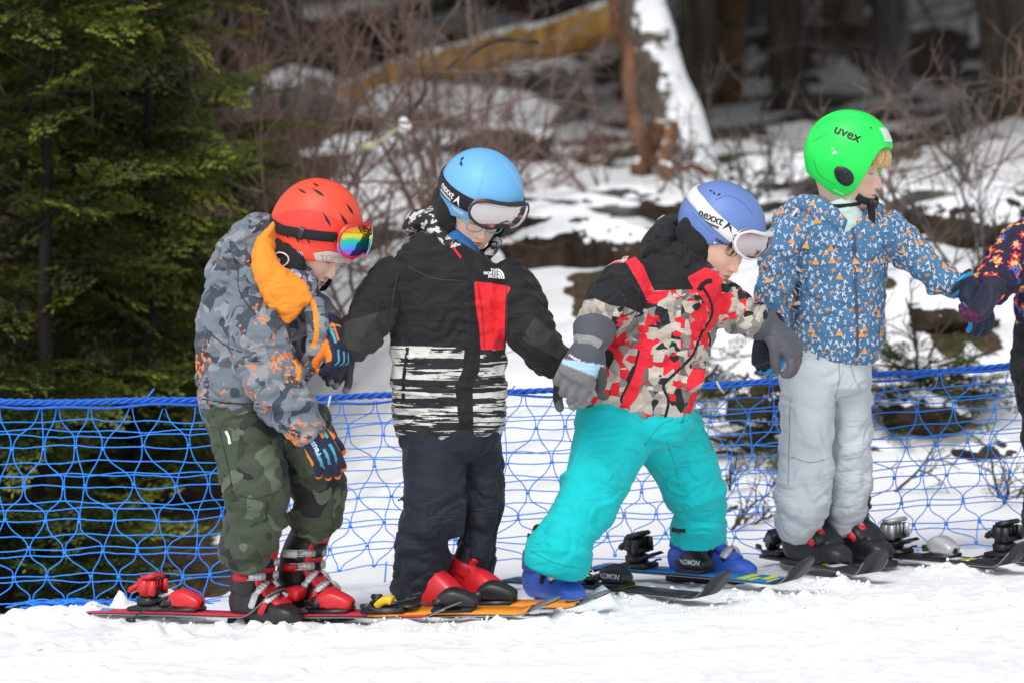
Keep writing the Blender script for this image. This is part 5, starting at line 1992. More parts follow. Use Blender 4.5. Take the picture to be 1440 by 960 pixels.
    for i in range(330):
        x = R.uniform(-.074, .074)
        yy = math.sqrt(max(1 - (x / .078) ** 2, .02)) * .096
        e = .012 * (abs(x) / .07) ** 2
        ln = R.uniform(-.012, .006)
        roots.append([(x * .96, yy - .012, .066), (x * 1.03 + R.normal(0, .003), yy + .012 + R.normal(0, .003), .042), (x * 1.07 + R.normal(0, .004), yy + .017 + R.normal(0, .002), .018 + ln * .5 - e), (x * 1.07 + R.normal(0, .005) + .003, yy + .010 + R.normal(0, .003), .010 + ln * .8 - e * .9)])
    for i in range(90):                          # by the temple, under the shell edge
        yy = R.uniform(.02, .07)
        sg = 1 if i % 2 else -1
        x = sg * .074 * math.sqrt(max(1 - (yy / .1) ** 2, .1)) + sg * .003
        roots.append([(x, yy, .04), (x * 1.04, yy + R.normal(0, .003), .01), (x * 1.03, yy + R.normal(0, .004), -.012 + R.normal(0, .005))])
    strands(HF, roots, mat('blond_hair', (.68, .46, .24), rough=.45, var=.3, vscale=150), K, .0017)
    hm = helm_obj(K)
    V, F = helmet_shell(H, [(0, 71), (28, 73), (42, 84), (50, 108), (56, 130), (66, 143), (84, 148), (100, 144), (125, 127), (150, 118), (180, 114)], .004)
    mg = HMAT('green_shell', (.015, .80, .10))
    obj('helmet_shell', V, F, mg, hm)
    TS = bvh(V, F)
    T2, F2 = text2d('uvex', .02, 1, .05, .12)
    words_px(H, TS, hm, T2, F2, (1169, 189), (1204, 204), M_PRINT_K, .0013)
    # ear grille; black dots stand in for the dark of its holes
    gp = []
    for sg in (1, -1):
        t_ = np.linspace(0, 2 * np.pi, 24, endpoint=False)
        ga, gp_ = dome_at(H, 1187, 249)
        a = ga + .255 * np.cos(t_) * (1 - .1 * np.sin(t_))
        p = gp_ + .21 * np.sin(t_) - .07 * np.cos(t_)
        rows = [dome(sg * (ga + (a - ga) * k), gp_ + (p - gp_) * k, o) for k, o in ((1, .0005), (.96, .003), (.5, .0035), (.02, .0035))]
        obj('ear_grille', H.w(np.stack(rows).reshape(-1, 3)), grid_faces(4, 24, True)[:, ::(1 if sg < 0 else -1)], M_BLACKP, hm)
        for q in range(7):
            an = q * 1.047
            rr = .0 if q == 6 else .11
            v_, f_ = slot(H, sg * (ga + rr * 1.2 * math.cos(an)), gp_ + rr * .9 * math.sin(an) - rr * .3 * math.cos(an), .007, .005, 1, .0045)
            obj('grille_hole', v_, f_, M_PRINT_K, hm, smooth=False)
    # white reflective brow label, scuffs, dark edge trim
    th = np.linspace(math.radians(-24), math.radians(30), 12)
    rows = [dome(th, np.radians(47 + 19 * k), .0026) for k in np.linspace(0, 1, 5)]
    obj('brow_label', H.w(np.stack(rows).reshape(-1, 3)), grid_faces(5, 12)[:, ::-1], mat('reflective_label', (.55, .72, .6), rough=.4, var=.15, vscale=60), hm)
    v_, f_ = slot(H, math.radians(38), math.radians(49), .022, .008, 2.9, .0022)
    obj('vent', v_, f_, M_PRINT_K, hm, smooth=False)
    scuff = [poly2d([(0, 0), (.5, .1), (.4, .5), (.8, .4), (1, 0), (1.3, -.3), (.9, -.4), (.6, -.2), (.3, -.5), (.1, -.3)], 3), poly2d([(-.3, 1.0), (0, .8), (.3, .9), (.0, 1.2)], 3), poly2d([(-.9, -1.6), (-.7, -1.6), (-.8, -1.4)], 3), poly2d([(-1.8, .4), (-1.6, .4), (-1.7, .6)], 3)]
    sf = join2d(scuff)
    o = H.w(dome(math.radians(98), math.radians(86), .01))
    n_ = unit(o - H.w(dome(math.radians(98), math.radians(86), -.03)))
    u = unit(np.cross([0, 0, 1.], n_))
    dv, df = decal(TS, sf[0], sf[1], o, u, np.cross(n_, u), .011, -n_, .0012)
    obj('scuff', dv, df, M_PRINT_W, hm, smooth=False)
    T2, F2 = text2d('uvex race', .02, 1, 0, .3)
    o = H.w(dome(math.radians(86), math.radians(139), .01))
    n_ = unit(o - H.w(dome(math.radians(86), math.radians(139), -.03)))
    u = unit(H.w(dome(math.radians(76), math.radians(141), .01)) - H.w(dome(math.radians(96), math.radians(135), .01)))
    dv, df = decal(TS, T2 - T2.mean(0), F2, o, u, np.cross(n_, u), .008, -n_, .0012)
    obj('lettering', dv, df, M_PRINT_W, hm, smooth=False)
    for ln in ([(1146, 181), (1162, 171), (1190, 166), (1220, 173)], [(1141, 200), (1150, 196), (1160, 190)], [(1142, 226), (1150, 246), (1172, 262)]):
        v_, f_ = strip_px(TS, ln, 1.6, y, .0012)
        obj('shell_seam', v_, f_, HMAT('green_seam', (.008, .50, .06)), hm)
    # chin strap with a hanging end
    st = HF.w(np.array([[.074, .060, -.082], [.066, .076, -.090], [.042, .094, -.095], [.0, .096, -.098], [-.04, .090, -.094], [-.078, .045, -.070]]))
    V, F = loft3(catmull(st, 24), np.full(24, .003), np.full(24, .0105), 8, (0, 0, 1), 3, .2)
    obj('chin_strap', V, F, M_BLACK, hm)
    e = HF.w(np.array([[.046, .092, -.092], [.044, .100, -.12], [.042, .104, -.145], [.040, .108, -.168]]))
    V, F = loft3(catmull(e, 12), np.linspace(.011, .009, 12), np.full(12, .0028), 8, FW, 3, .2)
    obj('strap_end', V, F, M_BLACK, hm)
    V, F = boxm(HF.w(np.array([.046, .096, -.093])), (.022, .012, .02), H.R, .2)
    obj('strap_buckle', V, F, M_BLACKP, hm)
    # gloves
    V, F, loc, dist = glove(P(1080, 468, y - .30), (-.16, -.35, -.82), (-.80, -.45, .20), 1.12, curl=(.8, 1.1, .7), spread=.02, thumb=(.4, .6), thumb_side=-1, cuff=np.array([.008, .03, .03]), cuff_r=.034)
    C = paint_glove(V, loc, dist, (.012, .018, .036), None, None, [(lambda l, q: (q[:4, :, 0].min(0) < .0145) * (q[q[:4, :, 0].argmin(0), np.arange(len(l)), 1] > .30) * (l[:, 0] > .06), (.03, .27, .60))])
    obj('glove', V, F, M_GLOVE, K, attrs={'Col': C})
    V, F, loc, dist = glove(P(1360, 404, y - .05), (.44, -.15, -.86), (.55, -.80, .2), 1.14, curl=(.35, .5, .4), spread=.02, thumb=(.5, .6), thumb_side=1, cuff=np.array([-.018, .005, .012]), cuff_r=.04)
    C = paint_glove(V, loc, dist, (.014, .022, .045), None, None, [(lambda l, q: (l[:, 1] < -.036) * (l[:, 0] > .0), (.03, .25, .55)), (lambda l, q: (np.abs(l[:, 0] + .024) < .004) * 1.0, (.02, .32, .65))])
    obj('glove', V, F, M_GLOVE, K, attrs={'Col': C})
    for (bx_, by_) in ((1112, 803), (1170, 797)):
        r_, w, Rr = boot(K, PG(bx_, by_) + [0, 0, .020], -.98, 1.06, M_BLACKP, M_BLACKP, M_BLACKP, M_BLACKP, buckle=False, tall=.12)
        V, F = loft3(w([[.06, 0, .105], [.105, 0, .094], [.150, 0, .068]]), np.array([.046, .049, .050]) * 1.12, np.array([.016, .019, .015]) * 1.12, 20, (0, 0, 1), 2.4, .3)
        obj('red_trim', V, F, M_REDP, r_)
        V, F = loft3(w([[.10, 0, .108], [.135, 0, .090], [.168, 0, .068]]), np.array([.039, .042, .042]) * 1.12, np.array([.0145, .0165, .0125]) * 1.12, 20, (0, 0, 1), 2.4, .3)
        obj('instep_cover', V, F, M_BLACKP, r_)
        V, F = loft3(w([[.118, -.018, .112], [.138, -.018, .103], [.156, -.018, .090]]), np.array([.012, .018, .010]) * .9, np.full(3, .0075), 16, (0, 0, 1), 2.2, .3)
        obj('badge', V, F, M_REDP, r_)
        V, F = loft3(w([[.127, -.018, .114], [.138, -.018, .109], [.148, -.018, .102]]), np.array([.006, .009, .006]) * .9, np.full(3, .0065), 14, (0, 0, 1), 2.2, .3)
        obj('badge_centre', V, F, M_SILVERP, r_)


# ================================================================== child cut off by the right edge
def kid5():
    K = person('child in dark floral jacket and black trousers at the right edge of the photo', 1500, 790, .95)
    y = .95
    H = Head(1505, 225, y, (.85, -.5, -.1), (0, 0, 1), 1.0)
    torso = loft([(1497, 470, y, 66, 50, 1), (1497, 430, y, 68, 52, 2), (1500, 370, y, 66, 52, 2), (1502, 325, y, 74, 48, 1), (1504, 300, y, 48, 38, 0)], sup=2.4)
    ra = loft([(1448, 335, y - .02, 32, 34, 0), (1424, 366, y - .06, 34, 34, 3), (1402, 393, y - .12, 30, 30, 4), (1384, 410, y - .18, 23, 24, 2)], seed=3, lam=.026)
    la = loft([(1556, 335, y, 32, 34, 0), (1580, 380, y - .04, 30, 32, 3), (1596, 430, y - .08, 25, 26, 3), (1606, 465, y - .1, 21, 22, 1)], seed=5, lam=.026)
    j, V, F, T = garment('jacket', [torso, ra, la], M_J5, K, seed=91, wr=.007, aniso=(14, 14, 22))
    R = np.random.default_rng(4)
    Nn = normals(V, F)
    pal = [mat('red_petal', (.75, .03, .05)), mat('orange_petal', (.85, .28, .10)), mat('yellow_petal', (.85, .58, .12)), mat('pink_petal', (.75, .08, .22)), mat('blue_petal', (.06, .14, .55))]
    Ls = [[] for _ in pal]
    a = np.linspace(0, 2 * np.pi, 25)[:-1]
    fl = (np.vstack([np.stack([np.cos(a), np.sin(a)], 1) * (0.42 + 0.58 * np.abs(np.sin(a * 3))[:, None] ** .8), [[0, 0]]]), [[i, (i + 1) % 24, 24] for i in range(24)])
    idx = [i for i in R.permutation(len(V)) if V[i][1] < y + .05][:330]
    for n_, i in enumerate(idx):
        n = Nn[i]
        up = unit(np.array([0, .01, 1.]) - n * n[2])
        k = R.choice(5, p=[.26, .16, .08, .18, .32])
        s = R.uniform(.009, .019)
        an = R.uniform(0, 6)
        rt = np.cross(up, n)
        u = rt * math.cos(an) + up * math.sin(an)
        lift = .001 + .0000035 * n_
        dv, df = decal(T, fl[0], fl[1], V[i] + n * .01, u, np.cross(n, u), s, -n, lift, .02)
        Ls[k].append((dv, df))
        if k in (0, 1, 3):
            dv, df = decal(T, fl[0] * .45, fl[1], V[i] + n * .01, u, np.cross(n, u), s, -n, lift + .0016, .02)
            Ls[2].append((dv, df))
    for m, L in zip(pal, Ls):
        add_decals('floral_print', L, m, j)['kind'] = 'stuff'
    pel = loft([(1490, 452, y, 62, 48), (1487, 500, y, 66, 52), (1488, 535, y, 64, 50)])
    l1 = loft([(1462, 510, y - .05, 42, 44, 1), (1470, 560, y - .05, 38, 42, 2), (1476, 650, y - .05, 36, 40, 3), (1476, 735, y - .04, 36, 38, 3), (1478, 775, y - .03, 32, 34, 1)], seed=3, lam=.045)
    l2 = loft([(1520, 510, y + .03, 42, 44, 1), (1526, 570, y + .04, 37, 42, 2), (1530, 650, y + .04, 35, 40, 3), (1534, 735, y + .04, 34, 38, 3), (1536, 770, y + .04, 30, 34, 1)], seed=4, lam=.045)
    garment('trousers', [pel, l1, l2], M_BLACK, K, seed=95, wr=.007)
    V, F, C = skull(H, chest=P(1502, 340, y))
    obj('body', V, F, M_SKIN, K, attrs={'Col': C})
    hm = helm_obj(K)
    V, F = helmet_shell(H, PAD)
    obj('helmet_shell', V, F, HMAT('dark_shell', (.03, .03, .05)), hm)
    ear_pads(H, hm)
    chin_strap(H, hm)
    V, F, loc, dist = glove(P(1392, 408, y - .335), (-.48, -.10, -.86), (.75, .55, -.1), 1.0, curl=(.5, .8, .6), spread=.02, thumb=(.4, .3), thumb_side=-1, cuff=np.array([.016, .02, .008]), cuff_r=.034)
    C = paint_glove(V, loc, dist, (.016, .02, .04), None, None, [(lambda l, q: (q[:4, :, 0].min(0) < .0145) * (l[:, 0] > .05), (.085, .014, .06))])
    obj('glove', V, F, M_GLOVE, K, attrs={'Col': C})
    V, F, loc, dist = glove(P(1608, 470, y - .1), (.15, -.1, -.9), (.8, -.5, 0), .95, curl=(.3, .4, .3), spread=.04, thumb_side=-1)
    obj('glove', V, F, M_GLOVE, K, attrs={'Col': np.ones((len(V), 3)) * np.array([.016, .02, .04])})
    for bx_, by_ in ((1462, 800), (1520, 796)):
        boot(K, PG(bx_, by_) + [0, 0, .012], -.8, .9, M_BLACKP, M_BLACKP, M_BLACKP, M_BLACKP, buckle=False, tall=.15)
# ------------------------------------------------------------------ safety net
def build_net():
    R = np.random.default_rng(17)
    def base(px):
        """Top and bottom pixel rows and distance of the net at a pixel column."""
        top = np.interp(px, [-80, 0, 300, 560, 720, 900, 1060, 1240, 1440, 1560], [566, 564, 563, 556, 549, 545, 536, 526, 512, 505])
        bot = np.interp(px, [-80, 0, 250, 330, 430, 520, 700, 860, 1060, 1240, 1440, 1560], [852, 853, 848, 842, 815, 797, 792, 788, 784, 776, 768, 764])
        Y = np.interp(px, [-80, 300, 1440, 1560], [.86, .86, 1.22, 1.26])
        return top, bot, Y

    def pt(px, f):
        top, bot, Y = base(px)
        return P(px, top + (bot - top) * f, Y + .02 * math.sin(px * .013 + f * 3))

    p0 = pt(-60, 1)
    net = thing('safety_net', 'bright blue knotted plastic safety netting with a thick top rope behind the children', 'safety net', (p0[0], p0[1], p0[2]))
    m = mat('blue_net_cord', (.026, .27, .93), rough=.5, spec=.4, var=.1, vscale=30)
    mr = mat('dark_blue_rope', (.02, .13, .60), rough=.7, var=.3, vscale=120, bump=.6, bscale=260)
    cols = np.arange(-70, 1556, 15.0)
    # braided top rope: three strands twisted together, another loose one below
    for k in range(3):
        q = []
        for i, px in enumerate(np.arange(-70, 1556, 4.0)):
            top, bot, Y = base(px)
            a = i * .62 + k * 2.094
            rr = (2.6 if px < 620 else 2.2)
            q.append(P(px, top + rr * math.sin(a) + 1.5 * math.sin(px * .02), Y) + np.array([0, .0042 * math.cos(a), 0]))
        V, F = loft3(np.array(q), .0044, .0044, 6, (0, 1, 0), 2, .3)
        obj('top_rope', V, F, mr, net)
    q = [P(px, base(px)[0] + 7 + 2.5 * math.sin(px * .017) + 1.5 * math.sin(px * .051), base(px)[2] - .012) for px in np.arange(-70, 1556, 6.0)]
    V, F = loft3(np.array(q), .0036, .0036, 6, (0, 1, 0), 2, .3)
    obj('top_rope', V, F, mr, net)
    n_rows = 7
    fr = np.array([0.03, .225, .42, .585, .735, .865, .985])[:n_rows]
    # horizontal cords, mostly in close pairs
    offs = []
    for r in range(1, n_rows):
        for d in ((-.055, .0) if r in (1, 2, 3) else (-.012, .018) if r in (4, 5) else (0.0,)):
            offs.append((fr[r] + d, r))
    offs += [(.10, 0), (.145, 0), (.30, 0), (.36, 0), (.50, 0), (.66, 0)]
    for f, r in offs:
        ph = R.uniform(0, 6)
        q = [pt(px, f + .007 * math.sin(px * .021 + ph) + .005 * math.sin(px * .06 + ph * 2) + R.normal(0, .0012)) for px in np.arange(-70, 1556, 13.0)]
        rad = .0017
        V, F = loft3(np.array(q), rad, rad, 5, (0, 1, 0), 2, .3)
        obj('net_cord', V, F, m, net)
    # sloping cords that meet in knots
    sp = 49.0
    nodes = {}
    for r in range(n_rows):
        for c in range(-2, 36):
            sh = .5 * (r % 2)
            px = -60 + (c + sh) * sp + R.normal(0, 5) + 10 * math.sin(c * .9 + r)
            nodes[(r, c)] = (px, fr[r] + R.normal(0, .010))
    kn = []
    for c in range(-1, 34):
        for sgn in (1, -1):
            pts = []
            cc = c
            for r in range(n_rows):
                a = nodes.get((r, cc))
                if a is None:
                    break
                pts.append((a[0] + sgn * 1.6, a[1]))
                # next row: even rows have no shift, odd rows half a mesh to the right
                if r + 1 < n_rows:
                    if r % 2 == 0:
                        nc = cc if sgn > 0 else cc - 1
                    else:
                        nc = cc if sgn < 0 else cc + 1
                    if r % 2:
                        pass
                    b = nodes.get((r + 1, nc))
                    if b is None:
                        break
                    dx = b[0] - a[0]
                    w_ = R.uniform(.08, .26)
                    pts.append((a[0] + dx * w_ + sgn * 2, a[1] + (b[1] - a[1]) * .36))
                    pts.append((a[0] + dx * (1 - w_), a[1] + (b[1] - a[1]) * .70))
                    cc = nc if False else cc if (r % 2) else cc
                    nodes_path = nc
                    cc = nc
                    sgn2 = sgn
                    sgn = -sgn            # zig-zag: each cord swings back at the next knot
            if len(pts) < 4:
                continue
            pa = np.array(pts)
            pa = catmull(pa, len(pa) * 5)
            q = np.array([pt(a, min(f, 1.02)) for a, f in pa])
            V, F = loft3(q, .0017, .0017, 5, (0, 1, 0), 2, .3)
            obj('mesh_cord', V, F, m, net)
    parts = []
    for (r, c), (px, f) in nodes.items():
        if -70 < px < 1556 and r > 0:
            V, F = ellipsoid(pt(px, f), (.0062, .005, .0042), 8, 5)
            parts.append((V, F))
    V, F = join(parts)
    o = obj('knot', V, F, m, net)
    o['kind'] = 'stuff'
    # loose ends along the top rope and at the foot
    for px, f0, f1, dx in [(205, .0, -.06, 12), (1002, 0, -.05, 3), (720, .0, -.03, 4), (1118, 0, -.04, -2), (543, .97, 1.09, -2), (640, .97, 1.07, 5), (420, .96, 1.02, 8), (1290, .99, 1.05, 4)]:
        V, F = loft3(np.array([pt(px, f0), pt(px + dx * .4, (f0 + f1) / 2), pt(px + dx, f1)]), .0024, .0020, 5, (0, 1, 0), 2, .3)
        obj('loose_end', V, F, m, net)
    V, F = loft3(np.array([P(465, 556, .80), P(462, 570, .80), P(456, 588, .81), P(452, 598, .82)]), np.array([.003, .003, .0026, .002]), .002, 6, (0, 1, 0), 2, .3)
    obj('cable_tie', V, F, M_WHITEP, net)
    V, F = loft3(np.array([P(1008, 536, 1.06), P(1012, 545, 1.06), P(1018, 552, 1.065)]), .003, .002, 6, (0, 1, 0), 2, .3)
    obj('cable_tie', V, F, M_WHITEP, net)
    # bunched netting at the left foot
    pr = []
    for i in range(26):
        x0 = R.uniform(-10, 260)
        q = [pt(x0 + 24 * k + R.normal(0, 6), .985 + R.uniform(-.02, .035)) + np.array([0, R.normal(0, .02), 0]) for k in range(4)]
        pr.append(loft3(catmull(np.array(q), 14), .0021, .0021, 5, (0, 1, 0), 2, .3))
    V, F = join(pr)
    o = obj('bunched_cord', V, F, m, net)
    o['kind'] = 'stuff'


# ------------------------------------------------------------------ skis
def build_skis():
    k_edge = mat('ski_edge_steel', (.35, .36, .37), rough=.35, metal=.8)
    red = mat('red_ski_top', (.55, .02, .05), rough=.35, spec=.5, var=.25, vscale=60)
    org = mat('orange_ski_top', (.80, .27, .02), rough=.35, spec=.5, var=.15, vscale=40)
    blu = mat('blue_ski_top', (.02, .15, .44), rough=.35, spec=.5, var=.2, vscale=40)
    blk = mat('black_ski_top', (.02, .02, .022), rough=.35, spec=.5, var=.2, vscale=40)
    bas = mat('dark_ski_base', (.03, .03, .033), rough=.5, var=.2, vscale=60)
    gry = mat('grey_ski_tip', (.16, .165, .16), rough=.42, spec=.5, var=.25, vscale=50)
    lim = mat('lime_graphic', (.50, .58, .02), rough=.4)
    skb = mat('sky_blue_graphic', (.10, .40, .70), rough=.4)
    wht = mat('pale_graphic', (.6, .6, .6), rough=.4)
    G = 'skis of the children'

    def put(label, t, q, top, dz=.0, roll=.11, rise=.075, tipL=.14, tipm=gry, hx=None, tx=None, **k):
        a, b = PG(*t), PG(*q)
        d = b - a
        L = float(np.linalg.norm(d))
        yaw = math.atan2(d[1], d[0])
        fa = k.pop('accent_f', None)
        if fa:
            k['accent'] = [(m_, f0 * L, f1 * L, y0, y1) for m_, f0, f1, y0, y1 in fa]

        def along(px):
            if px is None:
                return None
            f = (px - t[0]) / (q[0] - t[0])
            return f * L
        return ski(label, a + np.array([0, 0, .012 + dz]), yaw, L, top, k_edge, bas, G, tipm=tipm, pitch=math.atan2(d[2], math.hypot(d[0], d[1])), roll=roll, rise=rise, tipL=tipL, heel=along(hx), toe=along(tx), **k)

    put('red ski with open red binding and no boot in it, leftmost in the row', (130, 871), (402, 878), red, roll=.07, hx=218, tx=262, hm=M_REDP, tm=M_REDP, accent=[(skb, .03, .07, -.02, .02)], dz=.008)
    put('red ski with its grey tip in front of the orange skis', (388, 874), (652, 876), red, roll=.14, rise=.036, hx=388 + 30, tx=470, hm=M_REDP, tm=M_REDP, opened=False, dz=.006)
    put('orange ski in front, under the red boot nearest the camouflage trousers', (522, 876), (790, 872), org, hx=548, tx=641, hm=M_YELP, tm=M_BLACKP, opened=False, hscale=.6, dz=.010, roll=.2, rise=.036, accent=[(M_YELP, .085, .16, -.028, -.012)])
    put('orange ski behind, under the second red boot, with black swirl by its tip', (592, 866), (859, 864), org, hx=606, tx=697, hm=M_YELP, tm=M_BLACKP, opened=False, hscale=.5, dz=.012, roll=.2, rise=.036, accent=[(blk, .44, .50, -.025, -.012), (blk, .40, .46, .008, .020)])
    put('blue ski with dark tip lying beside the blue boot stepped furthest left', (716, 828), (1028, 856), blk, hx=822, tx=871, tipm=bas, word='SALOMON', opened=False, dz=.012, roll=.12, accent=[(blu, .02, .50, -.031, -.016), (blu, .42, .52, -.016, .02), (lim, .525, .55, -.03, .03)])
    put('blue and lime ski with open black binding between the turquoise trouser legs', (842, 812), (1146, 838), blu, hx=905, tx=984, tipm=bas, word='SALOMON', dz=.018, roll=.16,
        accent_f=[(lim, .69, .73, -.030, .030), (lim, .74, .765, -.030, .004), (lim, .775, .81, -.012, .030), (lim, .82, .835, -.028, .012)])
    put('black ski with round tip under the black boot in front of pale grey trousers', (1080, 793), (1244, 824), blk, hx=1098, tx=1156, hm=M_BLACKP, tm=M_SILVERP, opened=False, tipm=bas, dz=.012, accent=[(lim, .40, .47, -.02, -.008), (wht, .48, .53, -.024, .02)])
    put('black ski with open silver binding and no boot in it, right of the black boots', (1226, 792), (1450, 812), blk, hx=1262, tx=1328, hm=M_SILVERP, tm=M_SILVERP, tipm=bas, dz=.014, accent=[(wht, .36, .42, -.024, .01), (lim, .43, .46, -.02, .02)])
    put('black ski with black open binding cut off by the right edge of the photo', (1378, 796), (1620, 812), blk, hx=1420, tx=1500, hm=M_BLACKP, tm=M_BLACKP, tipm=bas, dz=.012)


# ------------------------------------------------------------------ woods
def tube_path(pts, r0, r1, n=7, wig=0.0, seed=0, m=None):
    pts = np.asarray(pts, float)
    m = m or max(6, len(pts) * 4)
    C = catmull(pts, m)
    if wig:
        k = np.linspace(0, 7, m)
        C = C + wig * np.stack([noise(np.stack([k, k * 0, k * 0 + s], 1), seed + s) for s in range(3)], 1)
    r = np.linspace(r0, r1, m)
    return loft3(C, r, r, n, unit([.3, 1, .2]), 2, .3)


def bark_mat(name, c0, c1, snow=0.0, scale=14, bump=.8):
    m = mat(name, c0, rough=.85, spec=.15, var=.2, vscale=6, bump=bump, bscale=60)
    nt, hsv, b = nodes_of(m)
    f = noisen(nt, objvec(nt, (1, 1, .22)), scale, 5, .65)
    r = N(nt, 'MapRange')
    r.inputs['From Min'].default_value = .38
    r.inputs['From Max'].default_value = .62
    nt.links.new(f, r.inputs[0])
    c = mixc(nt, r.outputs[0], c0, c1)
    if snow:
        g = N(nt, 'NewGeometry')
        sp = N(nt, 'SeparateXYZ')
        nt.links.new(g.outputs['Normal'], sp.inputs[0])
        e = noisen(nt, objvec(nt), 11, 4, .65)
        s = mathn(nt, 'ADD', sp.outputs['Z'], mathn(nt, 'MULTIPLY', mathn(nt, 'SUBTRACT', e, .5), 1.6))
        c = mixc(nt, mathn(nt, 'GREATER_THAN', s, snow), c, (.84, .85, .87))
    nt.links.new(c, hsv.inputs['Color'])
    return m


def spray(R, n_side=9, L=.30, leaf=.016):
    """Flat feathery shoot in its own plane (x along, y across); returns quads V (k,4,3), tone (k,)."""
    Q, tone = [], []
    for i in range(n_side):
        t = (i + .6) / n_side
        for sg in (1, -1):
            ln = L * .42 * (1 - t) ** .7 * R.uniform(.7, 1.1) + .015
            a = sg * R.uniform(.75, 1.05)
            n = max(2, int(ln / (leaf * .62)))
            for j in range(n):
                u = (j + .5) / n
                cx = L * t + math.cos(a) * ln * u
                cy = math.sin(a) * ln * u
                for s2 in (1, -1):
                    b = a + s2 * R.uniform(.5, .9)
                    ll = leaf * R.uniform(.7, 1.15)
                    w = ll * .27
                    d = np.array([math.cos(b), math.sin(b), R.normal(0, .25)])
                    e = np.array([-math.sin(b), math.cos(b), R.normal(0, .35)])
                    o = np.array([cx, cy, R.normal(0, .004)])
                    Q.append([o, o + d * ll * .5 + e * w, o + d * ll, o + d * ll * .5 - e * w])
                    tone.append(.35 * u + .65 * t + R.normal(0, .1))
    return np.array(Q), np.array(tone)


def foliage(name, places, protos, mat_, parent, droop=.25, seed=0):
    """places: (pos, direction, scale, bright 0..1). One crown mesh of leaf-sized faces."""
    R = np.random.default_rng(seed)
    VV, CC = [], []
    for pos, d, s, br in places:
        Q, tone = protos[R.integers(0, len(protos))]
        d = unit(d)
        up = unit(np.array([R.normal(0, .3), R.normal(0, .3), 1.0]))
        y_ = unit(np.cross(up, d))
        z_ = np.cross(d, y_)
        q = Q * s
        bend = q[..., 0] ** 2 / (.3 * s) * droop
        W = pos + q[..., :1] * d + q[..., 1:2] * y_ + (q[..., 2:] - bend[..., None]) * z_
        VV.append(W.reshape(-1, 3))
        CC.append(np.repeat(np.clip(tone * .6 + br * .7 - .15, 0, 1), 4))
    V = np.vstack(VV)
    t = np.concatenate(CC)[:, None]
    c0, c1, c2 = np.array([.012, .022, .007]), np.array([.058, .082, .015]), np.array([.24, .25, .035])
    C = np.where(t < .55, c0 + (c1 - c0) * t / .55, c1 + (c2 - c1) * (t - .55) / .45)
    F = np.arange(len(V)).reshape(-1, 4)
    return obj(name, V, F, mat_, parent, smooth=False, attrs={'Col': C})


def leaf_mat():
    m = mat('evergreen_leaf', 'Col', rough=.55, spec=.3, var=.25, vscale=4)
    nt, hsv, b = nodes_of(m)
    tr = N(nt, 'BsdfTranslucent')
    nt.links.new(hsv.outputs[0], tr.inputs['Color'])
    mx = N(nt, 'MixShader')
    mx.inputs[0].default_value = .25
    out = [n for n in nt.nodes if n.type == 'OUTPUT_MATERIAL'][0]
    nt.links.new(b.outputs[0], mx.inputs[1])
    nt.links.new(tr.outputs[0], mx.inputs[2])
    nt.links.new(mx.outputs[0], out.inputs[0])
    return m


def evergreen(label, x, y, h, rad, nlimb, seed, protos, lm, bm_, bright=.5, lean=(0, 0), z0=.05, per=6, group='evergreens at the left behind the net', size=1.0, low=.04):
    R = np.random.default_rng(seed)
    gz0 = ground_z(x, y)
    t = thing('evergreen_tree', label, 'tree', (x, y, gz0), group)
    top = np.array([x + lean[0], y + lean[1], gz0 + h])
    bot = np.array([x, y, gz0 - .1])
    trunk = tube_path([bot, (bot * .6 + top * .4) + R.normal(0, .04, 3), top], .034 * h / 3, .006, 9, .03, seed, 20)
    obj('trunk', trunk[0], trunk[1], bm_, t)
    limbs, places = [], []
    for i in range(nlimb):
        k = low + (1 - low) * (i + R.uniform(0, 1)) / nlimb
        base = bot + (top - bot) * k
        a = R.uniform(0, 2 * np.pi)
        ln = rad * (1 - k * .55) * R.uniform(.55, 1.15)
        rise = R.uniform(-.05, .35)
        d = np.array([math.cos(a), math.sin(a), rise])
        tip = base + d * ln
        mid = base + d * ln * .5 + np.array([0, 0, .06 * ln])
        limbs.append(tube_path([base, mid, tip], .012 * (1.2 - k), .003, 5, .012, seed + i, 8))
        for j in range(per):
            u = .06 + .94 * (j + R.uniform(0, 1)) / per
            p = base + (mid - base) * u * 2 if u < .5 else mid + (tip - mid) * (u - .5) * 2
            an = a + R.normal(0, .75)
            dd = np.array([math.cos(an), math.sin(an), rise + R.normal(.08, .25)])
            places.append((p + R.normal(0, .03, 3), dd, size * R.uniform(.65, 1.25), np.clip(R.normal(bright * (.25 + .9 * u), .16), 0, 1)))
    V, F = join(limbs)
    obj('limbs', V, F, bm_, t)['kind'] = 'stuff'
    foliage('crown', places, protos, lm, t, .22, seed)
    return t


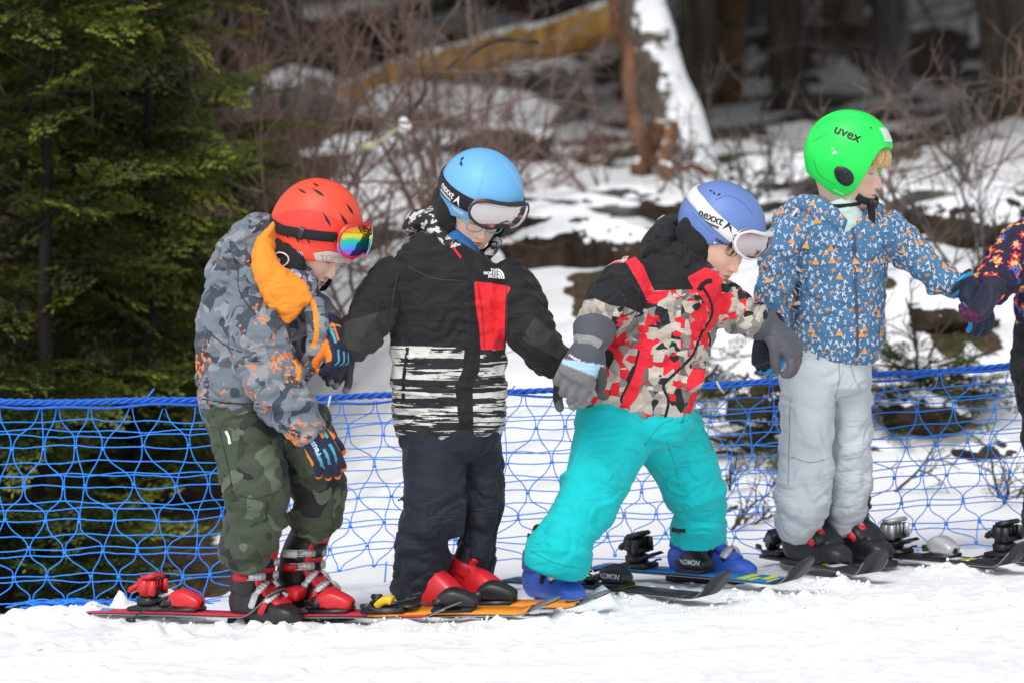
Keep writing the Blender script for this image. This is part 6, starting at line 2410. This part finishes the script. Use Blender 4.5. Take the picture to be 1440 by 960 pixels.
def bare_shrub(label, x, y, h, n, seed, m, name='bare_shrub', group='bare twiggy shrubs on the bank', spread=.55, r=.008, depth=3, lean=(0, 0), z=None):
    R = np.random.default_rng(seed)
    z0 = ground_z(x, y) if z is None else z
    t = thing(name, label, 'shrub', (x, y, z0), group)
    stems, twigs = [], []

    def grow(p, d, L, rr, lv):
        k = 5
        pts = [p]
        q = p.copy()
        dd = d.copy()
        for i in range(k):
            dd = unit(dd + R.normal(0, .14, 3) + np.array([0, 0, .03]))
            q = q + dd * L / k
            pts.append(q.copy())
        (stems if lv == 0 else twigs).append(loft3(np.array(pts), np.linspace(rr, rr * .45, k + 1), np.linspace(rr, rr * .45, k + 1), 5 if lv else 6, unit([.3, 1, .2]), 2, .3))
        if lv < depth:
            nb = (5, 4, 3)[min(lv, 2)]
            for b in range(nb):
                i = R.integers(1, k + 1)
                nd = unit(dd + R.normal(0, .62, 3) + np.array([0, 0, .08]))
                grow(pts[i], nd, L * R.uniform(.38, .62), rr * .52, lv + 1)

    for i in range(n):
        a = R.uniform(0, 6.28)
        d = unit([math.cos(a) * spread + lean[0], math.sin(a) * spread + lean[1], 1])
        grow(np.array([x + math.cos(a) * .05, y + math.sin(a) * .05, z0 - .04]), d, h * R.uniform(.55, .85), r * R.uniform(.7, 1.2), 0)
    V, F = join(stems)
    obj('stems', V, F, m, t)['kind'] = 'stuff'
    V, F = join(twigs)
    obj('twigs', V, F, m, t)['kind'] = 'stuff'
    return t


def rock(label, p, size, seed, m, group='snow covered rocks on the slope', name='rock', cat='rock'):
    V, F = ellipsoid((0, 0, 0), (1, 1, 1), 40, 24)
    n = fbm(V * 1.3 + seed * 3.7, seed, 3)
    V = V * (1 + .38 * n[:, None] + .10 * np.abs(noise(V * 4 + seed, seed + 2))[:, None])
    V = V * np.array(size) + np.asarray(p)
    o = obj(name, V, F, m)
    # a thing of one mesh: put its origin at the rock
    o.data.transform(Matrix.Translation(-Vector(p)))
    o.location = p
    return tag(o, label, cat, group)


ANCH = [(60, 'above the left edge evergreens'), (180, 'above the bright evergreen'), (290, 'left of the orange helmet'), (400, 'above the orange helmet'), (500, 'over the sleeve of the black jacket'), (590, 'just left of the light blue helmet'), (690, 'above the light blue helmet'), (790, 'behind the upright boulder'),
        (900, 'by the leaning snowy trunk'), (1010, 'above the violet-blue helmet'), (1110, 'left of the green helmet'), (1200, 'above the green helmet'), (1300, 'right of the green helmet'), (1400, 'above the floral sleeve'), (99999, 'x')]
USED = {}


def where(px, Y):
    if px < -10:
        a = 'beyond the left edge of the photo'
    elif px > 1450:
        a = 'beyond the right edge of the photo'
    else:
        a = min(ANCH, key=lambda q: abs(q[0] - px))[1]
    n = USED.get(a, 0)
    USED[a] = n + 1
    return a + ['', ', farther', ', deeper', ', behind those', ', deepest of all', ', hidden', ', in shade', ', beside the last', ', in the far row', ', darkest'][n % 10]


def build_woods():
    R = np.random.default_rng(23)
    lm = leaf_mat()
    bark = bark_mat('dark_bark', (.028, .022, .017), (.07, .058, .045))
    bark2 = bark_mat('grey_bark', (.06, .054, .048), (.15, .135, .12))
    brown = bark_mat('brown_bark', (.06, .036, .02), (.14, .08, .045))
    red = bark_mat('red_brown_twig', (.11, .072, .058), (.23, .155, .13), bump=.2)
    snowy = bark_mat('snowy_bark', (.045, .038, .03), (.15, .12, .095), snow=.10)
    rustwood = bark_mat('torn_red_wood', (.085, .04, .024), (.20, .10, .055), snow=.62)
    ochre = bark_mat('ochre_bark', (.20, .10, .025), (.42, .24, .06), snow=.75)
    deep = bark_mat('shaded_bark', (.012, .010, .008), (.03, .026, .02))  # extra dark copy, the shade inside the evergreens put into the bark colour
    stone = bark_mat('snowy_stone', (.07, .066, .062), (.17, .16, .15), snow=.55, scale=7)
    earth = bark_mat('earth_bank', (.02, .014, .010), (.06, .042, .028), snow=.62, scale=7)
    protos = [spray(np.random.default_rng(100 + i), 8, .30, .021) for i in range(5)]

    def at(px, py, Y):
        return P(px, py, Y)

    # evergreens close behind the net on the left
    for (px, Y, h, rad, n, sd, br, lab) in [
            (40, 3.4, 3.0, .56, 60, 201, .70, 'dark evergreen at the left edge with yellow-green shoot tips'),
            (185, 3.7, 2.5, .36, 58, 202, .80, 'evergreen with the brightest feathery shoots, behind the grey camouflage jacket'),
            (-70, 4.4, 3.6, .75, 56, 203, .4, 'tall shaded evergreen mostly outside the left edge'),
            (95, 5.0, 3.9, .48, 60, 204, .34, 'dark shaded evergreen filling the gap behind the two front evergreens'),
            (265, 4.9, 1.25, .36, 34, 205, .72, 'small evergreen sapling by the orange helmet hood'),
            (10, 2.7, .75, .45, 26, 206, .6, 'low evergreen bush just behind the net at the left')]:
        p = at(px, 700, Y)
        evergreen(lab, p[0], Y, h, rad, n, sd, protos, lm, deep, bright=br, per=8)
    # brown bracken on the ground below them is part of the ground; bare shrubs behind
    for (px, py, Y, h, n, sd, lean, lab) in [
            (318, 640, 3.9, 1.75, 6, 300, (-.10, 0), 'bare twigs overlapping the right side of the evergreens'),
            (330, 560, 5.6, 1.65, 6, 301, (-.15, 0), 'reddish bare shrub spreading behind the orange helmet'),
            (430, 500, 6.6, 1.7, 6, 302, (.05, 0), 'bare brown shrub between the orange and the light blue helmets'),
            (290, 470, 7.6, 1.6, 6, 303, (0, 0), 'bare twiggy shrub beside the evergreens'),
            (520, 470, 7.4, 1.1, 5, 304, (.1, 0), 'low bare shrub left of the light blue helmet'),
            (620, 330, 10.5, 1.5, 5, 305, (.2, 0), 'bare branching shrub under the ochre log'),
            (390, 420, 9.5, 2.0, 6, 306, (.1, 0), 'tall bare shrub at the back above the orange helmet'),
            (700, 250, 13, 1.2, 4, 307, (.3, 0), 'small bare shrub by the snowy boulder')]:
        p = PGB(px, py, 3)
        bare_shrub(lab, p[0], p[1], h, n, sd, red, lean=lean, depth=2 if n < 5 else 3, r=.010, spread=.6)
    for (px, py, h, n, sd, lab) in [(1325, 415, .55, 4, 311, 'dry brown twigs lying on the snow behind the floral sleeve'), (1290, 500, .42, 3, 312, 'dead dark twig standing in the snow right of the grey trousers'),
                                    (1050, 690, .34, 4, 313, 'dark dead twigs in the snow between turquoise and grey trousers'), (1225, 690, .25, 3, 314, 'tuft of twigs low on the bank right of the grey trousers'),
                                    (1400, 700, .28, 3, 315, 'tuft of dead twigs on the bank at the right edge'), (1010, 745, .2, 3, 316, 'small tuft of twigs right of the turquoise knee')]:
        p = PGB(px, py, 1.6)
        bare_shrub(lab, p[0], p[1], h, n, sd, bark, name='dead_twigs', group='dead twigs sticking out of the snow bank', depth=3, r=.006, spread=1.0)
    # low evergreen brush on the snow bank
    for (px, py, h, rad, n, sd, lab) in [(1085, 640, .22, .30, 30, 321, 'low green brush in the snow left of the grey trousers'), (1300, 590, .18, .36, 44, 322, 'low brown-green brush on the bank right of the grey trousers'),
                                         (1000, 560, .14, .16, 10, 324, 'sprig of green brush beside the red pocket of the shard jacket')]:
        p = PGB(px, py, 1.8)
        t = evergreen(lab, p[0], p[1], h, rad, n, sd, protos, lm, brown, bright=.38, per=4, group='low brush on the snow bank', size=.45, low=.15)
        t.name = 'low_bush'
        t['category'] = 'bush'
    # earth ledges and stones showing through the snow
    for (px, py, Y, sx, sz, m, sd, lab) in [
            (820, 372, 7.0, .29, .15, earth, 1, 'dark earth ledge under snow between the light blue and violet helmets'),
            (1300, 575, 3.1, .13, .07, earth, 2, 'brown earth mound behind the net right of the grey trousers'),
            (1075, 600, 3.4, .15, .17, earth, 3, 'dark earth hollow behind the net left of the grey trousers'),
            (640, 180, 15, .62, .26, stone, 4, 'flat snow-capped boulder above the light blue helmet'),
            (760, 165, 16, .30, .40, stone, 5, 'upright snow-covered boulder right of the flat one'),
            (560, 250, 12, .7, .22, stone, 6, 'low snowy rock left of the light blue helmet'),
            (420, 180, 15, .4, .3, stone, 7, 'snow-topped rock behind the bare shrubs'),
            (1010, 250, 15, .45, .25, earth, 8, 'earth heap right of the torn red stump'),
            (700, 300, 10, .5, .12, stone, 9, 'low ledge of rock left of the dark earth bank'),
            (1150, 300, 14, .8, .22, stone, 10, 'snowy hummock behind the green helmet'),
            (1030, 520, 4.6, .12, .06, earth, 12, 'brown stone in the snow above the net by the shard jacket'),
            (1400, 660, 2.9, .12, .10, earth, 13, 'dark stone in the snow at the right edge'),
            (1240, 640, 3.0, .13, .05, earth, 14, 'flat dark stone right of the grey knee'),
            (1000, 715, 2.3, .08, .05, earth, 15, 'small dark stone by the turquoise knee'),
            (1420, 430, 6.0, .25, .09, stone, 16, 'snowy stone behind the floral sleeve')]:
        p = at(px, py, Y)
        g = ground_z(p[0], Y)
        p[2] = min(p[2], g + sz * .55)
        if sd == 1:
            p = PGB(818, 372, 3)
            p[2] += .05
        rock(lab, p, (sx, sx * .7, sz), sd, m)

    for (px, py, sx, sz, m, sd, lab) in [
            (1010, 300, .30, .10, earth, 31, 'brown ledge showing through the snow right of the violet-blue helmet'), (1120, 262, .35, .13, earth, 32, 'dark ledge behind the shoulder of the green helmet child'),
            (1310, 300, .40, .12, stone, 33, 'snowy stone below the pale log'), (1380, 330, .35, .14, earth, 34, 'dark hollow behind the floral sleeve'), (880, 290, .25, .09, stone, 35, 'snowy stone under the torn stump'),
            (760, 330, .3, .10, earth, 36, 'earth patch right of the light blue helmet'), (690, 215, .35, .13, earth, 37, 'dark ledge above the light blue helmet'), (1340, 450, .16, .06, earth, 38, 'earth showing below the clasped navy gloves'),
            (560, 330, .22, .08, stone, 39, 'snowy stone behind the black sleeve'), (810, 300, .3, .08, stone, 40, 'rounded snowy stone at the middle of the bank')]:
        p = PGB(px, py, 4)
        p[2] += sz * .15
        rock(lab, p, (sx, sx * .8, sz), sd, m)
    for (px, py, h, n, sd, lab) in [(870, 300, .7, 5, 331, 'grey twigs in front of the torn stump'), (1020, 330, .6, 5, 332, 'grey twigs right of the violet-blue helmet'), (1300, 330, .8, 6, 333, 'brown twigs right of the green helmet'),
                                    (1370, 380, .6, 5, 334, 'tangled twigs above the floral sleeve'), (760, 260, .8, 5, 335, 'bare twigs right of the light blue helmet'), (1420, 300, .9, 5, 336, 'bare twigs by the thick brown trunk'),
                                    (600, 300, .8, 5, 337, 'bare twigs left of the light blue helmet'), (1085, 290, .7, 5, 338, 'twigs behind the blue jacket shoulder')]:
        p = PGB(px, py, 4)
        bare_shrub(lab, p[0], p[1], h, n, sd, [bark2, red][sd % 2], name='twiggy_shrub', group='twigs on the upper bank', depth=3, r=.008, spread=.9)
    # leaning snowy trunk with its torn red root, and the ochre fallen log
    def bole(name, label, cat, pts, r0, r1, m, group=None, n=14, wig=.02, seed=0, par=None):
        V, F = tube_path(pts, r0, r1, n, wig, seed, 40)
        o = obj(name, V, F, m)
        b = Vector(pts[0])
        o.data.transform(Matrix.Translation(-b))
        o.location = b
        return tag(o, label, cat, group)

    Yt = 10.5
    s = mpp(Yt)
    t = thing('leaning_tree', 'thick snow-plastered trunk leaning left above the violet helmet', 'tree', tuple(at(980, 250, Yt)))
    V, F = tube_path([at(992, 275, Yt), at(945, 150, Yt + .1), at(882, -30, Yt + .2), at(790, -290, Yt + .5)], 33 * s, 43 * s, 16, .012, 2, 40)
    obj('trunk', V, F, snowy, t)
    t2 = thing('torn_stump', 'torn red-brown root stump at the foot of the leaning snowy trunk', 'stump', tuple(at(925, 262, Yt - .6)))
    for i, (pts, r0, r1) in enumerate([([(905, 262), (912, 215), (928, 180), (940, 176)], 15, 7), ([(945, 255), (940, 220), (946, 190), (950, 178)], 12, 5), ([(915, 230), (900, 170), (885, 100), (868, 20), (850, -30)], 12, 7),
                                       ([(925, 240), (950, 232), (985, 236), (1003, 255)], 8, 4), ([(905, 245), (880, 262), (858, 280)], 9, 4)]):
        V, F = tube_path([at(a, b, Yt - .7 - .1 * (i % 2)) for a, b in pts], r0 * s, r1 * s, 9, .03, 20 + i, 22)
        obj('root', V, F, rustwood, t2)
    bole('fallen_log', 'mossy ochre fallen log sloping up to the right, above the light blue helmet', 'log', [at(440, 150, 15), at(600, 94, 15), at(760, 58, 14.8), at(900, 22, 14.6)], .085, .13, ochre, 'fallen logs', seed=5)
    bole('fallen_log', 'thinner grey fallen log below the ochre one', 'log', [at(590, 100, 16.4), at(700, 82, 16.4), at(850, 42, 16.3)], .05, .03, brown, 'fallen logs', seed=6)
    bole('fallen_log', 'snowy log lying high up at the top left of the slope', 'log', [at(430, 28, 20), at(560, 12, 20), at(650, -15, 20)], .12, .11, snowy, 'fallen logs', seed=7)
    bole('fallen_log', 'pale log lying among the trunks right of the green helmet', 'log', [at(1322, 268, 18), at(1380, 270, 18), at(1430, 272, 18)], .045, .04, bark_mat('pale_log_bark', (.2, .18, .16), (.4, .37, .34), snow=.6), 'fallen logs', seed=8)
    bole('fallen_branch', 'brown branch lying across the snow left of the floral sleeve', 'branch', [at(1265, 330, 7.5), at(1310, 350, 7.3), at(1360, 378, 7.0)], .02, .012, brown, 'fallen branches', seed=9, n=7)
    bole('fallen_branch', 'thin branch standing slanted right of the green helmet', 'branch', [at(1290, 345, 8.0), at(1280, 300, 8), at(1268, 240, 8)], .014, .010, red, 'fallen branches', seed=10, n=7)
    bole('fallen_branch', 'dark branch lying on the snow right of the light blue helmet', 'branch', [at(730, 262, 11), at(800, 245, 11), at(880, 232, 11)], .02, .012, bark, 'fallen branches', seed=11, n=7)
    # lichen branch reaching in, with a ball of snow
    br = thing('lichen_branch', 'pale lichen-covered branch tip with a ball of snow above the camouflage jacket', 'branch', tuple(at(548, 190, 5.1)))
    V, F = tube_path([at(760, 60, 5.6), at(690, 62, 5.5), at(630, 95, 5.4), at(598, 112, 5.25), at(590, 140, 5.2), at(566, 172, 5.1), at(548, 190, 5.1)], .009, .0055, 8, .012, 3, 50)
    obj('branch_wood', V, F, bark, br)
    V, F = tube_path([at(596, 112, 5.25), at(592, 80, 5.25), at(600, 50, 5.3)], .004, .002, 6, .006, 4, 14)
    obj('side_twig', V, F, bark, br)
    V, F = tube_path([at(560, 180, 5.1), at(540, 196, 5.08), at(505, 213, 5.05)], .0072, .006, 8, .004, 5, 16)
    obj('lichen_tip', V, F, bark_mat('lichen_bark', (.25, .24, .15), (.5, .47, .3)), br)
    V, F = ellipsoid((0, 0, 0), (.026, .024, .032), 18, 12)
    V = V * (1 + .25 * noise(V * 40, 3)[:, None]) + at(567, 178, 5.08)
    obj('snow_ball', V, F, mat('branch_snow', (.88, .89, .9), rough=.6), br)
    V, F = ellipsoid((0, 0, 0), (.03, .02, .016), 16, 10)
    V = V * (1 + .35 * noise(V * 60, 4)[:, None]) + at(518, 206, 5.05)
    obj('lichen_tuft', V, F, mat('lichen', (.5, .5, .32), rough=.9, var=.3, vscale=200), br)
    # standing trunks of the wood
    trunks = [(985, 15.5, .13, 0, 'dark trunk just right of the leaning snowy trunk'), (1020, 20, .15, .1, 'trunk between the leaning trunk and the green helmet'), (1062, 24, .16, -.1, 'thin far trunk left of the green helmet'),
              (1100, 18, .14, .05, 'straight trunk behind the left side of the green helmet'), (1205, 26, .20, .05, 'far trunk directly above the green helmet'), (1268, 19, .15, -.12, 'brown trunk right of the green helmet'),
              (1320, 27, .2, .1, 'far trunk between two brown trunks at the upper right'), (1415, 13.5, .17, -.10, 'thick brown trunk by the right edge'), (1455, 22, .2, 0, 'trunk cut off by the right edge'),
              (800, 19, .16, .05, 'trunk behind the upright boulder'), (715, 24, .18, 0, 'far trunk above the light blue helmet'), (590, 26, .2, 0, 'far trunk above the lichen branch'), (480, 21, .13, .08, 'trunk between the bare shrubs'),
              (372, 17, .10, -.05, 'slim trunk behind the reddish shrub'), (300, 23, .18, 0, 'far trunk above the bare shrubs'), (215, 20, .16, .05, 'trunk behind the bright evergreen'), (105, 18, .16, 0, 'trunk behind the left evergreens'), (20, 22, .2, 0, 'far trunk at the upper left corner'),
              (1150, 33, .25, 0, 'farthest trunk left of the green helmet'), (1380, 35, .25, 0, 'farthest trunk at the upper right'), (900, 34, .25, 0, 'farthest trunk behind the leaning one'), (660, 36, .25, 0, 'farthest trunk in the middle of the wood')]
    for a_, Y_ in ((-3.4, 11), (3.6, 11), (-2.9, 15)):  # added trees whose unseen crowns shade the snow bank
        trunks.append((720 + a_ / mpp(Y_), Y_, .17, -.10 * a_ / abs(a_), 'tall tree added for shade ' + where(720 + a_ / mpp(Y_), Y_)))
    for q in range(12):  # more trees added so that their crowns darken the wood
        a_ = R.uniform(-11, 11)
        Y_ = R.uniform(9.5, 33)
        if abs(a_) < .135 * (Y_ + 11):
            Y_ = R.uniform(24, 36)
        trunks.append((720 + a_ / mpp(Y_), Y_, R.uniform(.12, .22), R.normal(0, .06), 'dark trunk added for shade ' + where(720 + a_ / mpp(Y_), Y_)))
    cp = [spray(np.random.default_rng(400 + i), 6, .9, .13) for i in range(3)]
    crown_src = {}
    for i, (px, Y, r, ln, lab) in enumerate(trunks):
        p = at(px, 240, Y)
        z0 = ground_z(p[0], Y)
        H = 9.5 + 2.5 * (i % 3)
        t = thing('forest_tree', lab, 'tree', (p[0], Y, z0 - .2), 'standing trees of the wood')
        b = np.array([p[0], Y, z0 - .25])
        V, F = tube_path([b, b + [ln * 1.2 + .05 * math.sin(i), .0, 2.2], b + [ln * 2.2, .1, 5], b + [ln * 2.4, .1, H]], r, r * .3, 12, .10, 500 + i, 34)
        obj('trunk', V, F, [bark, bark2, brown][(i * 2) % 3] if px < 1200 else [brown, bark, bark2][i % 3], t)
        # unseen crown high overhead, put there to shade the wood; shared between trees
        k = i % 3
        if k not in crown_src:
            R2 = np.random.default_rng(600 + k)
            pl = []
            for q in range(290):
                h = R2.uniform(.27, 1.0)
                a = R2.uniform(0, 6.28)
                rad = 3.0 * (1.05 - h) ** .6 * math.sqrt(R2.uniform(.02, 1))
                pl.append((np.array([math.cos(a) * rad, math.sin(a) * rad, 11 * h]), np.array([math.cos(a), math.sin(a), R2.normal(0, .3)]), R2.uniform(.8, 1.4), R2.uniform(.1, .5)))
            o = foliage('crown', pl, cp, lm, None, .15, 700 + k)
            o.parent = t
            crown_src[k] = o
        else:
            o = crown_src[k].copy()
            COL.objects.link(o)
            o.parent = t
            o.rotation_euler = (0, 0, i * 1.3)
        o.location = (ln * 2.2, 0, .3)
        # dead lower limbs
        lp = []
        for q in range(14):
            z = R.uniform(.5, 3.2)
            a = R.uniform(0, 6.28)
            L = R.uniform(.4, 1.3)
            c = b + np.array([ln * 1.2 * z / 2.2, 0, z])
            d = np.array([math.cos(a), math.sin(a), R.uniform(-.35, .3)])
            lp.append(tube_path([c, c + d * L * .5 + R.normal(0, .05, 3), c + d * L + R.normal(0, .1, 3) - [0, 0, .1]], .014, .004, 5, .02, 800 + q, 8))
        V, F = join(lp)
        obj('dead_limbs', V, F, bark2, t)['kind'] = 'stuff'
    # shrubby understorey deep in the wood
    for i in range(30):
        px = R.uniform(-60, 1500)
        Y = R.uniform(17, 34)
        p = at(px, 200, Y)
        if i % 2:
            bare_shrub(['tangle of grey brush ', 'thin reddish bare brush '][i % 4 // 2] + where(px, Y), p[0], Y, R.uniform(1.2, 2.2), 4, 900 + i, [bark2, red][i % 4 // 2], name='brush', group='brush deep in the wood', depth=2, r=.012, spread=.7)
        else:
            R3 = np.random.default_rng(950 + i)
            z0 = ground_z(p[0], Y)
            t = thing('understorey_tree', 'dark young tree ' + where(px, Y), 'tree', (p[0], Y, z0), 'young trees deep in the wood')
            V, F = tube_path([[p[0], Y, z0 - .1], [p[0] + .1, Y, z0 + 1.2], [p[0], Y, z0 + 2.6]], .04, .01, 7, .05, i, 14)
            obj('trunk', V, F, bark, t)
            pl = []
            for q in range(46):
                h = R3.uniform(.15, 1)
                a = R3.uniform(0, 6.28)
                rad = .8 * (1.1 - h) * R3.uniform(.1, 1)
                pl.append((np.array([p[0] + math.cos(a) * rad, Y + math.sin(a) * rad, z0 + 2.6 * h]), np.array([math.cos(a), math.sin(a), R3.normal(-.05, .25)]), R3.uniform(1.2, 2.2), R3.uniform(.0, .42)))
            foliage('crown', pl, protos[:2], lm, t, .2, i)


# ================================================================== build it all
build_ground()
kid1()
kid2()
kid3()
kid4()
kid5()
build_skis()
build_net()
build_woods()
